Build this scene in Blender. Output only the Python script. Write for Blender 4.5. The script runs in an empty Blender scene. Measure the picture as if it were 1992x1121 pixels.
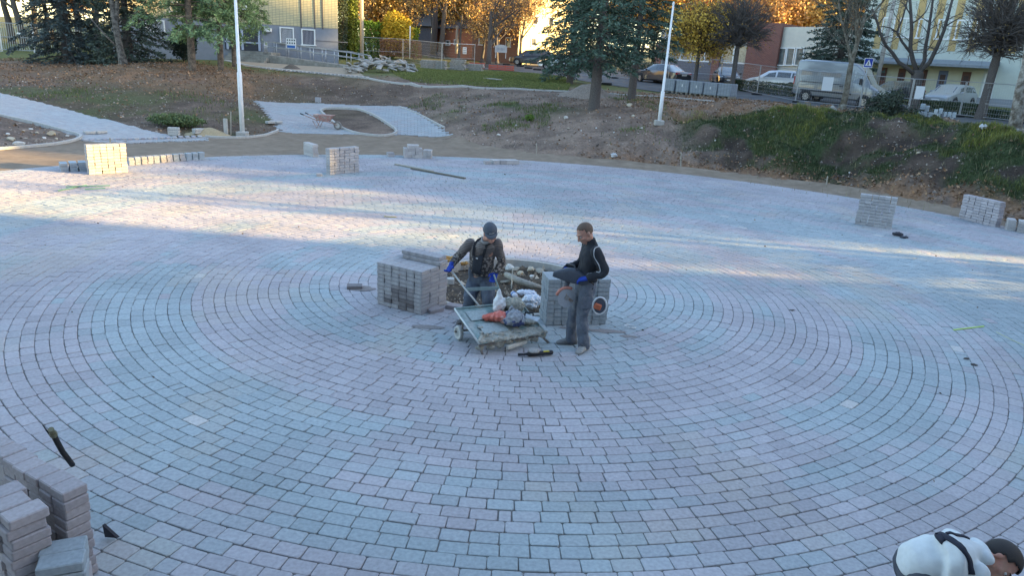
import bpy, bmesh, math, random
import numpy as np
from mathutils import Vector, Matrix, noise as mnoise

random.seed(7)
RNG = np.random.default_rng(7)
S = bpy.context.scene
COL = S.collection
R = math.radians

# ---------------------------------------------------------------- camera geometry
F, PITCH, ROLL, CAMH = 1430.0, 0.3057, 0.0598, 3.84


def ray(px, py):
    x = (px - 996.0) / F
    y = -(py - 560.5) / F
    c, s = math.cos(ROLL), math.sin(ROLL)
    xr, yr = x * c - y * s, x * s + y * c
    cp, sp = math.cos(PITCH), math.sin(PITCH)
    return Vector((xr, cp + yr * sp, -sp + yr * cp))


def G(px, py, z=0.0):
    """point of the level z seen at a photo position"""
    r = ray(px, py)
    return Vector((0, 0, CAMH)) + r * ((z - CAMH) / r.z)


def D(px, py, Y):
    """point at depth Y seen at a photo position"""
    r = ray(px, py)
    return Vector((0, 0, CAMH)) + r * (Y / r.y)


UA, UB = 0.03, 2.0 - 0.03 * 46.0      # upper ground: z = UB + UA * Y


def U(px, py):
    r = ray(px, py)
    t = (UB - CAMH) / (r.z - UA * r.y)
    return Vector((0, 0, CAMH)) + r * t


# ---------------------------------------------------------------- object helpers
def tag(o, label=None, cat=None, group=None, kind=None):
    if label:
        o['label'] = label
    if cat:
        o['category'] = cat
    if group:
        o['group'] = group
    if kind or cat:
        o['kind'] = kind or 'thing'
    return o


def thing(name, label, cat, loc=(0, 0, 0), rz=0.0, group=None):
    o = bpy.data.objects.new(name, None)
    COL.objects.link(o)
    o.location = loc
    o.rotation_euler = (0, 0, rz)
    o.empty_display_size = 0.2
    return tag(o, label, cat, group)


def link(name, me, mats, parent=None, loc=None):
    o = bpy.data.objects.new(name, me)
    COL.objects.link(o)
    if mats is not None:
        for m in (mats if isinstance(mats, (list, tuple)) else [mats]):
            me.materials.append(m)
    if parent is not None:
        o.parent = parent
    if loc is not None:
        o.location = loc
    return o


def np_mesh(name, V, Fs, smooth=False, mi=None):
    """V (n,3) array; Fs list of (m,k) int arrays"""
    me = bpy.data.meshes.new(name)
    V = np.asarray(V, dtype=np.float32)
    me.vertices.add(len(V))
    me.vertices.foreach_set('co', V.ravel())
    Fs = [np.asarray(f, dtype=np.int32) for f in Fs if len(f)]
    nl = sum(f.size for f in Fs)
    npol = sum(len(f) for f in Fs)
    me.loops.add(nl)
    me.polygons.add(npol)
    me.loops.foreach_set('vertex_index', np.concatenate([f.ravel() for f in Fs]))
    tot = np.concatenate([np.full(len(f), f.shape[1], np.int32) for f in Fs])
    st = np.concatenate([[0], np.cumsum(tot)[:-1]]).astype(np.int32)
    me.polygons.foreach_set('loop_start', st)
    me.polygons.foreach_set('loop_total', tot)
    if mi is not None:
        me.polygons.foreach_set('material_index', np.asarray(mi, np.int32))
    me.polygons.foreach_set('use_smooth', np.full(npol, smooth, bool))
    me.update(calc_edges=True)
    me.validate()
    return me


class MB:
    """collects boxes, tubes and quads, then links them as one mesh"""

    def __init__(self):
        self.V = []
        self.F = []
        self.M = []
        self.mi = 0

    def add(self, verts, faces):
        b = len(self.V)
        self.V.extend([tuple(v) for v in verts])
        for f in faces:
            self.F.append([b + i for i in f])
            self.M.append(self.mi)
        return self

    def box(self, c, s, rot=None, taper=1.0):
        """centre, full size; rot a Matrix(3x3); taper scales the top"""
        hx, hy, hz = s[0] / 2, s[1] / 2, s[2] / 2
        vs = [Vector((x * hx * (taper if z > 0 else 1), y * hy * (taper if z > 0 else 1), z * hz)) for z in (-1, 1) for x, y in ((-1, -1), (1, -1), (1, 1), (-1, 1))]
        if rot is not None:
            vs = [rot @ v for v in vs]
        c = Vector(c)
        return self.add([v + c for v in vs], [(3, 2, 1, 0), (4, 5, 6, 7), (0, 1, 5, 4), (1, 2, 6, 5), (2, 3, 7, 6), (3, 0, 4, 7)])

    def bbox(self, c, s, rot=None, b=0.01):
        """box with chamfered edges"""
        hx, hy, hz = s[0] / 2, s[1] / 2, s[2] / 2
        b = min(b, hx * .9, hy * .9, hz * .9)
        bm = bmesh.new()
        bmesh.ops.create_cube(bm, size=1)
        for v in bm.verts:
            v.co = Vector((v.co.x * s[0], v.co.y * s[1], v.co.z * s[2]))
        bmesh.ops.bevel(bm, geom=bm.edges[:], offset=b, segments=1, affect='EDGES', profile=.5)
        vs = [v.co.copy() for v in bm.verts]
        fs = [[v.index for v in f.verts] for f in bm.faces]
        bm.free()
        if rot is not None:
            vs = [rot @ v for v in vs]
        c = Vector(c)
        return self.add([v + c for v in vs], fs)

    def tube(self, pts, rad, n=8, cap=True, twist=0):
        pts = [Vector(p) for p in pts]
        if not isinstance(rad, (list, tuple)):
            rad = [rad] * len(pts)
        b = len(self.V)
        prev = None
        for i, p in enumerate(pts):
            d = (pts[min(i + 1, len(pts) - 1)] - pts[max(i - 1, 0)])
            if d.length < 1e-9:
                d = Vector((0, 0, 1))
            d.normalize()
            if prev is None:
                a = d.orthogonal().normalized()
            else:
                a = prev - d * prev.dot(d)
                a = a.normalized() if a.length > 1e-6 else d.orthogonal().normalized()
            prev = a
            c = d.cross(a)
            for k in range(n):
                t = 2 * math.pi * k / n + twist
                self.V.append(tuple(p + (a * math.cos(t) + c * math.sin(t)) * rad[i]))
        for i in range(len(pts) - 1):
            for k in range(n):
                k2 = (k + 1) % n
                self.F.append([b + i * n + k, b + i * n + k2, b + (i + 1) * n + k2, b + (i + 1) * n + k])
                self.M.append(self.mi)
        if cap:
            self.F.append([b + k for k in reversed(range(n))])
            self.M.append(self.mi)
            e = b + (len(pts) - 1) * n
            self.F.append([e + k for k in range(n)])
            self.M.append(self.mi)
        return self

    def loft(self, rings, closed_ends=True):
        b = len(self.V)
        n = len(rings[0])
        for r in rings:
            self.V.extend([tuple(v) for v in r])
        for i in range(len(rings) - 1):
            for k in range(n):
                k2 = (k + 1) % n
                self.F.append([b + i * n + k, b + i * n + k2, b + (i + 1) * n + k2, b + (i + 1) * n + k])
                self.M.append(self.mi)
        if closed_ends:
            self.F.append([b + k for k in reversed(range(n))])
            self.M.append(self.mi)
            e = b + (len(rings) - 1) * n
            self.F.append([e + k for k in range(n)])
            self.M.append(self.mi)
        return self

    def prism(self, poly, z0, z1):
        """poly list of (x, y), counter-clockwise"""
        n = len(poly)
        vs = [(x, y, z0) for x, y in poly] + [(x, y, z1) for x, y in poly]
        fs = [list(reversed(range(n))), list(range(n, 2 * n))]
        for k in range(n):
            k2 = (k + 1) % n
            fs.append([k, k2, n + k2, n + k])
        return self.add(vs, fs)

    def sphere(self, c, s, seg=10, ring=7, rot=None):
        c = Vector(c)
        rings = []
        for i in range(1, ring):
            t = math.pi * i / ring
            rr = []
            for k in range(seg):
                a = 2 * math.pi * k / seg
                v = Vector((math.sin(t) * math.cos(a) * s[0], math.sin(t) * math.sin(a) * s[1], -math.cos(t) * s[2]))
                if rot is not None:
                    v = rot @ v
                rr.append(c + v)
            rings.append(rr)
        b = len(self.V)
        self.loft(rings, False)
        lo, hi = Vector((0, 0, -s[2])), Vector((0, 0, s[2]))
        if rot is not None:
            lo, hi = rot @ lo, rot @ hi
        i0 = len(self.V)
        self.V.append(tuple(c + lo))
        self.V.append(tuple(c + hi))
        e = b + (len(rings) - 1) * seg
        for k in range(seg):
            k2 = (k + 1) % seg
            self.F.append([i0, b + k2, b + k])
            self.M.append(self.mi)
            self.F.append([i0 + 1, e + k, e + k2])
            self.M.append(self.mi)
        return self

    def mesh(self, name, smooth=False):
        me = bpy.data.meshes.new(name)
        me.from_pydata(self.V, [], self.F)
        me.polygons.foreach_set('material_index', self.M)
        me.polygons.foreach_set('use_smooth', [smooth] * len(self.F))
        me.update()
        return me

    def build(self, name, mats, parent=None, smooth=False, loc=None):
        return link(name, self.mesh(name, smooth), mats, parent, loc)


def shade_auto(o, deg=40):
    """smooth faces, sharp edges over the angle"""
    me = o.data
    bm = bmesh.new()
    bm.from_mesh(me)
    for f in bm.faces:
        f.smooth = True
    for e in bm.edges:
        if len(e.link_faces) == 2 and e.calc_face_angle(0) > R(deg):
            e.smooth = False
    bm.to_mesh(me)
    bm.free()
    return o


def copy_tree(o, parent=None):
    c = o.copy()
    COL.objects.link(c)
    if parent is not None:
        c.parent = parent
    for ch in list(o.children):
        copy_tree(ch, c)
    return c


def rotm(rx=0, ry=0, rz=0):
    return (Matrix.Rotation(rz, 3, 'Z') @ Matrix.Rotation(ry, 3, 'Y') @ Matrix.Rotation(rx, 3, 'X'))


def aim(d, up=Vector((0, 0, 1))):
    """3x3 whose x axis runs along d"""
    x = Vector(d).normalized()
    y = up.cross(x)
    y = y.normalized() if y.length > 1e-6 else x.orthogonal().normalized()
    z = x.cross(y)
    return Matrix((x, y, z)).transposed()


# ---------------------------------------------------------------- materials
MATS = {}


def mat(name, col, rough=.8, var=.0, vscale=6.0, bump=0.0, bscale=40.0, metal=0.0, spec=.35, col2=None, detail=4.0, attr=None, trans=0.0, alpha=1.0, coat=0.0, mixlo=.4, mixhi=.6, emis=None):
    if name in MATS:
        return MATS[name]
    m = bpy.data.materials.new(name)
    m.use_nodes = True
    nt = m.node_tree
    N, L = nt.nodes, nt.links
    b = N['Principled BSDF']
    b.inputs['Roughness'].default_value = rough
    b.inputs['Metallic'].default_value = metal
    b.inputs['Specular IOR Level'].default_value = spec
    if trans:
        b.inputs['Transmission Weight'].default_value = trans
    if alpha < 1:
        b.inputs['Alpha'].default_value = alpha
    if coat:
        b.inputs['Coat Weight'].default_value = coat
        b.inputs['Coat Roughness'].default_value = .05
    c = (*col, 1)
    b.inputs['Base Color'].default_value = c
    tc = N.new('ShaderNodeTexCoord')
    src = None
    if attr:
        a = N.new('ShaderNodeAttribute')
        a.attribute_name = attr
        src = a.outputs['Color']
    if var > 0 or col2 is not None:
        n = N.new('ShaderNodeTexNoise')
        n.inputs['Scale'].default_value = vscale
        n.inputs['Detail'].default_value = detail
        n.inputs['Roughness'].default_value = .6
        L.new(tc.outputs['Object'], n.inputs['Vector'])
        if col2 is not None:
            ra = N.new('ShaderNodeMapRange')
            ra.inputs['From Min'].default_value = mixlo
            ra.inputs['From Max'].default_value = mixhi
            L.new(n.outputs['Fac'], ra.inputs['Value'])
            mx = N.new('ShaderNodeMix')
            mx.data_type = 'RGBA'
            L.new(ra.outputs['Result'], mx.inputs['Factor'])
            if src is not None:
                L.new(src, mx.inputs['A'])
            else:
                mx.inputs['A'].default_value = c
            mx.inputs['B'].default_value = (*col2, 1)
            src = mx.outputs['Result']
        if var > 0:
            n2 = N.new('ShaderNodeTexNoise')
            n2.inputs['Scale'].default_value = vscale * 3.1
            n2.inputs['Detail'].default_value = 5
            L.new(tc.outputs['Object'], n2.inputs['Vector'])
            r2 = N.new('ShaderNodeMapRange')
            r2.inputs['From Min'].default_value = .25
            r2.inputs['From Max'].default_value = .75
            r2.inputs['To Min'].default_value = 1 - var
            r2.inputs['To Max'].default_value = 1 + var
            L.new(n2.outputs['Fac'], r2.inputs['Value'])
            hm = N.new('ShaderNodeMix')
            hm.data_type = 'RGBA'
            hm.blend_type = 'MULTIPLY'
            hm.inputs['Factor'].default_value = 1
            if src is not None:
                L.new(src, hm.inputs['A'])
            else:
                hm.inputs['A'].default_value = c
            cc = N.new('ShaderNodeCombineColor')
            for k in ('Red', 'Green', 'Blue'):
                L.new(r2.outputs['Result'], cc.inputs[k])
            L.new(cc.outputs['Color'], hm.inputs['B'])
            src = hm.outputs['Result']
    if src is not None:
        L.new(src, b.inputs['Base Color'])
    if bump > 0:
        n3 = N.new('ShaderNodeTexNoise')
        n3.inputs['Scale'].default_value = bscale
        n3.inputs['Detail'].default_value = 6
        L.new(tc.outputs['Object'], n3.inputs['Vector'])
        bp = N.new('ShaderNodeBump')
        bp.inputs['Strength'].default_value = min(1, bump * 20)
        bp.inputs['Distance'].default_value = bump
        L.new(n3.outputs['Fac'], bp.inputs['Height'])
        L.new(bp.outputs['Normal'], b.inputs['Normal'])
    if emis:
        b.inputs['Emission Color'].default_value = (*emis[0], 1)
        b.inputs['Emission Strength'].default_value = emis[1]
    MATS[name] = m
    return m


def col_attr(me, name, cols, domain='FACE'):
    """cols (n,3) per face or point"""
    a = me.color_attributes.new(name, 'FLOAT_COLOR', 'POINT' if domain == 'POINT' else 'CORNER')
    if domain == 'POINT':
        c = np.concatenate([cols, np.ones((len(cols), 1))], 1)
    else:
        tot = np.zeros(len(me.polygons), np.int32)
        me.polygons.foreach_get('loop_total', tot)
        c = np.repeat(np.concatenate([cols, np.ones((len(cols), 1))], 1), tot, axis=0)
    a.data.foreach_set('color', c.astype(np.float32).ravel())


# ---------------------------------------------------------------- camera, sun, sky
def setup():
    cd = bpy.data.cameras.new('camera')
    cam = bpy.data.objects.new('camera', cd)
    COL.objects.link(cam)
    c, s = math.cos(ROLL), math.sin(ROLL)
    X = Vector((1, 0, 0))
    Up = Vector((0, math.sin(PITCH), math.cos(PITCH)))
    Fw = Vector((0, math.cos(PITCH), -math.sin(PITCH)))
    r = X * c + Up * s
    u = -X * s + Up * c
    m = Matrix((r, u, -Fw)).transposed().to_4x4()
    m.translation = (0, 0, CAMH)
    cam.matrix_world = m
    cd.sensor_width = 36
    cd.lens = 36 * F / 1992
    cd.clip_start = .1
    cd.clip_end = 2000
    S.camera = cam
    S.render.resolution_x, S.render.resolution_y = 1024, 577
    S.view_settings.view_transform = 'Standard'
    S.view_settings.look = 'None'
    S.view_settings.exposure = 0
    S.cycles.max_bounces = 5
    S.cycles.diffuse_bounces = 3
    S.cycles.transparent_max_bounces = 16
    S.cycles.use_denoising = True
    try:
        S.cycles.denoiser = 'OPENIMAGEDENOISE'
    except Exception:
        pass
    w = bpy.data.worlds.new('World')
    S.world = w
    w.use_nodes = True
    nt = w.node_tree
    bg = nt.nodes['Background']
    sky = nt.nodes.new('ShaderNodeTexSky')
    sky.sky_type = 'NISHITA'
    sky.sun_disc = False
    sky.sun_elevation = R(SUN_E)
    # sun_rotation is measured clockwise from +Y
    sky.sun_rotation = math.atan2(SUN_D[0], SUN_D[1])
    sky.air_density = 1.0
    sky.dust_density = SKY_DUST
    sky.ozone_density = 1.2
    nt.links.new(sky.outputs['Color'], bg.inputs['Color'])
    bg.inputs['Strength'].default_value = SKY_STR
    ld = bpy.data.lights.new('sun', 'SUN')
    ld.energy = SUN_STR
    ld.angle = R(0.7)
    ld.color = (1.0, .68, .26)
    lo = bpy.data.objects.new('sun', ld)
    COL.objects.link(lo)
    to = Vector((SUN_D[0] * math.cos(R(SUN_E)), SUN_D[1] * math.cos(R(SUN_E)), math.sin(R(SUN_E))))
    lo.rotation_euler = to.to_track_quat('Z', 'Y').to_euler()
    lo.location = (40, -4, 20)


SUN_E = 13.0
SUN_D = (0.995, -0.10)
SKY_STR = 0.79
SKY_DUST = 0.9
SUN_STR = 24.0
setup()
# ================================================================ ground
CX, CY, PR = 0.0, 12.45, 16.3        # centre and radius of the paved circle
RW, RL_ = 0.16, 0.25                 # paver width and length
PLR = 1.66                           # radius of the planting circle

# footpath edge (upper kerb line), photo positions on the upper ground
KERB_PX = [(440, 119), (478, 130), (560, 137), (640, 145), (712, 151.5), (800, 160), (900, 166), (1000, 172), (1100, 178), (1200, 184), (1300, 190), (1400, 199), (1500, 207), (1600, 217), (1700, 229), (1800, 243), (1900, 258), (1992, 274), (2150, 300)]

CTRL = []   # (x, y, z)


def ctl(px, py, Y=None, z=None):
    p = D(px, py, Y) if Y is not None else G(px, py, z)
    CTRL.append((p.x, p.y, p.z))


# upper ground
for yy in (48, 56, 66, 80, 100, 130):
    for xx in (-14, 0, 14, 30, 50, 80):
        CTRL.append((xx * yy / 50, yy, UB + UA * yy))
for yy in (50, 58, 70, 95, 130):
    for xx in (-26, -40, -60):
        CTRL.append((xx * yy / 50, yy, UB + UA * yy - .012 * (-xx - 20) - .2))
for q in KERB_PX[3:]:
    p = U(*q)
    CTRL.append((p.x, p.y, p.z))
# left slope with the trees
for px, py, Y in [(240, 127, 42), (375, 139, 43), (430, 140, 43), (100, 112, 50), (20, 112, 50), (300, 112, 50), (340, 165, 39), (250, 175, 37), (120, 160, 39), (20, 150, 40), (430, 185, 38.5), (300, 205, 34.5), (430, 235, 32.5), (380, 250, 31), (330, 225, 32.6), (460, 160, 42)]:
    ctl(px, py, Y)
for px, py, z in [(0, 183, .85), (0, 225, .45), (100, 205, .6), (200, 232, .22), (330, 262, .02), (150, 262, .05), (80, 240, .25), (0, 250, .3), (0, 288, .0)]:
    ctl(px, py, z=z)
# sloping paved patch with its island
for px, py, Y in [(497, 196, 41), (600, 201, 41), (700, 206, 41), (790, 208, 41), (545, 260, 33.3), (882, 263, 33.8), (640, 232, 36.6), (760, 235, 36.8)]:
    ctl(px, py, Y)
# bank behind the patch
for px, py, Y in [(520, 150, 46.5), (600, 160, 45.5), (700, 172, 45), (800, 178, 45), (900, 185, 44.5), (1000, 190, 43.5), (560, 178, 43.2), (680, 188, 43), (850, 205, 41), (950, 225, 37.5), (1050, 240, 36), (1155, 214, 38), (1228, 192, 44), (1281, 250, 34), (1000, 262, 33.5), (1100, 280, 31.5), (1200, 295, 30.5), (920, 250, 35), (1060, 205, 39.5), (900, 215, 39)]:
    ctl(px, py, Y)
# right bank with grassy heaps
for px, py, Y in [(1380, 225, 36.5), (1450, 218, 36.5), (1500, 221, 36), (1600, 225, 35.5), (1700, 226, 35.5), (1775, 217, 37.5), (1635, 217, 38.5), (1560, 212, 39), (1330, 265, 33.2), (1450, 262, 33), (1600, 265, 31.8), (1700, 270, 31), (1760, 248, 32.5), (1840, 252, 31.5), (1890, 262, 30.0), (1920, 300, 27), (1975, 275, 30.5), (1850, 300, 27.8), (1750, 300, 29), (1600, 310, 29.2), (1450, 310, 30), (1350, 300, 30.6), (1960, 330, 24.8), (1900, 350, 24.4), (1780, 345, 26.1), (1650, 340, 27.2), (1500, 335, 28.4)]:
    ctl(px, py, Y)
CTRL += [(17.5, 17, .5), (20, 20, 1.3), (22, 12, .9), (25, 22, 1.9), (24, 30, 2.0), (19, 8, .25), (19, -2, .2), (-20, 10, .05), (-20, 0, 0), (-24, 20, .35), (-34, 30, .9), (-34, 12, .4), (0, -10, 0), (0, -25, 0), (28, 0, .8), (40, 10, 1.6), (40, 30, 2.1), (60, 20, 2.2), (60, -20, 2), (-60, 0, .5), (-60, 30, 1), (40, -30, 1), (-30, -30, 0), (0, -60, 0)]
for k in range(40):
    a = 2 * math.pi * k / 40
    for rr in (PR + .35, PR + 1.1):
        CTRL.append((CX + rr * math.cos(a), CY + rr * math.sin(a), -.03))
# sand bed between plaza and the left slope
for px, py in [(60, 305), (200, 285), (330, 282), (420, 285), (480, 280), (520, 272), (600, 268), (700, 268), (800, 268), (860, 272), (700, 285), (560, 285), (930, 285), (980, 296), (420, 268)]:
    ctl(px, py, z=-.03)
_P = np.array(CTRL)


def _phi(r):
    return r            # linear kernel: no overshoot


def _solve():
    P = _P[:, :2]
    d = np.hypot(P[:, None, 0] - P[None, :, 0], P[:, None, 1] - P[None, :, 1])
    n = len(P)
    A = np.zeros((n + 3, n + 3))
    A[:n, :n] = _phi(d) + np.eye(n) * -.25
    A[:n, n] = 1
    A[:n, n + 1:n + 3] = P
    A[n, :n] = 1
    A[n + 1:n + 3, :n] = P.T
    rhs = np.zeros(n + 3)
    rhs[:n] = _P[:, 2]
    return np.linalg.solve(A, rhs)


_W = _solve()


def sstep(a, b, x):
    t = np.clip((x - a) / (b - a), 0, 1)
    return t * t * (3 - 2 * t)


def terr_raw(x, y):
    x = np.asarray(x, float).ravel()
    y = np.asarray(y, float).ravel()
    n = len(_P)
    out = np.zeros(len(x))
    for i in range(0, len(x), 20000):
        xs, ys = x[i:i + 20000], y[i:i + 20000]
        d = np.hypot(xs[:, None] - _P[None, :, 0], ys[:, None] - _P[None, :, 1])
        out[i:i + 20000] = _phi(d) @ _W[:n] + _W[n] + _W[n + 1] * xs + _W[n + 2] * ys
    rr = np.hypot(x - CX, y - CY)
    k = sstep(PR + .2, PR + 1.2, rr)
    return np.where(rr < PR - 1.2, -.5, np.where(rr < PR + .2, -.03, -.03 * (1 - k) + out * k))


def vnoise(x, y, sc, seed=0):
    """value noise on arrays, 0..1"""
    x = np.asarray(x, float) * sc + seed * 17.13
    y = np.asarray(y, float) * sc + seed * 9.71
    xi, yi = np.floor(x).astype(np.int64), np.floor(y).astype(np.int64)
    fx, fy = x - xi, y - yi
    fx, fy = fx * fx * (3 - 2 * fx), fy * fy * (3 - 2 * fy)

    def h(a, b):
        v = (a * 374761393 + b * 668265263 + seed * 1442695) & 0x7fffffff
        v = ((v ^ (v >> 13)) * 1274126177) & 0x7fffffff
        return ((v ^ (v >> 16)) & 0xffff) / 65535.0
    return (h(xi, yi) * (1 - fx) + h(xi + 1, yi) * fx) * (1 - fy) + (h(xi, yi + 1) * (1 - fx) + h(xi + 1, yi + 1) * fx) * fy


def fbm(x, y, sc, seed=0, oct=4):
    s, a, t = 0, 1, 0
    for k in range(oct):
        s = s + a * vnoise(x, y, sc * 2 ** k, seed + k)
        t += a
        a *= .5
    return s / t


def in_poly(x, y, poly):
    x = np.asarray(x, float)
    y = np.asarray(y, float)
    ins = np.zeros(x.shape, bool)
    n = len(poly)
    for i in range(n):
        x0, y0 = poly[i][:2]
        x1, y1 = poly[(i + 1) % n][:2]
        c = ((y0 > y) != (y1 > y)) & (x < (x1 - x0) * (y - y0) / ((y1 - y0) or 1e-9) + x0)
        ins ^= c
    return ins


def pline(pts, step=.5):
    """resampled smooth polyline (Catmull-Rom), 2-D or 3-D"""
    P = [np.array(p, float) for p in pts]
    P = [2 * P[0] - P[1]] + P + [2 * P[-1] - P[-2]]
    out = []
    for i in range(1, len(P) - 2):
        n = max(2, int(np.linalg.norm(P[i + 1] - P[i]) / step))
        for k in range(n):
            t = k / n
            out.append(.5 * ((2 * P[i]) + (-P[i - 1] + P[i + 1]) * t + (2 * P[i - 1] - 5 * P[i] + 4 * P[i + 1] - P[i + 2]) * t * t + (-P[i - 1] + 3 * P[i] - 3 * P[i + 1] + P[i + 2]) * t ** 3))
    out.append(P[-2])
    return out


# --- surfaces laid over the terrain (photo outlines) -----------------------
def refine(px, py):
    """where the view ray meets the smooth terrain"""
    r = ray(px, py)
    lo = 8.0
    t = 8.0
    step = .25
    while t < 200:
        p = Vector((0, 0, CAMH)) + r * (t / r.y)
        if p.z < float(terr_raw(p.x, p.y)[0]):
            a, b = t - step, t
            for _ in range(18):
                m = (a + b) / 2
                p = Vector((0, 0, CAMH)) + r * (m / r.y)
                if p.z < float(terr_raw(p.x, p.y)[0]):
                    b = m
                else:
                    a = m
            return Vector((0, 0, CAMH)) + r * (b / r.y)
        t += step
    return Vector((0, 0, CAMH)) + r * (200 / r.y)


def T(px, py):
    p = refine(px, py)
    return (p.x, p.y)


LEFT_PATH = [T(*q) for q in [(-60, 172), (0, 182), (60, 196), (130, 214), (200, 232), (270, 251), (330, 264), (345, 270), (240, 277), (165, 272), (140, 262), (60, 238), (0, 226), (-60, 215)]]
PATCH = [T(*q) for q in [(497, 196), (600, 201), (700, 206), (785, 207), (836, 235), (882, 263), (800, 264), (776, 263), (700, 262), (640, 262), (548, 259), (520, 225)]]
ISLAND_PX = [(624, 217), (632, 213), (660, 212), (695, 214), (720, 222), (748, 238), (768, 252), (770, 260), (755, 265), (735, 266), (700, 262), (672, 254), (650, 240), (630, 224)]
ISLAND = [tuple(p) for p in pline([T(*q) for q in ISLAND_PX] + [T(*ISLAND_PX[0])], .3)]
SAND = [T(*q) for q in [(-80, 300), (0, 292), (80, 283), (150, 272), (250, 278), (345, 270), (440, 268), (500, 266), (538, 256), (640, 262), (776, 263), (882, 263), (910, 274), (960, 286), (1040, 298), (1150, 309), (1300, 322), (1450, 338), (1600, 356), (1700, 371), (1800, 391), (1900, 414), (1992, 441)]] + [(CX + (PR - .4) * math.cos(a), CY + (PR - .4) * math.sin(a)) for a in np.linspace(R(28), R(160), 60)] + [(-20, 18)]
LAWN = [T(*q) for q in [(800, 159), (900, 165), (1000, 171), (1105, 177), (1110, 165), (1100, 150), (1040, 143), (960, 139), (900, 140), (820, 133), (745, 128), (770, 147)]]
ASPH = [tuple(U(*q)[:2]) for q in [(2300, 335), (2150, 297), (1992, 262), (1900, 248), (1800, 234), (1700, 222), (1600, 208), (1500, 197), (1400, 190), (1290, 181), (1180, 166), (1080, 149), (1000, 139), (900, 133), (880, 129), (960, 119), (1010, 117), (1060, 121), (1120, 126), (1180, 132), (1240, 143), (1330, 152), (1440, 166), (1540, 178), (1700, 196), (1830, 212), (1992, 240), (2300, 285)]]
FORE = [T(*q) for q in [(440, 119), (478, 130), (560, 137), (640, 145), (712, 151.5), (690, 137), (650, 128), (600, 123), (520, 120), (470, 115)]]


_KL = np.array(pline([tuple(U(*q)[:2]) for q in KERB_PX], .5))


def zone(x, y):
    x = np.asarray(x)
    y = np.asarray(y)
    flat = in_poly(x, y, LEFT_PATH) | in_poly(x, y, PATCH) | in_poly(x, y, SAND) | in_poly(x, y, ASPH) | in_poly(x, y, FORE)
    return flat


def terr(x, y):
    """smooth ground plus lumps where it is loose soil"""
    sh = np.shape(x)
    x = np.asarray(x, float).ravel()
    y = np.asarray(y, float).ravel()
    z = terr_raw(x, y)
    rr = np.hypot(x - CX, y - CY)
    loose = sstep(PR + .5, PR + 2.2, rr) * (1 - sstep(46, 52, y))
    loose = np.where(zone(x, y), 0, loose)
    right = sstep(2, 9, x) * sstep(14, 19, y) * (1 - sstep(38, 44, y))
    dk = np.full(len(x), 9.0)
    sel = (y > 24) & (y < 56)
    if sel.any():
        dk[sel] = np.sqrt(((x[sel, None] - _KL[None, :, 0]) ** 2 + (y[sel, None] - _KL[None, :, 1]) ** 2).min(1))
    loose = loose * sstep(.3, 1.6, dk)
    amp = .10 + .52 * right
    z = z + loose * (fbm(x, y, .55, 3) - .5) * amp * 2
    z = z + loose * (fbm(x, y, 2.2, 5, 3) - .5) * (.10 + .16 * right)
    if _HEAPS:
        k = sstep(PR + .9, PR + 2.4, rr) * np.where(zone(x, y), 0, 1) * sstep(.3, 1.2, dk)
        for hx, hy, hh, hr in _HEAPS:
            d2 = ((x - hx) ** 2 + (y - hy) ** 2) / hr ** 2
            near = d2 < 9
            if near.any():
                z[near] += (k * hh * np.exp(-d2 * 1.2))[near]
    return z.reshape(sh)


_HEAPS = []
for _px, _py, _h, _r in ((1400, 262, .55, 1.4), (1470, 240, .5, 1.5), (1540, 250, .6, 1.6), (1620, 285, .5, 1.3), (1690, 268, .65, 1.4), (1760, 275, .6, 1.3), (1880, 295, .75, 1.4), (1930, 318, .5, 1.2), (1500, 300, .35, 1.1), (1800, 320, .4, 1.1), (1240, 275, .3, 1.2), (1120, 270, .25, 1.3)):
    _q = refine(_px, _py)
    _HEAPS.append((_q.x, _q.y, _h, _r))


def tz(x, y):
    return float(terr(np.array([x]), np.array([y]))[0])


def onT(px, py):
    p = refine(px, py)
    return Vector((p.x, p.y, tz(p.x, p.y)))


def lay(poly, step=.5, dz=.02, hole=None):
    """triangulated sheet over the terrain inside a polygon"""
    P = np.array([p[:2] for p in poly])
    bm = bmesh.new()
    # boundary resampled
    B = []
    for i in range(len(P)):
        a, b = P[i], P[(i + 1) % len(P)]
        n = max(1, int(np.linalg.norm(b - a) / step))
        for k in range(n):
            B.append(a + (b - a) * k / n)
    from mathutils.geometry import delaunay_2d_cdt
    x0, y0 = P.min(0)
    x1, y1 = P.max(0)
    gx, gy = np.meshgrid(np.arange(x0, x1, step), np.arange(y0, y1, step))
    gx, gy = gx.ravel(), gy.ravel()
    k = in_poly(gx, gy, P)
    Hs = []
    if hole is not None:
        k &= ~in_poly(gx, gy, hole)
        Hs = [np.array(h[:2]) for h in hole]
    pts = [Vector(b) for b in B] + [Vector(h) for h in Hs] + [Vector((a, b)) for a, b in zip(gx[k], gy[k])]
    nb, nh = len(B), len(Hs)
    faces = [list(range(nb))]
    edges = []
    if nh:
        edges = [(nb + i, nb + (i + 1) % nh) for i in range(nh)]
    v, e, f, *_ = delaunay_2d_cdt(pts, edges, faces, 1 if not nh else 1, 1e-4)
    v = np.array([(q.x, q.y) for q in v])
    f = np.array([t for t in f if len(t) == 3])
    c = v[f].mean(1)
    keep = in_poly(c[:, 0], c[:, 1], P)
    if hole is not None:
        keep &= ~in_poly(c[:, 0], c[:, 1], hole)
    f = f[keep]
    z = terr_raw(v[:, 0], v[:, 1]) + dz
    V = np.column_stack([v, z])
    a, b, cc = V[f[:, 0]], V[f[:, 1]], V[f[:, 2]]
    nz = np.cross(b - a, cc - a)[:, 2]
    f[nz < 0] = f[nz < 0][:, ::-1]
    return V, f


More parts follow.
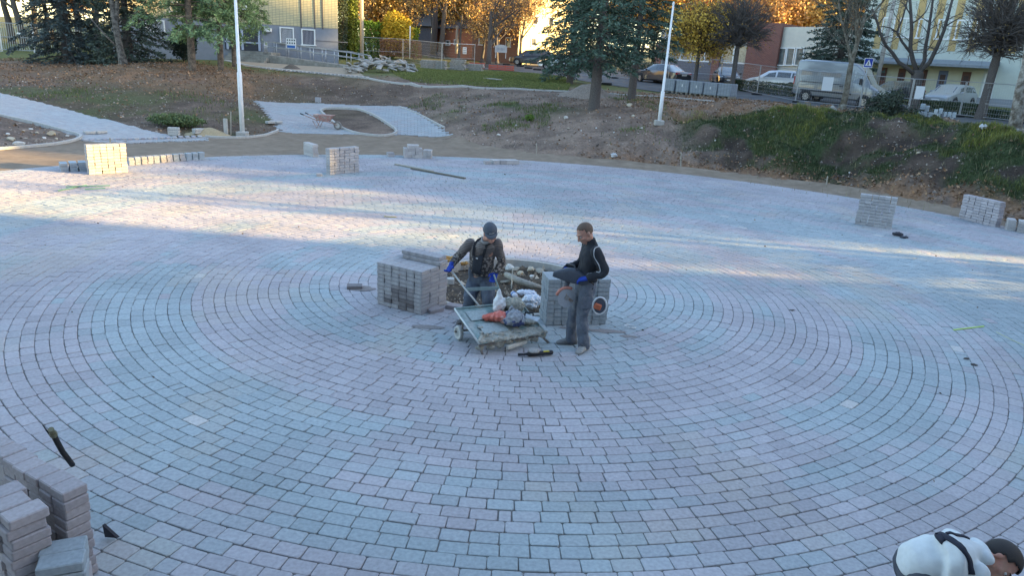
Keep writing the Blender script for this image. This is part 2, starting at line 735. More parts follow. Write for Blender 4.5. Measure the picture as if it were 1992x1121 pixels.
def mound_green(x, y):
    '''how grassy the soil heaps on the right are, 0..1'''
    rr = np.hypot(x - CX, y - CY)
    g = sstep(6.0, 9, x) * sstep(19, 23, y) * (1 - sstep(34, 38.5, y)) * sstep(PR + 1.4, PR + 3.4, rr)
    q = .55 * fbm(x, y, .42, 11, 3) + .45 * fbm(x, y, 1.3, 72, 4) + .07 * sstep(.6, 1.6, terr_raw(x, y))
    return g * sstep(.41, .54, q)


# --- terrain mesh -----------------------------------------------------------
def grid_axis():
    xs = np.concatenate([np.arange(-160, -46, 4.0), np.arange(-46, -26, 1.0), np.arange(-26, 26, .22), np.arange(26, 50, 1.0), np.arange(50, 165, 4.0)])
    ys = np.concatenate([np.arange(-70, -6, 4.0), np.arange(-6, 14, 1.0), np.arange(14, 52, .22), np.arange(52, 90, 1.0), np.arange(90, 260, 5.0)])
    return xs, ys


def build_terrain():
    xs, ys = grid_axis()
    gx, gy = np.meshgrid(xs, ys)
    z = terr(gx.ravel(), gy.ravel())
    x, y = gx.ravel(), gy.ravel()
    V = np.column_stack([x, y, z])
    nx, ny = len(xs), len(ys)
    i = np.arange(ny - 1)[:, None] * nx + np.arange(nx - 1)[None, :]
    i = i.ravel()
    Fq = np.column_stack([i, i + 1, i + 1 + nx, i + nx])
    me = np_mesh('ground', V, [Fq], smooth=True)
    # colours from what grows or lies there
    n1 = fbm(x, y, .35, 11)
    n2 = fbm(x, y, 1.4, 12)
    n3 = fbm(x, y, 4.0, 13, 3)
    soil = np.array([.225, .162, .122])
    soil2 = np.array([.145, .104, .080])
    leaf = np.array([.27, .155, .09])
    grass = np.array([.075, .105, .032])
    drygrass = np.array([.125, .105, .050])
    sand = np.array([.30, .22, .14])
    c = soil + (soil2 - soil) * sstep(.35, .65, n2)[:, None]
    c = c * (.75 + .5 * n3)[:, None]
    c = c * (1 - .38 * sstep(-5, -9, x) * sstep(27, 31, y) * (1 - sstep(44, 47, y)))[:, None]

    def mixc(c, t, w):
        return c + (t - c) * w[:, None]
    # left slope: dry grass, leaves under the trees
    left = sstep(-6, -12, x) * sstep(28, 33, y)
    c = mixc(c, drygrass * .75, left * .45 * sstep(.4, .6, n1))
    c = mixc(c, leaf, left * sstep(-12.5, -17, x) * sstep(36, 41, y) * (1 - sstep(46, 50, y)) * (.35 + .6 * sstep(.45, .6, n2)))
    c = mixc(c, grass * 1.3, left * sstep(46, 50, y) * .8)
    c = mixc(c, grass * .9, left * (1 - sstep(35, 38, y)) * sstep(.52, .66, n1) * .5)
    # upper ground: grass
    up = sstep(47, 50, y)
    c = mixc(c, np.array([.115, .125, .042]) * (.7 + .6 * n2)[:, None], up * .9)
    # brown leaves along the upper right edge
    rt = sstep(5, 8, x) * sstep(33, 36, y) * (1 - sstep(45, 48, y))
    c = mixc(c, leaf * .8, rt * sstep(.35, .6, n2) * .9)
    # foot of the right bank: leaves
    rr = np.hypot(x - CX, y - CY)
    ft = sstep(PR + .3, PR + .8, rr) * (1 - sstep(PR + 1.6, PR + 3, rr)) * sstep(1, 5, x) * sstep(12, 16, y)
    c = mixc(c, leaf * .75, ft * sstep(.3, .55, n3))
    # grass on the heaps
    cen = sstep(-6, -3, x) * (1 - sstep(1, 4, x)) * sstep(36, 40, y) * (1 - sstep(42, 46, y))
    c = mixc(c, grass * .8, cen * sstep(.45, .6, n1))
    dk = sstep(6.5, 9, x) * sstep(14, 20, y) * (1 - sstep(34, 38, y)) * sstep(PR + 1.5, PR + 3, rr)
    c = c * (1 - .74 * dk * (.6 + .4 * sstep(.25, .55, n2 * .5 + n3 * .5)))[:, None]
    c = mixc(c, np.array([.052, .076, .028]), mound_green(x, y) * .85)
    # inside the sand bed
    c = mixc(c, sand * .8, (1 - sstep(PR + .4, PR + 1.0, rr)))
    far = sstep(70, 90, y)
    c = mixc(c, drygrass, far * .5)
    col_attr(me, 'tone', np.clip(c, 0, 1), 'POINT')
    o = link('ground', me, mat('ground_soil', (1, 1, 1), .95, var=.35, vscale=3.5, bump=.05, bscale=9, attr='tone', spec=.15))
    tag(o, kind='structure')
    return o


build_terrain()

M_sand = mat('sand_bed', (.245, .19, .14), .95, var=.16, vscale=1.2, bump=.012, bscale=14, col2=(.195, .148, .108), spec=.1, mixlo=.35, mixhi=.65)
M_joint = mat('joint_sand', (.19, .175, .165), .95, var=.2, vscale=8, spec=.1)


def sheet(name, poly, m, step=.6, dz=.02, hole=None, kind='structure'):
    V, f = lay(poly, step, dz, hole)
    return tag(link(name, np_mesh(name, V, [f], True), m), kind=kind)


sheet('sand_bed', SAND, M_sand, .7, .012)
M_asph = mat('asphalt', (.085, .085, .09), .9, var=.18, vscale=.8, bump=.006, bscale=60, col2=(.12, .118, .115), spec=.25)
sheet('road', ASPH, M_asph, 2.0, .03)
sheet('forecourt_sand', FORE, mat('pale_sand', (.34, .28, .21), .95, var=.15, vscale=1.0, bump=.01, bscale=10, spec=.1), 1.0, .03)
# ================================================================ ring paving
MAUVE = np.array([.362, .338, .350])
TEAL = np.array([.296, .344, .354])
PALE = np.array([.44, .42, .40])


def cobble_geo(cx, cy, ang, lx, ly, z, inset=.006, depth=.03, tilt=None, cut=.013):
    """pavers with worn, cut corners: 8-sided tops -> V, top faces, side quads"""
    n = len(cx)
    ca, sa = np.cos(ang), np.sin(ang)
    tx, ty = -sa, ca
    V = np.zeros((n, 24, 3))
    cc = cut * (.5 + RNG.random((n, 4)))
    k = 0
    for ins, dz in ((inset, 0), (0.0, -inset * .8), (0.0, -depth)):
        for q, (ux, uy, first) in enumerate(((-1, -1, 1), (-1, -1, 0), (1, -1, 0), (1, -1, 1), (1, 1, 1), (1, 1, 0), (-1, 1, 0), (-1, 1, 1))):
            c_ = cc[:, q // 2]
            a = ux * (lx / 2 - ins - (0 if first else c_))
            b = uy * (ly / 2 - ins - (c_ if first else 0))
            V[:, k, 0] = cx + tx * a + ca * b
            V[:, k, 1] = cy + ty * a + sa * b
            V[:, k, 2] = z + dz + (tilt[:, 0] * a + tilt[:, 1] * b if tilt is not None else 0)
            k += 1
    base = (np.arange(n) * 24)[:, None]
    top = base + np.arange(7, -1, -1)[None, :]
    Fq = []
    for o in (0, 8):
        for i in range(8):
            j = (i + 1) % 8
            Fq.append(base + np.array([[o + i, o + j, o + 8 + j, o + 8 + i]]))
    return V.reshape(-1, 3), top, np.stack(Fq, 1).reshape(-1, 4)


def paver_geo(cx, cy, ang, lx, ly, z, inset=.006, depth=.03, tilt=None):
    """arrays of pavers: lx along the tangent, ly along the radius -> V, quads"""
    n = len(cx)
    ca, sa = np.cos(ang), np.sin(ang)       # radial direction
    V = np.zeros((n, 12, 3))
    k = 0
    tx, ty = -sa, ca
    for lay_, (ins, dz) in enumerate(((inset, 0), (0.0, -inset * .7), (0.0, -depth))):
        for ux, uy in ((-1, -1), (1, -1), (1, 1), (-1, 1)):
            a = ux * (lx / 2 - ins)
            b = uy * (ly / 2 - ins)
            V[:, k, 0] = cx + tx * a + ca * b
            V[:, k, 1] = cy + ty * a + sa * b
            V[:, k, 2] = z + dz + (tilt[:, 0] * a + tilt[:, 1] * b if tilt is not None else 0)
            k += 1
    base = (np.arange(n) * 12)[:, None]
    Fq = [base + np.array([[0, 3, 2, 1]])]
    for o in (0, 4):
        for i in range(4):
            j = (i + 1) % 4
            Fq.append(base + np.array([[o + i, o + j, o + 4 + j, o + 4 + i]]))
    Fq = np.stack(Fq, 1).reshape(-1, 4)
    return V.reshape(-1, 3), Fq


def build_paving():
    cxs, cys, an, LX, LY = [], [], [], [], []
    nr = int((PR - PLR - .04) / RW)
    for i in range(nr):
        r = PLR + .05 + RW * (i + .5)
        circ = 2 * math.pi * r
        n = int(round(circ / RL_))
        # pieces: mostly full, now and then a half stone
        ls = []
        tot = 0
        while tot < circ - .12:
            l = RL_ if RNG.random() > .035 else RL_ * RNG.choice([.5, .62])
            ls.append(l)
            tot += l
        ls = np.array(ls) * circ / tot
        a = np.cumsum(ls) - ls / 2
        th = a / r + RNG.random() * 6.28
        jit = RNG.normal(0, .0016, len(ls))
        cxs.append(CX + (r + jit) * np.cos(th))
        cys.append(CY + (r + jit) * np.sin(th))
        an.append(th + RNG.normal(0, .006, len(ls)))
        gap = .005 + np.abs(RNG.normal(0, .0035, len(ls))) + np.where(RNG.random(len(ls)) > .985, .012, 0)
        LX.append(ls - gap)
        LY.append(np.full(len(ls), RW - .0055) - np.abs(RNG.normal(0, .002, len(ls))))
    cx, cy, an, LX, LY = map(np.concatenate, (cxs, cys, an, LX, LY))
    keep = (cy > -1.0)
    cx, cy, an, LX, LY = cx[keep], cy[keep], an[keep], LX[keep], LY[keep]
    n = len(cx)
    z = RNG.normal(0, .0018, n)
    tilt = RNG.normal(0, .005, (n, 2))
    V, Ft, Fq = cobble_geo(cx, cy, an, LX, LY, z, tilt=tilt)
    me = np_mesh('plaza_paving', V, [Ft, Fq])
    r = np.hypot(cx - CX, cy - CY)
    th = np.arctan2(cy - CY, cx - CX)
    # bands of batches, broken along the ring
    f = .50 * vnoise(r * .9, th * .8 + 31, 1.0, 21) + .28 * vnoise(r * 1.9, th * 2.2, 1.0, 22) + .22 * vnoise(r * 3, th * 7, 1.0, 23) + RNG.normal(0, .025, n)
    w = sstep(.46, .64, f) * .85
    lone = RNG.random(n)
    w = np.where(lone > .992, .85 - w, w)
    c = MAUVE + (TEAL - MAUVE) * w[:, None]
    c = np.where((lone < .002)[:, None], PALE, c)
    c = c * (1 + RNG.normal(0, .028, n))[:, None]
    # far side darkened in its colour, to take down the light there
    pale = sstep(14, 24, cy)  # far-side weight for the darkening below
    c = c * (1 - .10 * pale)[:, None]
    # dust trodden and swept over the stones, and sand left in patches
    dust = .55 * fbm(cx, cy, .55, 25) + .45 * fbm(cx, cy, 1.7, 28)
    c = c * (.90 + .20 * sstep(.3, .7, dust))[:, None]
    sandy = sstep(.60, .72, fbm(cx, cy, .8, 33)) * .35
    c = c + (np.array([.40, .355, .30]) - c) * sandy[:, None]
    col_attr(me, 'tone', np.concatenate([np.clip(c, 0, 1), np.repeat(np.clip(c, 0, 1), 16, axis=0)]))
    m = mat('paver_concrete', (1, 1, 1), .86, var=.17, vscale=9, bump=.0026, bscale=75, attr='tone', spec=.2, detail=6)
    tag(link('plaza_paving', me, m), kind='structure')
    # bed under the joints
    mb = MB()
    N = 96
    ring0 = [(CX + (PLR - .0) * math.cos(2 * math.pi * k / N), CY + (PLR - .0) * math.sin(2 * math.pi * k / N), -.016) for k in range(N)]
    ring1 = [(CX + (PR + .02) * math.cos(2 * math.pi * k / N), CY + (PR + .02) * math.sin(2 * math.pi * k / N), -.016) for k in range(N)]
    mb.add(ring0 + ring1, [(k, N + k, N + (k + 1) % N, (k + 1) % N) for k in range(N)])
    tag(mb.build('plaza_bed', M_joint), kind='structure')


build_paving()


def straight_paving(name, poly, dirv, m, hole=None, pw=.20, pl=.10, dz=.03, jag=None, colA=(.345, .325, .32), colB=(.32, .335, .34), gap=.006):
    """running-bond paving clipped to a polygon, draped over the terrain; stones kept whole so edges are stepped"""
    P = np.array([p[:2] for p in poly])
    d = np.array(dirv, float)
    d /= np.linalg.norm(d)
    e = np.array([-d[1], d[0]])
    u, v = P @ d, P @ e
    us, vs, = [], []
    rows = np.arange(v.min(), v.max(), pl)
    for i, vv in enumerate(rows):
        q = np.arange(u.min() + (i % 2) * pw / 2, u.max(), pw)
        us.append(q)
        vs.append(np.full(len(q), vv))
    us, vs = np.concatenate(us), np.concatenate(vs)
    x = us * d[0] + vs * e[0]
    y = us * d[1] + vs * e[1]
    k = in_poly(x, y, P)
    if hole is not None:
        k &= ~in_poly(x, y, hole)
    x, y = x[k], y[k]
    n = len(x)
    z0 = terr_raw(x, y)
    gx = (terr_raw(x + .1, y) - z0) / .1
    gy = (terr_raw(x, y + .1) - z0) / .1
    ang = np.full(n, math.atan2(e[1], e[0]))
    # tilt along tangent (-sin, cos) and radial (cos, sin)
    tx, ty = -np.sin(ang), np.cos(ang)
    tilt = np.column_stack([gx * tx + gy * ty, gx * np.cos(ang) + gy * np.sin(ang)])
    z = z0 + dz + RNG.normal(0, .0015, n)
    V, Fq = paver_geo(x, y, ang, np.full(n, pw - gap), np.full(n, pl - gap), z, inset=.006, depth=.07, tilt=tilt + RNG.normal(0, .004, (n, 2)))
    me = np_mesh(name, V, [Fq])
    w = sstep(.4, .6, vnoise(x, y, .5, 41) * .6 + .4 * RNG.random(n))
    c = np.array(colA) + (np.array(colB) - np.array(colA)) * w[:, None]
    c = c * (1 + RNG.normal(0, .05, n))[:, None]
    col_attr(me, 'tone', np.repeat(np.clip(c, 0, 1), 9, axis=0))
    return tag(link(name, me, m), kind='structure')


M_pav2 = mat('paver_concrete_fine', (1, 1, 1), .88, var=.1, vscale=5, attr='tone', spec=.2)
_a, _b = np.array(T(520, 225)), np.array(T(836, 235))
straight_paving('sloping_path', PATCH, (_b - _a), M_pav2, hole=ISLAND, pw=.32, pl=.16, gap=.012)
_a, _b = np.array(T(60, 238)), np.array(T(330, 264))
straight_paving('side_path', LEFT_PATH, (_b - _a), M_pav2, pw=.2, pl=.1, gap=.004, colA=(.38, .36, .35), colB=(.35, .36, .365))
# laid edge with open stepped front towards the sand bed
EDGE = [T(*q) for q in [(160, 270), (250, 275), (345, 270), (400, 268), (400, 275), (250, 280), (168, 277)]]
straight_paving('side_path_edge', EDGE, (_b - _a), M_pav2, pw=.3, pl=.16, gap=.02, dz=.05)

# kerbs -----------------------------------------------------------------------
M_kerb = mat('kerb_concrete', (.42, .40, .37), .9, var=.15, vscale=5, bump=.004, bscale=30, spec=.2)


def kerb(name, pts, w=.08, h=.10, below=.15, m=None, step=.4, closed=False, raw=True):
    L_ = pline(pts, step)
    mb = MB()
    rings = []
    n = len(L_)
    for i, p in enumerate(L_):
        a, b = L_[max(i - 1, 0)], L_[min(i + 1, n - 1)]
        if closed and i in (0, n - 1):
            a, b = L_[-2], L_[1]
        d = (b - a)[:2]
        d = d / (np.linalg.norm(d) + 1e-9)
        nn = np.array([-d[1], d[0]])
        z = float(terr_raw(p[0], p[1])[0])
        r = []
        for s_, hh in ((-.5, -below), (.5, -below), (.5, h - .012), (.42, h), (-.42, h), (-.5, h - .012)):
            r.append((p[0] + nn[0] * w * s_, p[1] + nn[1] * w * s_, z + hh))
        rings.append(r)
    mb.loft(rings, not closed)
    o = mb.build(name, m or M_kerb)
    return tag(o, kind='structure')


kerb('footpath_kerb', [tuple(U(*q)[:2]) for q in KERB_PX], w=.28, h=.07)
kerb('island_kerb', [T(*q) for q in ISLAND_PX] + [T(*ISLAND_PX[0])], w=.09, h=.11, closed=True)
kerb('left_bed_kerb', [T(*q) for q in [(-60, 297), (0, 292), (60, 287), (110, 282), (145, 275), (158, 268), (150, 263), (110, 252), (60, 239), (0, 226), (-60, 215)]], w=.10, h=.10)
kerb('slope_kerb', [T(*q) for q in [(400, 268), (440, 270), (480, 269), (515, 265), (538, 257), (541, 254)]], w=.10, h=.10)
kerb('patch_kerb', [T(*q) for q in [(776, 208), (800, 217), (836, 234), (865, 249)]], w=.07, h=.07)
# planting circle: soil, kerb ring
kp = [(CX + PLR * math.cos(a), CY + PLR * math.sin(a)) for a in np.linspace(0, 2 * math.pi, 41)]
mbk = MB()
for rr0, rr1, z0, z1 in ((PLR - .08, PLR, -.3, .006),):
    N = 64
    prof = [(rr0, z0), (rr1, z0), (rr1, z1 - .01), (rr1 - .01, z1), (rr0 + .01, z1), (rr0, z1 - .01)]
    rings = [[(CX + r_ * math.cos(2 * math.pi * k / N), CY + r_ * math.sin(2 * math.pi * k / N), z_) for r_, z_ in prof] for k in range(N)]
    rings.append(rings[0])
    mbk.loft(rings, False)
tag(mbk.build('planter_kerb', M_kerb), kind='structure')


def planter_soil():
    n = 90
    xs = np.linspace(-PLR, PLR, n)
    gx, gy = np.meshgrid(xs, xs)
    r = np.hypot(gx, gy).ravel()
    z = -.17 + .06 * (fbm(gx, gy, 2.0, 51).ravel() - .5) * 2 + .07 * (fbm(gx, gy, 6, 55, 3).ravel() - .5)
    z += .12 * np.exp(-(((gx.ravel() - .15) / .5) ** 2 + ((gy.ravel() - .5) / .35) ** 2))
    V = np.column_stack([gx.ravel() + CX, gy.ravel() + CY, z])
    i = (np.arange(n - 1)[:, None] * n + np.arange(n - 1)[None, :]).ravel()
    Fq = np.column_stack([i, i + 1, i + 1 + n, i + n])
    cr = r[Fq].max(1)
    Fq = Fq[cr < PLR - .01]
    me = np_mesh('planter_soil', V, [Fq], True)
    tag(link('planter_soil', me, mat('planter_earth', (.105, .08, .058), .95, var=.3, vscale=5, bump=.02, bscale=25, col2=(.062, .052, .044), spec=.1)), kind='structure')


planter_soil()
# ================================================================ unseen blocks added on the right to shade the square, house behind the camera
def plain_block(name, label, x0, x1, y0, y1, z0, h, col):
    t = thing(name, label, 'building', ((x0 + x1) / 2, (y0 + y1) / 2, z0))
    w, d = x1 - x0, y1 - y0
    mb = MB()
    mb.box((0, 0, h / 2), (w, d, h))
    mb.build('wall', mat(name + '_render', col, .9, var=.08, vscale=.6), t)
    rb = MB()
    rb.box((0, 0, h + .15), (w + .6, d + .6, .3))
    rb.build('roof', mat('roof_sheet', (.18, .18, .19), .8), t)
    wf = mat('window_white', (.75, .75, .74), .5)
    wg = mat('window_glass', (.05, .06, .07), .12, spec=.8)
    ns = int(h // 3)
    for s_ in range(ns):
        for k in range(int(d // 3.2)):
            yy = -d / 2 + 1.8 + k * 3.2
            f = MB()
            f.box((-w / 2 - .02, yy, 1.7 + s_ * 3.0), (.1, 1.5, 1.5))
            fo = f.build('window', wf, t)
            g = MB()
            g.box((-w / 2 - .075, yy, 1.7 + s_ * 3.0), (.02, 1.3, 1.3))
            g.build('pane', wg, fo)
    return t


plain_block('unseen_building', 'pale grey unseen block added on the right to shade the near square', 34, 48, -45, 9.4, 1.0, 17, (.45, .43, .40))
plain_block('unseen_building', 'tall pale unseen block added on the right to shade the ground beyond the square', 49, 63, 17.3, 50, 2.0, 20.6, (.45, .42, .38))
plain_block('unseen_building', 'pale building out of view behind the camera, overlooking the square', -26, 22, -15, -1.3, 0.0, 11, (.40, .38, .36))
# ================================================================ trees
M_bark_grey = mat('bark_grey', (.19, .17, .15), .95, var=.3, vscale=6, bump=.02, bscale=18, col2=(.075, .066, .058), spec=.1)
M_bark_dark = mat('bark_dark', (.105, .092, .085), .95, var=.3, vscale=6, bump=.02, bscale=18, spec=.1)
M_bark_pine = mat('bark_pine', (.19, .145, .11), .95, var=.3, vscale=5, bump=.02, bscale=14, col2=(.09, .075, .062), spec=.1)
M_bark_lichen = mat('bark_lichen', (.20, .185, .15), .95, var=.3, vscale=4, bump=.02, bscale=14, col2=(.10, .085, .065), spec=.1)
M_bark_birch = mat('bark_birch', (.30, .28, .25), .9, var=.3, vscale=4, bump=.015, bscale=14, col2=(.12, .10, .08), spec=.1, mixlo=.42, mixhi=.6)
M_needle = mat('needles', (1, 1, 1), .8, attr='tone', spec=.15)
M_leaf = mat('leaves', (1, 1, 1), .75, attr='tone', spec=.2)


def rnd(rs, *s):
    return rs.random(s)


def leaf_quads(rs, P, size, droop=0.0, ax=None, aspect=.6):
    """small four-cornered leaves round the points P; ax: axis per leaf"""
    n = len(P)
    if ax is None:
        ax = rs.normal(size=(n, 3))
        ax[:, 2] -= droop
    ax = ax / np.linalg.norm(ax, axis=1, keepdims=True)
    o = rs.normal(size=(n, 3))
    b = np.cross(ax, o)
    b /= np.linalg.norm(b, axis=1, keepdims=True)
    s = size * (.6 + .8 * rs.random(n))[:, None]
    a = ax * s
    b = b * s * aspect * .5
    V = np.stack([P, P + a * .5 + b, P + a, P + a * .5 - b], 1).reshape(-1, 3)
    Fq = (np.arange(n) * 4)[:, None] + np.arange(4)[None, :]
    return V, Fq


def leaf_object(name, V, Fq, cols, m, parent):
    me = np_mesh(name, V, [Fq])
    col_attr(me, 'tone', np.clip(cols, 0, 1))
    return link(name, me, m, parent)


def ramp_cols(rs, n, c0, c1, spread=.2):
    t = rs.random(n)[:, None]
    c = np.array(c0) * (1 - t) + np.array(c1) * t
    return c * np.exp(rs.normal(0, spread, n))[:, None]


class Wood:
    """branching skeleton; tips remembered for leaves"""

    def __init__(self, seed):
        self.r = random.Random(seed)
        self.trunk = MB()
        self.branch = MB()
        self.tips = []

    def grow(self, p, d, L, r0, lev, maxlev, spread=.6, up=.25, wob=.18, nseg=4, kids=(3, 5), shrink=.62, thin=.62, kid_from=.35, minr=.006):
        R_ = self.r
        pts, rad = [p.copy()], [r0]
        q = p.copy()
        dd = d.normalized()
        for k in range(nseg):
            dd = (dd + Vector((R_.gauss(0, wob), R_.gauss(0, wob), R_.gauss(0, wob * .6) + up * .25))).normalized()
            q = q + dd * (L / nseg)
            pts.append(q.copy())
            rad.append(max(minr, r0 * (1 - (k + 1) / nseg * .55)))
        (self.trunk if lev == 0 else self.branch).tube(pts, rad, 9 if lev == 0 else (6 if lev == 1 else (4 if lev == 2 else 3)), cap=lev == 0)
        if lev >= maxlev - 1:
            for k in range(1, len(pts)):
                self.tips.append((pts[k], dd))
        if lev < maxlev:
            nk = R_.randint(*kids)
            for j in range(nk):
                t = kid_from + (1 - kid_from) * (j + R_.random() * .8) / nk
                t = min(t, .98)
                f = t * nseg
                i = min(int(f), nseg - 1)
                bp = pts[i].lerp(pts[i + 1], f - i)
                base = (pts[i + 1] - pts[i]).normalized()
                a = R_.random() * 6.283
                o = base.orthogonal().normalized()
                o = (Matrix.Rotation(a, 3, base) @ o)
                nd = (base * (1 - spread * .55) + o * spread * (.7 + .6 * R_.random()) + Vector((0, 0, up * .5))).normalized()
                rr = (r0 * (1 - t * .55)) * thin * (.8 + .3 * R_.random())
                self.grow(bp, nd, L * shrink * (.75 + .5 * R_.random()), max(minr, rr), lev + 1, maxlev, spread, up, wob * 1.1, nseg if lev < 1 else 3, kids, shrink, thin, .25, minr)


def bare_tree(label, base, h, r, seed, bark, maxlev=4, lean=(0, 0), leaves=None, spread=.62, up=.3, kids=(3, 5), trunk_frac=.45, group=None, name='bare_tree', shrink=.66, kid_from=.45, minr=.006):
    t = thing(name, label, 'tree', base, 0, group)
    w = Wood(seed)
    w.trunk.tube([(0, 0, -.3), (0, 0, .02), (0, 0, .35)], [r * 1.5, r * 1.45, r * 1.05], 9)
    w.grow(Vector((0, 0, 0)), Vector((lean[0], lean[1], 1)), h * trunk_frac, r, 0, maxlev, spread, up, .06, 6, kids, shrink, .62, kid_from, minr)
    w.trunk.build('trunk', bark, t, True)
    cr = w.branch.build('crown', bark, t, True)
    if leaves:
        n, size, c0, c1, jit = leaves
        rs = np.random.default_rng(seed)
        tp = np.array([tuple(a) for a, b in w.tips])
        P = tp[rs.integers(0, len(tp), n)] + rs.normal(0, jit, (n, 3))
        V, Fq = leaf_quads(rs, P, size, .5, aspect=.8)
        leaf_object('leaves', V, Fq, ramp_cols(rs, n, c0, c1), M_leaf, t)
    return t


def globe_tree(label, base, trunk_h, crown_r, r, seed, bark, lean=(0, 0), leaves=None, squash=1.0, ntw=240, name='pollard_tree'):
    """short trunk under a round head of fine radiating twigs"""
    R_ = random.Random(seed)
    t = thing(name, label, 'tree', base)
    tr = MB()
    top = Vector((lean[0] * trunk_h, lean[1] * trunk_h, trunk_h))
    tr.tube([(0, 0, -.3), (0, 0, 0), top * .3, top * .7, top, top + Vector((lean[0], lean[1], 1)) * crown_r * .8], [r * 1.5, r * 1.4, r * 1.02, r * .92, r * .95, r * .4], 9)
    tr.build('trunk', bark, t, True)
    cr = MB()
    tips = []
    c0 = top + Vector((0, 0, crown_r * .15))
    cc = top + Vector((lean[0] * crown_r, lean[1] * crown_r, crown_r * .85 * squash))
    for k in range(ntw):
        a = R_.random() * 6.283
        z = R_.uniform(-.75, 1)
        s = math.sqrt(1 - z * z)
        tgt = cc + Vector((math.cos(a) * s, math.sin(a) * s, z * squash)) * crown_r * R_.uniform(.85, 1.05)
        st = c0 + Vector((0, 0, R_.random() * crown_r * .7))
        mid = st.lerp(tgt, .45) + Vector((R_.gauss(0, .12), R_.gauss(0, .12), R_.gauss(0, .1) + .1)) * crown_r * .6
        pts = [st, st.lerp(mid, .5) + Vector((R_.gauss(0, .03), R_.gauss(0, .03), 0)) * crown_r, mid, mid.lerp(tgt, .55) + Vector((R_.gauss(0, .04), R_.gauss(0, .04), .03)) * crown_r, tgt]
        th = R_.uniform(.012, .028) * crown_r
        cr.tube(pts, [th, th * .8, th * .55, th * .4, th * .2], 4, cap=False)
        for j in range(R_.randint(6, 11)):
            f = R_.uniform(.35, .98)
            i = min(int(f * 4), 3)
            p = pts[i].lerp(pts[i + 1], f * 4 - i)
            d = ((pts[i + 1] - pts[i]).normalized() + Vector((R_.gauss(0, .5), R_.gauss(0, .5), R_.gauss(0, .4) + .2))).normalized()
            e = p + d * crown_r * R_.uniform(.16, .4)
            m = p.lerp(e, .5) + Vector((R_.gauss(0, .02), R_.gauss(0, .02), .02)) * crown_r
            cr.tube([p, m, e], [th * .3, th * .22, th * .12], 3, cap=False)
            tips += [m, e]
        tips += [pts[3], pts[4]]
    cr.build('crown', bark, t, False)
    if leaves:
        n, size, ca, cb, zlo, zhi = leaves
        rs = np.random.default_rng(seed)
        tp = np.array([tuple(q) for q in tips])
        zz = (tp[:, 2] - tp[:, 2].min()) / np.ptp(tp[:, 2])
        wgt = 1 - sstep(zlo, zhi, zz) + .03
        P = tp[rs.choice(len(tp), n, p=wgt / wgt.sum())] + rs.normal(0, .1 * crown_r, (n, 3))
        V, Fq = leaf_quads(rs, P, size, .6, aspect=.8)
        leaf_object('leaves', V, Fq, ramp_cols(rs, n, ca, cb), M_leaf, t)
    return t


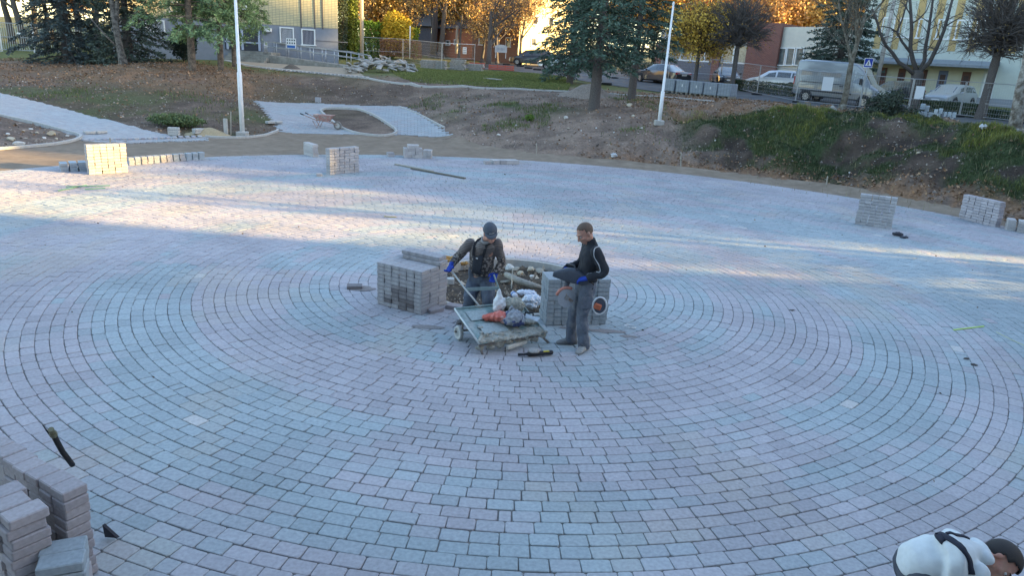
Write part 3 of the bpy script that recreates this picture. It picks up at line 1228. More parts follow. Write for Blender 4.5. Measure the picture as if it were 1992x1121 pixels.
def conifer(label, base, h, crown_from, width, seed, r=.22, lean=(0, 0), c0=(.030, .050, .042), c1=(.060, .085, .065), droop=.35, density=1.0, profile=.8, step=.34, nbr=(7, 10), zmax=None, name='spruce_tree', bark=None, flat=.5, needle=.16, cover=.85, zstart_len=1.0):
    """spruce: whorls of drooping branches carrying flat sprays of needles"""
    rs = np.random.default_rng(seed)
    t = thing(name, label, 'tree', base)
    tr = MB()
    tr.tube([(0, 0, -.4), (0, 0, 0), (lean[0] * h * .3, lean[1] * h * .3, h * .3), (lean[0] * h, lean[1] * h, h)], [r * 1.45, r * 1.25, r * .8, .02], 9)
    wd = MB()
    Ps, As, Sz, Tn = [], [], [], []
    z = crown_from
    top = zmax or h
    while z < top - .3:
        frac = 1 - (z - crown_from) / (h - crown_from)
        Lm = width * max(.05, frac) ** profile
        if z < crown_from + 1.0:
            Lm *= zstart_len + (1 - zstart_len) * (z - crown_from)
        nb = rs.integers(*nbr)
        a0 = rs.random() * 6.28
        for k in range(nb):
            a = a0 + 6.283 * k / nb + rs.normal(0, .22)
            L_ = Lm * rs.uniform(.62, 1.08)
            m = max(4, int(L_ / .28))
            s = np.linspace(0, 1, m + 1)
            dr = droop * rs.uniform(.6, 1.4)
            rad = L_ * s
            zz = z + rs.normal(0, .08) + .16 * L_ * s - dr * L_ * s ** 1.6 + .14 * L_ * np.maximum(0, s - .7) ** 1.0
            bx = np.cos(a) * rad + lean[0] * z
            by = np.sin(a) * rad + lean[1] * z
            pts = np.column_stack([bx, by, zz])
            wd.tube(pts[::2] if m > 5 else pts, list(np.linspace(.035 * (L_ / 2 + .3), .006, len(pts[::2] if m > 5 else pts))), 4, cap=False)
            dirb = np.array([math.cos(a), math.sin(a), 0])
            side = np.array([-math.sin(a), math.cos(a), 0])
            ntw = int(L_ * 13 * density)
            ss = rs.uniform(.16, 1.0, ntw) ** cover
            base_p = np.column_stack([np.interp(ss, s, pts[:, i]) for i in range(3)])
            sg = np.where(rs.random(ntw) < .5, -1, 1)[:, None]
            twl = (.14 + .42 * (1 - ss) * min(1, L_ / 2.2) + .1 * rs.random(ntw))[:, None]
            td = dirb[None, :] * rs.uniform(.35, 1.0, (ntw, 1)) + side[None, :] * sg * rs.uniform(.3, 1.0, (ntw, 1)) + np.array([0, 0, -1])[None, :] * rs.uniform(0, flat, (ntw, 1))
            td /= np.linalg.norm(td, axis=1, keepdims=True)
            for j in range(4):
                q = base_p + td * twl * (j / 3.2)
                Ps.append(q + rs.normal(0, .018, q.shape))
                ad = td + rs.normal(0, .42, td.shape)
                As.append(ad)
                Tn.append(.55 + .45 * ss + rs.normal(0, .1, ntw))
        z += step * rs.uniform(.75, 1.25) * (1 if frac > .3 else .8)
    tr.build('trunk', bark or M_bark_dark, t, True)
    cr = wd.build('crown', bark or M_bark_dark, t, False)
    P = np.concatenate(Ps)
    A = np.concatenate(As)
    tn = np.concatenate(Tn)
    V, Fq = leaf_quads(rs, P, needle, 0, A, aspect=.34)
    n = len(P)
    c = np.array(c0) + (np.array(c1) - np.array(c0)) * np.clip(tn + rs.normal(0, .2, n), 0, 1)[:, None]
    leaf_object('needles', V, Fq, 1.3 * c * np.exp(rs.normal(0, .18, n))[:, None], M_needle, t)  # needle tone lifted to stand in for distance haze
    return t


def soft_pine(label, base, h, crown_from, width, seed, r=.2, lean=(0, 0), c0=(.05, .085, .045), c1=(.12, .15, .06), name='pine_tree', ncl=1.0, bark=None):
    """pine with long soft needles in plumes"""
    rs = np.random.default_rng(seed)
    t = thing(name, label, 'tree', base)
    tr = MB()
    tr.tube([(0, 0, -.4), (0, 0, 0), (lean[0] * h * .3, lean[1] * h * .3, h * .3), (lean[0] * h, lean[1] * h, h)], [r * 1.3, r * 1.15, r * .9, .03], 9)
    wd = MB()
    Ps, As, Tn = [], [], []
    z = crown_from
    while z < h - .4:
        frac = 1 - (z - crown_from) / (h - crown_from)
        for k in range(rs.integers(4, 7)):
            a = rs.random() * 6.283
            L_ = width * (.35 + .65 * frac ** .7) * rs.uniform(.45, 1.1)
            s = np.linspace(0, 1, 7)
            zz = z + rs.normal(0, .15) + .12 * L_ * s - .38 * L_ * s ** 2 + rs.normal(0, .03, 7)
            wob = np.cumsum(rs.normal(0, .05, 7))
            pts = np.column_stack([np.cos(a + wob * .5) * L_ * s + lean[0] * z, np.sin(a + wob * .5) * L_ * s + lean[1] * z, zz])
            wd.tube(pts, list(np.linspace(.03 * (L_ / 2 + .4), .006, 7)), 4, cap=False)
            npl = int(L_ * 7 * ncl)
            ss = rs.uniform(.25, 1.02, npl)
            bp = np.column_stack([np.interp(ss, s, pts[:, i]) for i in range(3)])
            for q, s_ in zip(bp, ss):
                d = np.array([math.cos(a), math.sin(a), -.15]) * .7 + rs.normal(0, .55, 3)
                d /= np.linalg.norm(d)
                pl = rs.uniform(.2, .5)
                nn = 16
                u = rs.random(nn)
                Ps.append(q + d[None, :] * (u * pl)[:, None] + rs.normal(0, .03, (nn, 3)))
                ad = d[None, :] * .9 + rs.normal(0, .6, (nn, 3))
                ad[:, 2] -= .25
                As.append(ad)
                Tn.append(np.full(nn, rs.random() * .6 + .4 * s_))
        z += .42 * rs.uniform(.7, 1.3)
    tr.build('trunk', bark or M_bark_pine, t, True)
    wd.build('crown', bark or M_bark_pine, t, False)
    P, A, tn = np.concatenate(Ps), np.concatenate(As), np.concatenate(Tn)
    V, Fq = leaf_quads(rs, P, .17, 0, A, aspect=.26)
    n = len(P)
    c = np.array(c0) + (np.array(c1) - np.array(c0)) * np.clip(tn + rs.normal(0, .15, n), 0, 1)[:, None]
    leaf_object('needles', V, Fq, 1.4 * c * np.exp(rs.normal(0, .2, n))[:, None], M_needle, t)  # plume colour brightened in place of haze
    return t


def bush(name, label, base, size, n, leaf, c0, c1, seed, shape='ball', cat='shrub', stems=True, group=None, top=None):
    """shrub with stems and many leaves through an uneven volume"""
    rs = np.random.default_rng(seed)
    t = thing(name, label, cat, base, 0, group)
    d = rs.normal(size=(n, 3))
    d /= np.linalg.norm(d, axis=1, keepdims=True)
    rr = rs.random(n) ** .4
    if shape == 'ball':
        lump = .8 + .35 * vnoise(d[:, 0] * 2.2 + 5, d[:, 1] * 2.2 + d[:, 2] * 1.7, 1.0, seed)
        P = d * (rr * lump)[:, None] * np.array(size) * .5
        P[:, 2] += size[2] * .5
    elif shape == 'column':
        z = rs.random(n)
        prof = np.minimum(1, (1 - z) * 3.0) ** .6 * np.minimum(1, .5 + z * 4)
        a = rs.random(n) * 6.283
        q = (rs.random(n) ** .45) * prof * (.8 + .3 * vnoise(a * 2, z * 9, 1.0, seed))
        P = np.column_stack([np.cos(a) * q * size[0] / 2, np.sin(a) * q * size[1] / 2, z * size[2]])
    else:           # box hedge
        P = (rs.random((n, 3)) - .5)
        f = rs.integers(0, 3, n)
        sgn = np.where(rs.random(n) < .5, -.5, .5)
        sel = rs.random(n) < .75
        for i in range(3):
            P[:, i] = np.where(sel & (f == i), sgn * (.86 + .16 * rs.random(n)), P[:, i])
        P = P * np.array(size)
        P *= (1 + .12 * (vnoise(P[:, 0] * 1.3, P[:, 1] * 1.3 + P[:, 2], 1.0, seed) - .5))[:, None]
        P[:, 2] += size[2] * .5
    P[:, 2] = np.maximum(P[:, 2], .03)
    V, Fq = leaf_quads(rs, P, leaf, -.2, aspect=.8)
    zz = P[:, 2] / size[2]
    tcl = np.clip(vnoise(P[:, 0] * 3 / max(.4, size[0] / 2), P[:, 2] * 3 / max(.4, size[2] / 2), 1.0, seed + 3) * .6 + rs.random(n) * .5, 0, 1)
    c = np.array(c0) + (np.array(c1) - np.array(c0)) * tcl[:, None]
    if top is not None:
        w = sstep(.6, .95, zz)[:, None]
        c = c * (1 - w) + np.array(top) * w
    leaf_object('leaves', V, Fq, c, M_leaf, t)
    if stems:
        sb = MB()
        for k in range(7):
            a = rs.random() * 6.283
            e = Vector((math.cos(a) * size[0] * .3, math.sin(a) * size[1] * .3, size[2] * .75))
            sb.tube([(0, 0, -.1), e * .5 + Vector((0, 0, .1 * size[2])), e], [.03, .02, .008], 4)
        sb.build('stem', M_bark_dark, t)
    return t


def upz(p):
    """put a point on the ground"""
    return Vector((p.x, p.y, tz(p.x, p.y)))


def onY(px, py, Y):
    p = D(px, py, Y)
    return upz(p)


# --- conifers ------------------------------------------------------------------
conifer('dark broad spruce with branches down to the ground by the white fence', onY(133, 113, 47), 15, .35, 3.1, 1, r=.26, density=1.25, droop=.45, c0=(.030, .042, .046), c1=(.064, .082, .080), step=.36, zmax=7, needle=.2)
conifer('second dark spruce standing right behind the forked grey pine trunk', onY(252, 121, 46.5), 13, .3, 2.5, 2, r=.22, density=1.1, droop=.5, c0=(.032, .048, .046), c1=(.075, .094, .072), step=.36, zmax=7, needle=.2)
conifer('large blue green spruce with a bare trunk in front of the footpath', upz(onT(1155, 212)), 14, 2.3, 2.5, 3, r=.235, density=1.05, droop=.42, c0=(.028, .050, .040), c1=(.062, .096, .070), zmax=7.5, lean=(.01, 0), needle=.19)
conifer('spruce with low spreading branches beside the lawn, left of the bare trunk', upz(U(1108, 163)), 14, 1.2, 3.1, 4, r=.2, density=1.0, droop=.5, c0=(.028, .050, .040), c1=(.062, .096, .070), zmax=7.5, lean=(.02, 0), needle=.19)
conifer('spruce standing right on the footpath edge left of the white pole', upz(U(1228, 191)), 14, 2.6, 2.6, 5, r=.2, density=1.05, droop=.38, c0=(.028, .048, .040), c1=(.062, .094, .070), zmax=7.5, lean=(.012, 0), needle=.19)
conifer('dark dense conifer behind the silver van', onY(1626, 160, 56), 12, 2.0, 3.1, 6, r=.24, density=1.5, droop=.3, c0=(.030, .046, .042), c1=(.066, .088, .066), zmax=8.5, needle=.19)

soft_pine('green pine with soft hanging needles, front trunk left of the white pole', upz(onT(375, 138)), 12, 2.3, 3.0, 7, r=.19, c0=(.060, .105, .070), c1=(.17, .23, .10), ncl=1.5)
soft_pine('green pine with a crooked trunk close beside the white pole', upz(onT(430, 138)), 12, 2.2, 2.9, 8, r=.16, c0=(.07, .115, .065), c1=(.19, .24, .09), lean=(.02, .01), ncl=1.5)
soft_pine('leafy pine branches reaching in front of the brick house wall', onY(455, 119, 48.5), 11, 3.2, 3.3, 9, r=.12, c0=(.06, .10, .05), c1=(.17, .21, .075), lean=(.02, 0), ncl=1.5)

# forked grey trunk in front of the dark spruces
def forked_pine():
    b = upz(onT(241, 126))
    t = thing('forked_pine', 'forked grey trunk leaning in front of the dark spruces', 'tree', b)
    tr = MB()
    tr.tube([(.05, 0, -.4), (0, 0, 0), (-.12, 0, .8), (-.25, 0, 2.2), (-.42, .1, 3.6), (-.5, .1, 6), (-.5, 0, 9)], [.3, .27, .2, .18, .14, .12, .05], 9)
    tr.tube([(-.18, 0, 1.7), (-.2, .05, 2.4), (-.05, .1, 3.6), (0, .1, 6), (.1, 0, 8.5)], [.12, .13, .12, .1, .05], 8)
    tr.build('trunk', M_bark_grey, t, True)
    br = MB()
    rr = random.Random(5)
    br.tube([(-.08, 0, .8), (-.9, -.2, 1.7), (-1.6, -.3, 2.6), (-2.3, -.3, 2.9)], [.06, .05, .035, .015], 6)
    for k in range(26):
        z = rr.uniform(2.2, 8)
        a = rr.random() * 6.28
        L_ = rr.uniform(.8, 2.2)
        p = Vector((-.4, .1, z))
        e = p + Vector((math.cos(a) * L_, math.sin(a) * L_, rr.uniform(-.5, .3)))
        br.tube([p, p.lerp(e, .5) + Vector((0, 0, .15)), e], [.035, .022, .008], 4)
    br.build('crown', M_bark_grey, t, True)
    rs = np.random.default_rng(77)
    n = 5000
    c = np.column_stack([rs.normal(-.3, .9, 60), rs.normal(0, .9, 60), rs.uniform(3.3, 8.5, 60)])
    P = c[rs.integers(0, 60, n)] + rs.normal(0, .22, (n, 3))
    V, Fq = leaf_quads(rs, P, .15, .2, aspect=.3)
    leaf_object('needles', V, Fq, ramp_cols(rs, n, (.035, .06, .05), (.08, .11, .07)), M_needle, t)


forked_pine()

# --- round headed and bare trees --------------------------------------------------
globe_tree('round headed tree with yellow autumn leaves over the hedge', onY(1352, 160, 56), 2.0, 2.35, .15, 11, M_bark_dark, leaves=(15000, .13, (.42, .26, .045), (.60, .40, .08), .45, .95), squash=1.0, ntw=200, name='yellow_tree')
globe_tree('bare dark round headed tree in front of the shop windows', onY(1424, 165, 54), 2.7, 2.1, .17, 12, M_bark_dark, leaves=(300, .1, (.2, .12, .04), (.3, .18, .05), .2, .6), squash=1.0, ntw=300, lean=(.01, 0))
globe_tree('bare dark round headed tree in front of the glazed white door', onY(1908, 222, 43), 3.0, 2.35, .24, 13, M_bark_dark, squash=1.05, ntw=330, lean=(.03, 0), leaves=(260, .09, (.2, .14, .05), (.3, .2, .06), .2, .7))
bare_tree('slim bare tree with a mossy trunk in front of the silver van', upz(onT(1637, 216)), 8.5, .19, 14, M_bark_lichen, 4, lean=(.035, .0), trunk_frac=.62, spread=.55, kids=(4, 6), kid_from=.42, minr=.008)


def big_multi_stem():
    b = upz(onT(1776, 218))
    t = thing('multi_stem_tree', 'big dark tree splitting into several crooked stems right of the van', 'tree', b)
    s = 38.0 / F

    def q(px, py, dy=0):
        # offset from the base point, turned so photo upright is true upright
        dx, dz = (px - 1776) * s, (218 - py) * s
        c, sn = math.cos(.075), math.sin(.075)
        return Vector((dx * c - dz * sn * 2.3, dy, dz))
    tr = MB()
    tr.tube([q(1776, 230), q(1776, 214), q(1778, 190), q(1779, 160), q(1782, 135), q(1783, 126)], [.42, .36, .31, .30, .34, .26], 10)
    stems = [([q(1780, 140), q(1758, 124, -.1), q(1735, 112, -.2), q(1722, 95, -.2), q(1703, 78, -.3), q(1690, 55, -.3), q(1682, 30, -.3), q(1668, 5, -.4)], .13),
             ([q(1781, 132), q(1772, 105, .1), q(1766, 80, .15), q(1768, 40, .2), q(1764, 0, .2), q(1758, -50, .2)], .155),
             ([q(1766, 90, .1), q(1750, 68, .3), q(1738, 48, .35), q(1750, 20, .4), q(1760, -20, .4)], .085),
             ([q(1784, 130), q(1800, 105, .2), q(1802, 75, .25), q(1808, 40, .3), q(1812, 0, .3), q(1815, -45, .3)], .13),
             ([q(1784, 132), q(1806, 108, -.1), q(1820, 75, -.15), q(1832, 40, -.2), q(1840, 5, -.2), q(1850, -40, -.2)], .15),
             ([q(1738, 48, .35), q(1722, 40, .3), q(1705, 38, .2), q(1690, 40, .1)], .045),
             ([q(1766, 30, .2), q(1782, 18, .1), q(1795, 2, 0), q(1805, -25, 0)], .05),
             ([q(1836, 30, -.2), q(1855, 18, -.2), q(1872, 8, -.2)], .045)]
    w = Wood(99)
    for pts, r in stems:
        n = len(pts)
        tr.tube(pts, [r * (1 - .55 * i / (n - 1)) for i in range(n)], 8)
        for i in range(2, n):
            for k in range(2):
                d = (pts[i] - pts[i - 1]).normalized()
                o = Vector((w.r.gauss(0, 1), w.r.gauss(0, .7), w.r.gauss(.3, .6))).normalized()
                w.grow(pts[i - 1].lerp(pts[i], w.r.random()), (d * .5 + o).normalized(), w.r.uniform(.7, 1.6), r * .22, 2, 4, .6, .2, .2, 3, (3, 4), .6, .6, .3, .006)
    tr.build('trunk', M_bark_dark, t, True)
    w.branch.build('crown', M_bark_dark, t, True)


big_multi_stem()
bare_tree('pale scaly trunk at the right edge in front of the grass', upz(onT(1968, 277)), 9, .26, 15, M_bark_birch, 4, lean=(-.09, .0), trunk_frac=.6, kids=(3, 5), kid_from=.5, spread=.6, minr=.008)

# trees behind the lawn
LEAF_O = ((.46, .22, .05), (.62, .36, .08))
bare_tree('dark bare tree at the far edge of the lawn beside the orange barrier', U(949, 132), 12.5, .26, 21, M_bark_dark, 5, trunk_frac=.40, kids=(4, 5), spread=.8, up=.18, leaves=(900, .14, *LEAF_O, .15), kid_from=.28)
bare_tree('tall double stemmed tree behind the slab pile', U(842, 112), 16, .42, 22, M_bark_dark, 4, trunk_frac=.5, kids=(4, 6), spread=.5, up=.3, leaves=(3200, .24, *LEAF_O, .3), kid_from=.25)
bare_tree('orange leaved tree standing just right of the double stemmed tree', D(856, 100, 76) - Vector((0, 0, .4)), 14, .3, 23, M_bark_dark, 4, trunk_frac=.45, kids=(4, 5), leaves=(4200, .26, *LEAF_O, .35))
bare_tree('leaning bare tree in front of the cream wall', U(1000, 112), 10, .24, 24, M_bark_dark, 4, trunk_frac=.5, kids=(4, 6), spread=.7, lean=(.1, 0), leaves=(900, .2, (.40, .22, .06), (.55, .33, .1), .3), kid_from=.3)
bare_tree('small bare tree left of the dark car', U(905, 110), 9, .18, 25, M_bark_dark, 4, trunk_frac=.4, kids=(4, 5), leaves=(1500, .2, *LEAF_O, .3))
_sp = [('between the utility pole and the orange shrub', 722, 74), ('just right of the yellow shrub', 808, 78), ('left of the dark bare tree', 893, 76), ('behind the dark bare tree', 938, 79), ('right of the dark bare tree', 968, 77), ('left of the cream sunlit house', 1012, 78)]
for _k, (_l, _px, _Y) in enumerate(_sp):
    _q = D(_px, 100, _Y)
    bare_tree('twiggy tree with thin golden leaves, ' + _l, (_q.x, _q.y, tz(_q.x, _q.y)), 11 + _k % 3, .17, 40 + _k, M_bark_dark, 5, trunk_frac=.34, kids=(3, 5), spread=.7, up=.25, leaves=(3600, .15, (.44, .25, .08), (.62, .42, .15), .3), kid_from=.3, group=None, minr=.011)
bush('yellow_shrub', 'bright yellow autumn shrub in front of the tall hedge', D(770, 101, 72), (3.2, 2.2, 3.6), 7000, .17, (.40, .27, .03), (.62, .46, .05), 31)
bush('orange_shrub', 'tall orange leaved shrub left of the yellow shrub', D(752, 98, 76), (4.4, 3, 5.6), 8000, .2, (.36, .17, .035), (.52, .30, .06), 32)


def hedge_run(label, p0, p1, h, d, n, c0, c1, seed, top=None, leaf=.12, name='hedge', group=None):
    c = (p0 + p1) / 2
    v = p1 - p0
    t = bush(name, label, (0, 0, 0), (v.xy.length, d, h), n, leaf, c0, c1, seed, 'box', 'hedge', False, group, top)
    t.location = (c.x, c.y, min(p0.z, p1.z) - .1)
    t.rotation_euler = (0, 0, math.atan2(v.y, v.x))
    return t


hedge_run('tall clipped green hedge with a sunlit top right of the house', D(664, 112, 69), D(752, 104, 73), 3.3, 1.6, 9000, (.05, .10, .02), (.13, .21, .03), 33, leaf=.18, top=(.16, .25, .03))  # top leaves toned brighter, sunlight put into their colour
hedge_run('green hedge end right of the yellow shrub', D(752, 104, 76), D(812, 104, 76), 2.6, 1.6, 4000, (.10, .16, .02), (.24, .28, .03), 34, leaf=.17)
hedge_run('low brown leaved hedge on the far side of the lawn', D(742, 105, 70), D(818, 103, 70), 1.35, .9, 4200, (.17, .085, .05), (.27, .15, .08), 35, leaf=.11)
bush('thuja_column', 'slim yellow green columnar thuja by the house corner, left one', D(677, 108, 69), (.95, .95, 8.0), 4500, .15, (.045, .075, .025), (.16, .20, .035), 36, 'column', 'tree', True)
bush('thuja_column', 'slim yellow green columnar thuja by the house corner, right one', D(688, 108, 68), (.85, .85, 7.6), 4500, .15, (.06, .09, .025), (.20, .24, .04), 37, 'column', 'tree', True)
bush('thuja_column', 'dark shaded thuja right against the house corner', D(667, 108, 67), (.9, .9, 8.5), 3500, .15, (.03, .05, .04), (.06, .08, .05), 38, 'column', 'tree', True)  # leaves darker than the lit pair, shade put into the colour
bush('thuja_ball', 'dark round thuja with sunlight painted yellow on its top beside the house wall', onY(357, 115, 49), (1.75, 1.6, 2.3), 5000, .1, (.02, .035, .03), (.05, .07, .05), 39, top=(.18, .22, .03))  # yellow top tone stands for sun on dark leaves

# far wood of autumn trees that closes the view
def far_wood():
    rs = np.random.default_rng(5)
    protos = []
    for k in range(4):
        c0, c1 = [((.46, .20, .05), (.62, .33, .07)), ((.54, .32, .08), (.70, .48, .12)), ((.38, .20, .08), (.52, .31, .11)), ((.44, .28, .09), (.58, .38, .12))][k]
        protos.append(bare_tree('x', (0, 0, 0), 15, .28, 60 + k, M_bark_dark, 4, trunk_frac=.4, kids=(4, 5), leaves=(6500, .36, c0, c1, .55), group='autumn trees far behind the street', name='autumn_tree', minr=.014))
    first = [True] * 4
    pos = []
    for i, px in enumerate(np.linspace(655, 1130, 24)):
        pos.append((px + rs.normal(0, 6), 92 + rs.random() * 26))
    for i, px in enumerate(np.linspace(1215, 1720, 20)):
        pos.append((px + rs.normal(0, 6), 88 + rs.random() * 22))
    for i, px in enumerate(np.linspace(-70, 250, 14)):
        pos.append((px + rs.normal(0, 8), 66 + rs.random() * 22))
    names = ['orange leaved tree in the far wood behind the street', 'golden leaved tree in the far wood behind the street', 'brown leaved thin tree in the far wood behind the street', 'yellow brown tree in the far wood behind the street']
    for i, (px, Y) in enumerate(pos):
        k = i % 4
        o = protos[k] if first[k] else copy_tree(protos[k])
        first[k] = False
        p = D(px, 100, Y)
        o.location = (p.x, p.y, tz(p.x, p.y) - .2)
        o.rotation_euler = (0, 0, rs.random() * 6.28)
        sc = rs.uniform(.8, 1.15)
        o.scale = (sc, sc, sc)
        o['label'] = names[k]
        o['group'] = names[k].replace('tree', 'trees')


far_wood()

# bare trees in the gap on the right: their branches streak the light on the square
for k, (x, y, h) in enumerate([(36, 10.4, 9), (37, 15.0, 13), (33, 17.2, 12), (43, 16.6, 13), (41, 19.0, 13), (39, 16.0, 11)]):
    bare_tree('bare street tree out of view on the right beside the square, %s' % ['nearest', 'second', 'third', 'fourth', 'fifth', 'farthest'][k], (x, y, tz(x, y)), h, .22, 80 + k, M_bark_dark, 4, trunk_frac=.4, kids=(4, 5), spread=.7, minr=.012)


bare_tree('bushy unseen bare tree added on the right to soften the nearer block shadow', (33, 11.6, tz(33, 11.6)), 11, .2, 91, M_bark_dark, 4, trunk_frac=.35, kids=(4, 6), spread=.8, minr=.012)  # unseen, added to blur the edge of the block's shadow

hedge_run('tall clipped unseen hedge added on the right to shade the edge of the square', Vector((20.4, 3, tz(20.4, 3))), Vector((20.4, 14.7, tz(20.4, 14.7))), 2.9, 1.0, 9000, (.05, .08, .03), (.11, .15, .05), 92, leaf=.16)  # unseen, added to keep low sun off the right edge of the paving

for k, (x, y) in enumerate([(36, 17.4), (44, 15.3), (38, 19.2)]):  # unseen trees added to thicken the shade over the far paving
    bush('unseen_leafy_tree', 'broad unseen leafy tree added on the right to shade the far paving, %s' % ['nearest', 'farthest', 'middle one'][k], (x, y, tz(x, y)), (4.5, 3.0, 9), 2600, .4, (.08, .10, .03), (.2, .17, .05), 95 + k, 'ball', 'tree', True)

# thin lamp posts on the pavement to the right, out of view: their shadows cross the square
for k, (x, y) in enumerate([(27.5, 14.55), (31, 13.7)]):
    t = thing('street_lamp', 'tall thin street lamp out of view on the right beside the square, %s one' % ['nearer', 'farther'][k], 'street lamp', (x, y, tz(x, y)))
    mb = MB()
    mb.tube([(0, 0, -.2), (0, 0, 4), (0, 0, 9), (-.3, 0, 9.5), (-1.2, 0, 9.7)], [.16, .14, .12, .09, .06], 10)
    mb.build('post', mat('lamp_post_steel', (.42, .43, .44), .5, metal=.6), t, True)
    mb = MB()
    mb.bbox((-1.5, 0, 9.68), (.6, .22, .12), b=.03)
    mb.build('lamp_head', mat('lamp_head_grey', (.3, .3, .31), .5), t)
# ================================================================ buildings
class Face:
    """a vertical wall plane: photo positions to (u, z) on it"""

    def __init__(self, p0, p1, z0):
        self.p0 = Vector((p0[0], p0[1], 0))
        d = Vector((p1[0] - p0[0], p1[1] - p0[1], 0))
        self.len = d.length
        self.d = d.normalized()
        self.n = Vector((self.d.y, -self.d.x, 0))      # towards the viewer when d runs to the right
        self.z0 = z0
        self.rz = math.atan2(self.d.y, self.d.x)

    def uz(self, px, py):
        r = ray(px, py)
        o = Vector((0, 0, CAMH))
        t = (self.p0 - o).dot(self.n) / r.dot(self.n)
        q = o + r * t
        return (q - self.p0).dot(self.d), q.z - self.z0

    def rect(self, x0, y0, x1, y1):
        """(u centre, z centre, width, height) from a photo rectangle, measured along its middle lines"""
        ua, _ = self.uz(x0, (y0 + y1) / 2)
        ub, _ = self.uz(x1, (y0 + y1) / 2)
        _, za = self.uz((x0 + x1) / 2, y0)
        _, zb = self.uz((x0 + x1) / 2, y1)
        return (ua + ub) / 2, (za + zb) / 2, abs(ub - ua), abs(za - zb)


def brick_mat(name, c1, c2, mortar, bw, bh, ms=.012, offset=.5, rough=.9):
    m = mat(name, c1, rough, spec=.15)
    nt = m.node_tree
    N, L = nt.nodes, nt.links
    tc = N.new('ShaderNodeTexCoord')
    sp = N.new('ShaderNodeSeparateXYZ')
    cb = N.new('ShaderNodeCombineXYZ')
    L.new(tc.outputs['Object'], sp.inputs[0])
    ad = N.new('ShaderNodeMath')
    L.new(sp.outputs['X'], ad.inputs[0])
    L.new(sp.outputs['Y'], ad.inputs[1])
    L.new(ad.outputs[0], cb.inputs['X'])
    L.new(sp.outputs['Z'], cb.inputs['Y'])
    b = N.new('ShaderNodeTexBrick')
    b.offset = offset
    b.inputs['Scale'].default_value = 1
    b.inputs['Brick Width'].default_value = bw
    b.inputs['Row Height'].default_value = bh
    b.inputs['Mortar Size'].default_value = ms
    b.inputs['Mortar Smooth'].default_value = .2
    b.inputs['Color1'].default_value = (*c1, 1)
    b.inputs['Color2'].default_value = (*c2, 1)
    b.inputs['Mortar'].default_value = (*mortar, 1)
    L.new(cb.outputs[0], b.inputs['Vector'])
    L.new(b.outputs['Color'], N['Principled BSDF'].inputs['Base Color'])
    return m


M_white = mat('white_paint', (.72, .72, .70), .55)
M_glassd = mat('dark_glass', (.035, .04, .05), .08, spec=.9)
M_galv = mat('galvanised_steel', (.42, .43, .44), .45, metal=.75, var=.12, vscale=9)
M_paintw = mat('white_pole_paint', (.68, .68, .67), .5, var=.06, vscale=3)
M_black = mat('black_rubber', (.022, .022, .024), .85)


def window(t, f, rect, frame_w=.09, out=.03, curtain=None, mull=0, glass=None):
    u, z, w, h = rect
    fr = MB()
    fw = frame_w
    fr.box((u, -out, z + h / 2 - fw / 2), (w, .1, fw))
    fr.box((u, -out - .02, z - h / 2 + fw / 2), (w + .1, .16, fw))
    for s in (-1, 1):
        fr.box((u + s * (w / 2 - fw / 2), -out, z), (fw, .1, h - 2 * fw))
    for k in range(mull):
        fr.box((u - w / 2 + w * (k + 1) / (mull + 1), -out, z), (.06, .08, h - 2 * fw))
    o = fr.build('window', M_white, t)
    g = MB()
    g.box((u, -out + .035, z), (w - 2 * fw + .01, .02, h - 2 * fw + .01))
    g.build('pane', glass or M_glassd, o)
    if curtain:
        c = MB()
        n = int((w - .2) / .09)
        for k in range(n):
            c.box((u - w / 2 + .12 + (w - .24) * (k + .5) / n, -out + .018, z), (.05, .01, h - 2 * fw - .05))
        c.build('curtain', mat('curtain_' + curtain, (.5, .5, .52) if curtain == 'blind' else (.30, .29, .33), .9), o)
    return o


# ---- yellow brick house on the left -----------------------------------------------
HF = Face((-29.9, 55.5), (-14.1, 57.8), 2.2)
house = thing('brick_house', 'long house with yellow brick upper wall, grey plinth storey and wheelchair ramp', 'house', (HF.p0.x, HF.p0.y, HF.z0), HF.rz)
zb = HF.uz(620, 53.2)[1]
M_hgrey = mat('grey_render', (.235, .25, .285), .9, var=.07, vscale=1.3, spec=.2)
M_hyel = brick_mat('yellow_brick', (.62, .52, .30), (.52, .45, .27), (.27, .25, .19), .25, .115, .014, 0.0)
mb = MB()
SK = -2.4


def skew_box(mb, u0, u1, z0, z1, y0=0.0, y1=10.0, sk=None):
    k = (SK if sk is None else sk) / 10.0
    P4 = [(u0 + k * y0, y0), (u1 + k * y0, y0), (u1 + k * y1, y1), (u0 + k * y1, y1)]
    mb.prism(P4, z0, z1)


skew_box(mb, 0, HF.len, -1, zb)
mb.build('plinth_wall', M_hgrey, house)
mb = MB()
skew_box(mb, 0, HF.len, zb, zb + 6.4, -.025)
mb.build('brick_wall', M_hyel, house)
mb = MB()
for px in (585.5, 612, 627.5):
    u = HF.uz(px, 30)[0]
    mb.box((u, -.03, zb + 3.1), (.10, .05, 6.4))
mb.build('expansion_strip', mat('strip_dark', (.12, .11, .10), .8), house)
mb = MB()
skew_box(mb, -.2, HF.len + .2, zb + 6.41, zb + 6.7, -.3, 10.3)
mb.build('roof', mat('roof_dark', (.1, .1, .1), .8), house)
window(house, HF, HF.rect(544.5, 52.5, 572, 85.5), curtain='blind')
window(house, HF, HF.rect(586.5, 56, 613.5, 88.5), curtain='drape')
window(house, HF, HF.rect(283, 38, 321, 63), curtain='blind')
for x0, x1 in ((505, 533), (462, 490), (330, 356), (250, 276), (205, 230)):
    pass
for x0, x1, y0, y1 in ((455, 480, -2, 18), (330, 352, 2, 24)):
    window(house, HF, HF.rect(x0, y0, x1, y1))
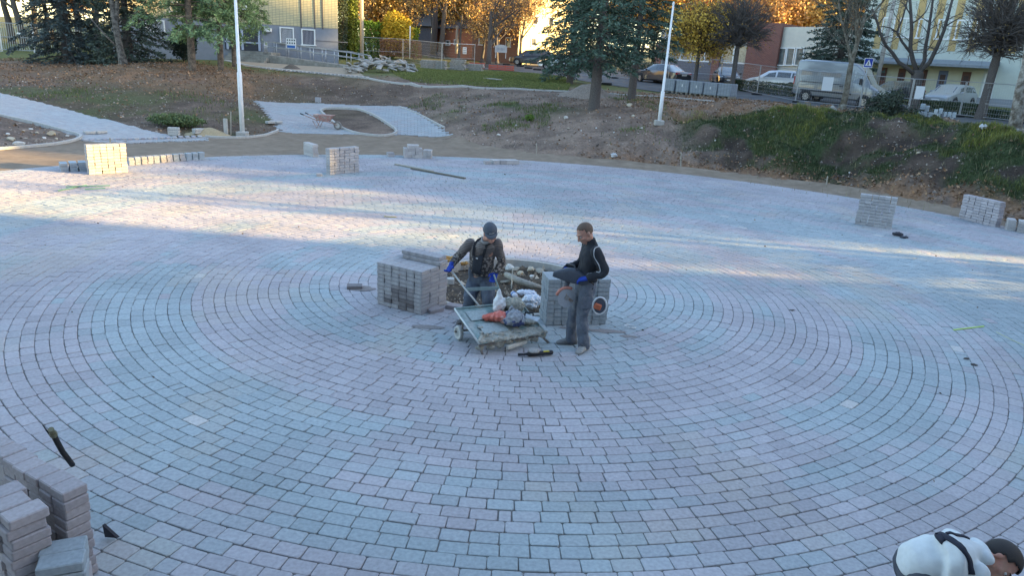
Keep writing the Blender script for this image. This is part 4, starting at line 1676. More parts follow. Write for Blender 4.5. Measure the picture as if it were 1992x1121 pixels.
# entrance recess with doors
u0, u1 = HF.uz(438, 80)[0], HF.uz(508, 80)[0]
zt = HF.uz(475, 56)[1]
zf = HF.uz(475, 97)[1]
mb = MB()
mb.box(((u0 + u1) / 2, -.03, (zt + zf) / 2), (u1 - u0, .08, zt - zf))
ent = mb.build('entrance', mat('entrance_dark', (.045, .05, .06), .35, spec=.5), house)
mb = MB()
for px in (443, 472, 505):
    u = HF.uz(px, 80)[0]
    mb.box((u, -.1, (zt + zf) / 2), (.16, .07, zt - zf))
mb.box(((u0 + u1) / 2, -.1, zf + .55), (u1 - u0, .05, .1))
mb.build('door_frame', mat('frame_bluegrey', (.36, .41, .50), .5), ent)
# lamp sign over the ramp
mb = MB()
u, z, w, h = HF.rect(514, 54, 529, 62)
mb.bbox((u, -.2, z), (w, .3, h), b=.04)
mb.build('wall_lamp', M_white, house)
mb = MB()
uu = HF.uz(650, 80)[0]
mb.box((uu - .3, -.015, HF.uz(640, 80)[1]), (2.6, .03, .05))
mb.box((uu - .3, -.015, HF.uz(640, 97)[1]), (3.4, .03, .05))
mb.build('groove', mat('groove_grey', (.15, .16, .19), .9), house)

# steps in front of the entrance
st = thing('entrance_steps', 'wide concrete steps in front of the dark entrance of the house', 'steps', (0, 0, 0))
M_conc = mat('old_concrete', (.30, .29, .26), .92, var=.2, vscale=1.6, bump=.01, bscale=12, col2=(.22, .21, .185), spec=.15)
pa, pb = D(433, 117, 55.4), D(513, 119, 54.8)
vd = (pb - pa)
rz = math.atan2(vd.y, vd.x)
mid = (pa + pb) / 2
zg = tz(mid.x, mid.y)
ztop = D(475, 98, 57)[2]
n = 4
for k in range(n):
    m = MB()
    hz = (ztop - zg) * (k + 1) / n
    dd = 3.2 - k * .36
    c = mid + Vector((-math.sin(rz), math.cos(rz), 0)) * (k * .36 + dd / 2)
    m.box((c.x, c.y, zg + hz / 2 - .2), (vd.xy.length, dd, hz + .4 - .002 * k), rotm(0, 0, rz))
    m.build('step', M_conc, st)

# ramp with railings ------------------------------------------------------------------
ramp = thing('wheelchair_ramp', 'concrete wheelchair ramp with double galvanised handrails along the house', 'ramp', (0, 0, 0))
RA, RB = D(514, 112, 55.6), D(682, 131, 54.2)
rv = Vector((RB.x - RA.x, RB.y - RA.y, 0))
rd = rv.normalized()
rn = Vector((-rd.y, rd.x, 0))
za, zb2 = D(514, 106, 55.6).z, D(682, 129, 54.2).z
zlow = min(RA.z, RB.z) - .6
mb = MB()
Wd = 1.5
pr = [Vector((RA.x, RA.y, 0)), Vector((RB.x, RB.y, 0))]
vs = []
for off in (0, Wd):
    for p, zt_ in ((pr[0], za), (pr[1], zb2)):
        q = p + rn * off
        vs += [(q.x, q.y, zlow), (q.x, q.y, zt_)]
mb.add(vs, [(0, 2, 3, 1), (4, 5, 7, 6), (1, 3, 7, 5), (0, 1, 5, 4), (2, 6, 7, 3)])
mb.build('ramp_slab', M_conc, ramp)
for off in (.08, Wd - .08):
    rb = MB()
    for hh in (.92, .58):
        a = pr[0] + rn * off
        b = pr[1] + rn * off
        e = b + rd * .9
        rb.tube([(a.x, a.y, za + hh), (b.x, b.y, zb2 + hh), (e.x, e.y, zb2 + hh - .12)], .028, 6)
    e = pr[1] + rn * off + rd * .9
    rb.tube([(e.x, e.y, zb2 + .8), (e.x + rd.x * .1, e.y + rd.y * .1, zb2 + .63), (e.x, e.y, zb2 + .46)], .028, 6)
    for k in range(8):
        f = k / 7
        q = pr[0].lerp(pr[1], f) + rn * off
        z_ = za + (zb2 - za) * f
        rb.tube([(q.x, q.y, z_ - .05), (q.x, q.y, z_ + .92)], .026, 6)
    if off < 1:
        for k in range(5):
            q = pr[0] + rn * (off + k * .1)
            rb.tube([(q.x, q.y, za), (q.x, q.y, za + .92)], .02, 5)
        q0, q1 = pr[0] + rn * off, pr[0] + rn * (off + .4)
        for hh in (.92, .58, .2):
            rb.tube([(q0.x, q0.y, za + hh), (q1.x, q1.y, za + hh)], .024, 6)
    rb.build('handrail', M_galv, ramp, True)
# notice board tied to the railing
nb = thing('notice_board', 'white notice board with rows of dark symbols and a blue band on the railing', 'sign', D(567, 84, 55.05))
nb.rotation_euler = (0, 0, math.atan2(rd.y, rd.x))
mb = MB()
w_, h_ = .74, .68
mb.bbox((0, -.05, 0), (w_, .03, h_), b=.006)
mb.build('board', M_white, nb)
mb = MB()
for r_ in range(2):
    for c_ in range(4):
        cx_, cz_ = -w_ * .375 + c_ * w_ * .25, .22 - r_ * .2
        for k in range(10):
            pass
        mb.add([(cx_ + .055 * math.cos(a), -.068, cz_ + .055 * math.sin(a)) for a in np.linspace(0, 6.283, 11)[:-1]], [list(range(10))])
mb.build('symbols', mat('ink_dark', (.03, .03, .05), .6), nb)
mb = MB()
mb.box((0, -.067, -.22), (w_ * .86, .004, .17))
mb.build('blue_band', mat('sign_blue', (.03, .13, .42), .5), nb)

# ---- cream apartment house on the right -------------------------------------------
q0, q1 = D(1655, 170, 63.5), D(1985, 190, 55.5)
d_ = (q1 - q0)
e_ = q1 + d_.normalized() * 16
AF = Face((q0.x, q0.y), (e_.x, e_.y), 2.45)
apt = thing('apartment_house', 'pale green and cream apartment house with ochre wall strips and a long canopy', 'house', (AF.p0.x, AF.p0.y, AF.z0), AF.rz)
M_acream = mat('cream_render', (.56, .55, .41), .9, var=.06, vscale=.9, spec=.2)
M_agreen = mat('pale_green_render', (.50, .53, .47), .9, var=.06, vscale=.7, spec=.2)
zc = AF.uz(1850, 122)[1]
mb = MB()
mb.box((AF.len / 2, 6, zc / 2 - .5), (AF.len, 12, zc + 1))
mb.build('ground_floor_wall', M_acream, apt)
mb = MB()
mb.box((AF.len / 2, 5.97, zc + 5.2), (AF.len, 12.02, 10.4))
mb.build('upper_wall', M_agreen, apt)
mb = MB()
ue = AF.uz(1912, 150)[0]
mb.box((ue + (AF.len - ue) / 2, -.03, zc / 2 + .1), (AF.len - ue, .06, zc + .5))
mb.build('stair_wall', M_agreen, apt)
mb = MB()
mb.box((AF.len / 2, -.035, .1), (AF.len, .07, .65))
mb.build('base_strip', mat('base_grey', (.27, .28, .30), .9), apt)
# canopy
mb = MB()
uc0, uc1 = 0.2, AF.uz(1945, 128)[0]
mb.add([(uc0, -1.5, zc - .12), (uc1, -1.5, zc - .12), (uc1, 0, zc + .22), (uc0, 0, zc + .22), (uc0, -1.5, zc - .30), (uc1, -1.5, zc - .30), (uc1, 0, zc - .05), (uc0, 0, zc - .05)], [(0, 1, 2, 3), (7, 6, 5, 4), (0, 4, 5, 1), (1, 5, 6, 2), (3, 7, 4, 0)])
mb.build('canopy', mat('canopy_sheet', (.22, .24, .26), .6, var=.15, vscale=2), apt)
# ochre strips and windows
M_och = mat('ochre_render', (.46, .33, .15), .9, var=.06, vscale=1)
zs0 = AF.uz(1780, 97)[1]
for px in (1705, 1740, 1778, 1815, 1852, 1890, 1930, 1970):
    ua, _ = AF.uz(px, 90)
    m_ = MB()
    m_.box((ua, -.03, zs0 + 5), (.52, .06, 10))
    m_.build('wall_strip', M_och, apt)
for px in (1726, 1760, 1796.5, 1835, 1872, 1911, 1952):
    ua, _ = AF.uz(px, 60)
    za_ = AF.uz(px, 71 + (px - 1726) * .05)[1]
    for fl in range(3):
        window(apt, AF, (ua, za_ + .72 + fl * 3.0, .95, 1.5), mull=1, out=.02, frame_w=.11)
# doors under the canopy
M_dbrown = mat('door_brown', (.13, .06, .042), .6)
M_dblue = mat('door_bluegrey', (.14, .17, .25), .6)
for px, wpx, m_ in ((1714, 15, M_dbrown), (1751, 14, M_dbrown), (1792, 16, M_dbrown), (1831, 18, M_dblue), (1876, 17, M_dbrown)):
    u, z, w, h = AF.rect(px - wpx / 2, 133 + (px - 1714) * .045, px + wpx / 2, 184 + (px - 1714) * .045)
    m2 = MB()
    m2.box((u, -.03, 1.1), (w, .06, 2.2))
    dd = m2.build('door', m_, apt)
    m3 = MB()
    m3.box((u, -.065, 1.55), (w * .6, .012, .7))
    m3.box((u, -.065, .6), (w * .6, .012, .6))
    m3.build('door_panel', mat('door_dark', (.07, .04, .035), .5), dd)
window(apt, AF, AF.rect(1912, 143, 1934, 191), mull=1, out=.06, frame_w=.1)
mb = MB()
mb.box((AF.len / 2, 6, zc + 10.6), (AF.len + .6, 12.6, .35))
mb.build('roof', mat('roof_dark', (.1, .1, .1), .8), apt)

# ---- brick and glass shop ---------------------------------------------------------
s0, s1 = D(1283, 120, 74), D(1512, 135, 66)
SF = Face((s0.x, s0.y), (s1.x, s1.y), 2.6)
shop = thing('shop_building', 'low shop with dark red brick piers, grey fascia and large display windows', 'shop', (SF.p0.x, SF.p0.y, SF.z0), SF.rz)
M_redb = brick_mat('red_brick', (.26, .09, .065), (.20, .07, .055), (.20, .16, .14), .24, .08, .012, .5)
M_fascia = mat('fascia_grey', (.40, .39, .37), .8, var=.06, vscale=1)
ztop = SF.uz(1400, 50)[1]
uB = SF.uz(1456, 100)[0]
mb = MB()
mb.box((uB / 2, 5, (ztop - .5) / 2), (uB, 10, ztop - .5))
mb.build('rear_wall', mat('shop_dark_wall', (.16, .15, .15), .85), shop)
zf0 = SF.uz(1400, 86)[1]
mb = MB()
mb.box((uB / 2, -.1, (zf0 + ztop - .4) / 2), (uB, .3, ztop - .4 - zf0))
mb.build('fascia', M_fascia, shop)
zsill = SF.uz(1400, 122)[1]
mb = MB()
mb.box((uB / 2, -.1, zsill / 2 - .2), (uB, .3, zsill + .4))
mb.build('base_wall', mat('shop_base', (.14, .14, .16), .8), shop)
mb = MB()
mb.box((SF.len - (SF.len - uB) / 2, 4.6, ztop / 2 + .05), (SF.len - uB, 10, ztop + .5))
mb.build('brick_block', M_redb, shop)
for px in (1286, 1398):
    u = SF.uz(px, 100)[0]
    m2 = MB()
    m2.box((u, -.15, zf0 / 2), (.75, .46, zf0 - .004))
    m2.build('brick_pier', M_redb, shop)
M_shopglass = mat('shop_glass', (.16, .18, .17), .15, spec=.8, var=.4, vscale=1.5)
for x0, x1 in ((1306, 1326), (1327, 1347), (1350, 1370), (1371, 1391), (1405, 1429), (1430, 1455)):
    ua, ub = SF.uz(x0, 105)[0], SF.uz(x1, 105)[0]
    window(shop, SF, ((ua + ub) / 2, (zsill + zf0) / 2, ub - ua - .02, zf0 - zsill - .01), out=.06, frame_w=.1, glass=M_shopglass)

p0, p1 = s1, D(1585, 138, 62.5)
PF = Face((p0.x, p0.y), (p1.x, p1.y), 2.6)
pav = thing('rendered_shop', 'pale rendered shop front with tall windows right of the red brick block', 'shop', (PF.p0.x, PF.p0.y, PF.z0), PF.rz)
zt_ = PF.uz(1530, 52)[1]
mb = MB()
mb.box((PF.len / 2, 5, zt_ / 2 - .2), (PF.len, 10, zt_ + .4))
mb.build('wall', mat('pale_render', (.56, .53, .45), .9, var=.06, vscale=1), pav)
for x0, x1 in ((1513, 1529), (1530, 1546), (1548, 1564)):
    window(pav, PF, PF.rect(x0, 92, x1, 128), out=.05, frame_w=.09, glass=M_shopglass)

# ---- houses behind the lawn ---------------------------------------------------------
def simple_house(name, label, px0, px1, Y0, Y1, pytop, m, wins=(), roofm=None, depth=10):
    a, b = D(px0, 100, Y0), D(px1, 100, Y1)
    f = Face((a.x, a.y), (b.x, b.y), min(tz(a.x, a.y), tz(b.x, b.y)) - .2)
    t = thing(name, label, 'house', (f.p0.x, f.p0.y, f.z0), f.rz)
    zt = f.uz((px0 + px1) / 2, pytop)[1]
    # side walls run straight back from the viewer
    vd_ = Vector((a.x + b.x, a.y + b.y, 0)).normalized()
    kx = vd_.dot(f.d) / max(.2, vd_.dot(Vector((-f.d.y, f.d.x, 0))))
    mb = MB()
    skew_box(mb, 0, f.len, 0, zt, 0, depth, kx * 10)
    mb.build('wall', m, t)
    r = MB()
    e = [(-.1 + kx * -.4, -.4, zt + .01), (f.len + .1 + kx * -.4, -.4, zt + .01), (f.len + .1 + kx * (depth + .4), depth + .4, zt + .01), (-.1 + kx * (depth + .4), depth + .4, zt + .01), (-.1 + kx * depth / 2, depth / 2, zt + 2.2), (f.len + .1 + kx * depth / 2, depth / 2, zt + 2.2)]
    r.add(e, [(0, 1, 5, 4), (2, 3, 4, 5), (0, 4, 3), (1, 2, 5), (3, 2, 1, 0)])
    r.build('roof', roofm or mat('roof_dark', (.1, .1, .1), .8), t)
    for x0, y0, x1, y1 in wins:
        window(t, f, f.rect(x0, y0, x1, y1))
    return t, f


simple_house('red_brick_house', 'red brick house behind the trees beyond the lawn', 846, 918, 92, 84, 55, brick_mat('orange_brick', (.40, .13, .06), (.33, .10, .05), (.25, .17, .12), .24, .08), [(868, 78, 876, 88), (884, 76, 892, 87)])
simple_house('dark_house', 'dark timber house half hidden behind the yellow shrub', 790, 838, 90, 88, 50, mat('dark_boards', (.07, .07, .085), .85, var=.2, vscale=2))
simple_house('white_framed_house', 'small brick house with white framed door right of the red brick house', 918, 1006, 84, 80, 30, brick_mat('brown_brick', (.26, .12, .08), (.21, .10, .07), (.22, .18, .15), .24, .08), [(932, 68, 943, 88), (962, 72, 972, 92), (984, 72, 994, 92)])
simple_house('cream_house', 'tall cream house glowing in the low sun behind the bare trees', 1008, 1112, 80, 92, -60, mat('cream_sunlit', (.62, .54, .34), .9, var=.05, vscale=1), [(1032, 73, 1042, 90), (1035, 30, 1046, 48), (1066, 32, 1076, 50)])
# ================================================================ poles, fences, signs
def flag_pole(label, base, top_off, H_, r):
    t = thing('white_pole', label, 'pole', base)
    mb = MB()
    tp = Vector(top_off)
    mb.tube([(0, 0, -.2), tp * (.28 / 1), tp * .285, tp], [r, r, r * .72, r * .45], 12)
    mb.build('shaft', M_paintw, t, True)
    fb = MB()
    fb.bbox((0, 0, .05), (.42, .42, .24), b=.03)
    fb.build('footing', mat('footing_concrete', (.36, .34, .31), .9, var=.15, vscale=8), t)
    c = MB()
    c.tube([tp, tp + Vector((0, 0, .12))], [r * .6, r * .35], 8)
    c.build('finial', M_paintw, t)
    return t


b1 = onT(472, 265)
flag_pole('tall white pole standing at the kerb left of the sloping paved path', b1, (0, 0, 9.0), 9, .095)
b2 = onT(1281, 249)
t2 = D(1310, 8, b2.y)
flag_pole('white pole with its top in view on the bank left of the grassy heaps', b2, (t2.x - b2.x, 0, t2.z - b2.z), 6, .085)

# concrete utility pole by the hedge, lamp pole by the right house
def post(name, label, cat, base, h, r0, r1, m, lean=(0, 0), extra=None):
    t = thing(name, label, cat, base)
    mb = MB()
    mb.tube([(0, 0, -.3), (lean[0] * h, lean[1] * h, h)], [r0, r1], 10)
    mb.build('shaft', m, t, True)
    return t


M_concp = mat('pole_concrete', (.40, .37, .33), .9, var=.1, vscale=3)
post('utility_pole', 'pale concrete utility pole rising behind the house hedge', 'pole', D(704, 112, 66), 11, .17, .12, M_concp)
post('utility_pole', 'concrete lamp pole in front of the cream apartment house', 'pole', onY(1702, 178, 53), 10, .15, .10, M_concp, lean=(.01, 0))
post('marker_pole', 'thin pale pole standing in front of the low brown hedge', 'pole', D(797, 106, 68), 2.4, .045, .04, M_paintw)
post('utility_pole', 'short pale post in front of the red brick house', 'pole', D(888, 98, 80), 2.5, .15, .13, M_concp)
p = D(3, 112, 57)
post('white_gate_post', 'white tubular post at the left end of the barred fence', 'post', upz(p), 6.5, .07, .06, M_paintw)

# barred fence on the left
def bar_fence(label, pts, h):
    a, b = pts
    t = thing('metal_fence', label, 'fence', a)
    v = b - a
    L_ = v.xy.length
    d = Vector((v.x, v.y, 0)).normalized()
    mb = MB()
    n = int(L_ / .17)
    for k in range(n + 1):
        q = d * (L_ * k / n)
        mb.tube([(q.x, q.y, .1 + v.z * k / n), (q.x, q.y, h + v.z * k / n)], .017, 4)
    mb.build('bars', M_galv, t)
    rb = MB()
    for zz in (.15, h * .52, h):
        e = d * L_
        rb.tube([(0, 0, zz), (e.x, e.y, zz + v.z)], .03, 6)
    rb.build('rail', M_galv, t)
    k = 0
    while k * 2.45 <= L_ + .1:
        q = d * (k * 2.45)
        pb = MB()
        pb.tube([(q.x, q.y, -.2), (q.x, q.y, h + .15 + v.z * k * 2.45 / L_)], .055, 8)
        pb.build('post', M_paintw, t)
        k += 1
    return t


fa, fb_ = upz(D(6, 109, 57.5)), upz(D(160, 108, 57.5))
bar_fence('white barred metal fence behind the dark spruces at the left edge', (fa, fb_), 2.05)
for px, py, lab in ((38, 65, 'small blank white plate on the barred fence, left of the fence post'), (61, 63.5, 'small blank white plate on the barred fence, right of the fence post')):
    t = thing('fence_plate', lab, 'sign', D(px, py, 57.3))
    mb = MB()
    mb.bbox((0, 0, 0), (.42, .02, .14), b=.004)
    mb.build('plate', M_white, t)


# site fence panels ------------------------------------------------------------------
M_wire = mat('fence_wire', (.38, .39, .40), .5, metal=.6)


def fence_panel(label, a, b, h=2.0, foot=True, group='site fence panels along the road'):
    t = thing('site_fence', label, 'fence', a, 0, group)
    v = b - a
    L_ = v.xy.length - .06
    d = Vector((v.x, v.y, v.z)) / v.xy.length
    fr = MB()
    e = d * L_
    fr.tube([(0, 0, .08), (0, 0, h)], .024, 6)
    fr.tube([(e.x, e.y, .08 + e.z), (e.x, e.y, h + e.z)], .024, 6)
    fr.tube([(0, 0, h), (e.x, e.y, h + e.z)], .022, 6)
    fr.tube([(0, 0, .16), (e.x, e.y, .16 + e.z)], .02, 6)
    fr.tube([(0, 0, h * .45), (e.x, e.y, h * .45 + e.z)], .012, 5)
    fr.build('frame', M_galv, t)
    w = MB()
    n = int(L_ / .13)
    for k in range(1, n):
        q = d * (L_ * k / n)
        w.tube([(q.x, q.y, .16 + q.z), (q.x, q.y, h + q.z)], .0032, 3, cap=False)
    for k in range(1, 8):
        zz = .16 + (h - .16) * k / 8
        w.tube([(0, 0, zz), (e.x, e.y, zz + e.z)], .0032, 3, cap=False)
    w.build('mesh', M_wire, t)
    if foot:
        f = MB()
        nrm = Vector((-d.y, d.x, 0))
        f.bbox((0, 0, .07), (.24, .72, .14), rotm(0, 0, math.atan2(d.y, d.x)), b=.03)
        f.build('foot', M_black, t)
    return t


CH = [(1100, 148), (1196, 153), (1283, 162), (1400, 167), (1472, 185), (1547, 199), (1672, 211), (1766, 221), (1866, 228), (1985, 243), (2110, 262)]
NM = ['site fence panel behind the low branched spruce', 'site fence panel left of the parked dark saloon', 'site fence panel in front of the dark saloon', 'site fence panel behind the wrapped paver pallets', 'site fence panel just left of the silver van', 'site fence panel across the rear of the silver van', 'site fence panel across the front of the silver van', 'site fence panel carrying the white notice', 'site fence panel before the round headed bare tree', 'site fence panel running off the right edge']
for (a, b), nm in zip(zip(CH[:-1], CH[1:]), NM):
    fence_panel(nm, upz(U(*a)), upz(U(*b)))
CH2 = [(707, 119), (784, 122), (859, 137), (923, 137)]
NM2 = ['site fence panel left of the slab pile by the house corner', 'site fence panel rising behind the slab pile', 'site fence panel in front of the stacked slabs']
for (a, b), nm in zip(zip(CH2[:-1], CH2[1:]), NM2):
    fence_panel(nm, upz(U(*a)), upz(U(*b)), foot=False, group='site fence panels on the lawn')
CH3 = [(893, 112), (918, 116), (958, 119), (986, 121), (1016, 121), (1046, 122)]
for i, (a, b) in enumerate(zip(CH3[:-1], CH3[1:])):
    fence_panel('site fence panel at the far side of the drive, %s from the left' % ['first', 'second', 'third', 'fourth', 'fifth'][i], upz(U(*a)), upz(U(*b)), group='site fence panels at the far drive')

# notices on the fence
def notice(label, px, py, Y, w, h, rz=-.6):
    t = thing('paper_notice', label, 'notice', D(px, py, Y), rz)
    mb = MB()
    mb.bbox((0, 0, 0), (w, .012, h), b=.002)
    mb.build('sheet', mat('paper', (.60, .61, .62), .7, var=.03, vscale=4), t)
    ln = MB()
    for k in range(7):
        ln.box((-.03 * (k % 3) * w, -.008, h * (.36 - k * .11)), (w * (.7 - .06 * (k % 3)), .002, .012))
    ln.build('faint_lines', mat('faint_ink', (.58, .58, .60), .7), t)
    return t


pn = U(1612, 205)
notice('blank white sheet hung on the fence over the side of the silver van', 1610, 163, pn.y - .1, .62, .82)
pn = U(1790, 223)
notice('white notice sheet hung on the fence right of the multi stemmed tree', 1789, 180, pn.y - .08, .46, .72)

# pedestrian crossing sign
cs = thing('crossing_sign', 'blue and white pedestrian crossing sign on a grey post beside the van', 'sign', onY(1677, 205, 47.0), -.35)
xo_ = (D(1690, 122, 47.0).x - cs.location.x) / math.cos(.35)
zc_ = D(1690, 122, 47.0).z - cs.location.z
mb = MB()
mb.tube([(xo_ - .02, .03, -.3), (xo_, .03, zc_ + .3)], .03, 8)
mb.build('post', M_galv, cs, True)
w = .50
mb = MB()
mb.bbox((xo_, -.02, zc_), (w, .025, w * 1.12), b=.004)
pl = mb.build('plate', mat('sign_deep_blue', (.02, .05, .36), .45), cs)
mb = MB()
mb.add([(xo_ - .18, -.036, zc_ - .17), (xo_ + .18, -.036, zc_ - .17), (xo_, -.036, zc_ + .20)], [(0, 1, 2)])
mb.build('white_triangle', M_white, pl)
mb = MB()
mb.add([(xo_ + .026 * math.cos(a), -.039, zc_ + .05 + .026 * math.sin(a)) for a in np.linspace(0, 6.283, 13)[:-1]], [list(range(12))])
for a, b, r in (((0, .03), (-.02, -.06), .021), ((-.02, -.05), (.045, -.145), .015), ((-.02, -.05), (-.06, -.145), .015), ((0, .0), (.055, -.04), .010), ((0, .0), (-.045, -.04), .010)):
    a, b = (xo_ + a[0], zc_ + a[1]), (xo_ + b[0], zc_ + b[1])
    v = Vector((b[0] - a[0], 0, b[1] - a[1]))
    n_ = Vector((-v.z, 0, v.x)).normalized() * r
    mb.add([(a[0] + n_.x, -.039, a[1] + n_.z), (a[0] - n_.x, -.039, a[1] - n_.z), (b[0] - n_.x, -.039, b[1] - n_.z), (b[0] + n_.x, -.039, b[1] + n_.z)], [(0, 1, 2, 3)])
mb.build('walking_figure', mat('sign_black', (.02, .02, .03), .6), pl)
for s in (-1, 1):
    for (bw, bh, bx, bz) in (((.03, w * 1.12, s * (w / 2 - .015), 0)), ((w - .064, .03, 0, s * (w * .56 - .015)))):
        m2 = MB()
        m2.box((xo_ + bx, -.036, zc_ + bz), (bw, .006, bh))
        m2.build('white_border', M_white, pl)

# street name plate by the second pole
sp_ = thing('street_plate', 'plain white plate on a thin post behind the white pole', 'sign', onY(1300, 150, 58))
mb = MB()
mb.tube([(0, .02, 0), (0, .02, 2.35)], .03, 6)
mb.build('post', M_galv, sp_)
mb = MB()
mb.bbox((0, -.02, 2.25), (.95, .03, .24), b=.004)
mb.build('plate', M_white, sp_)

# white signboard with a car in the far drive
fs = thing('arched_board', 'white arched advertising board with dark lettering marks at the far drive', 'sign', D(974, 105, 73.5))
fs.scale = (.6, .6, .6)
mb = MB()
prof = [(-.95, .25), (.95, .25), (.95, 1.15)] + [(.95 * math.cos(a), 1.15 + .3 * math.sin(a)) for a in np.linspace(0, math.pi, 9)[1:-1]] + [(-.95, 1.15)]
n_ = len(prof)
mb.add([(x, -.03, z) for x, z in prof] + [(x, .03, z) for x, z in prof], [list(range(n_)), list(reversed(range(n_, 2 * n_)))] + [(k, n_ + k, n_ + (k + 1) % n_, (k + 1) % n_) for k in range(n_)])
mb.build('board', mat('board_grey_white', (.46, .47, .48), .6), fs)
mb = MB()
for k in range(6):
    mb.box((-.6 + k * .22, -.036, .75 + .03 * (k % 2)), (.11, .004, .42 - .06 * (k % 3)))
mb.build('marks', mat('faded_ink', (.30, .31, .36), .7), fs)
mb = MB()
for s in (-1, 1):
    mb.tube([(s * .8, .05, -.6), (s * .8, .05, 1.1)], .05, 6)
mb.build('leg', M_paintw, fs)
t = thing('white_box_sign', 'small white box sign on the fence left of the arched board', 'sign', D(904, 98, 72))
mb = MB()
mb.bbox((0, 0, 0), (.36, .1, .62), b=.01)
mb.build('box', M_white, t)
mb = MB()
for k in range(3):
    mb.box((0, -.053, .18 - k * .17), (.24, .004, .05))
mb.build('marks', mat('faded_ink', (.30, .31, .36), .7), t)

# orange barrier beside the dark bare tree
t = thing('barrier_boards', 'low orange red barrier of boards under the dark bare tree', 'barrier', upz(U(928, 135)))
mb = MB()
for k in range(4):
    mb.bbox((.9 * k / 3 - .45, 0, .2), (.06, .06, .62), b=.005)
for z in (.15, .32, .48):
    mb.bbox((0, -.045, z), (1.3, .03, .1), b=.004)
mb.build('boards', mat('barrier_orange', (.42, .09, .055), .7, var=.2, vscale=3), t)
t = thing('barrier_boards', 'second orange red barrier lying right of the dark bare tree', 'barrier', upz(U(975, 137)))
mb = MB()
for z in (.08, .22, .36):
    mb.bbox((0, -.045, z), (2.2, .03, .1), b=.004)
for k in range(4):
    mb.bbox((2.0 * k / 3 - 1.0, 0, .2), (.06, .06, .5), b=.005)
mb.build('boards', MATS['barrier_orange'], t)
# ================================================================ vehicles
M_tyre = mat('tyre', (.025, .025, .027), .85)
M_rim = mat('rim_alloy', (.40, .40, .42), .35, metal=.8)
M_carglass = mat('car_glass', (.03, .035, .04), .05, spec=1.0)
M_lampred = mat('lamp_red', (.45, .02, .02), .25)
M_lampclear = mat('lamp_clear', (.62, .63, .62), .15, spec=.8)
M_plate = mat('plate_white', (.72, .72, .70), .5)
M_trim = mat('black_trim', (.03, .03, .033), .6)


def paint(name, c):
    return mat('paint_' + name, c, .32, metal=.25, coat=.8, spec=.5, var=.03, vscale=2)


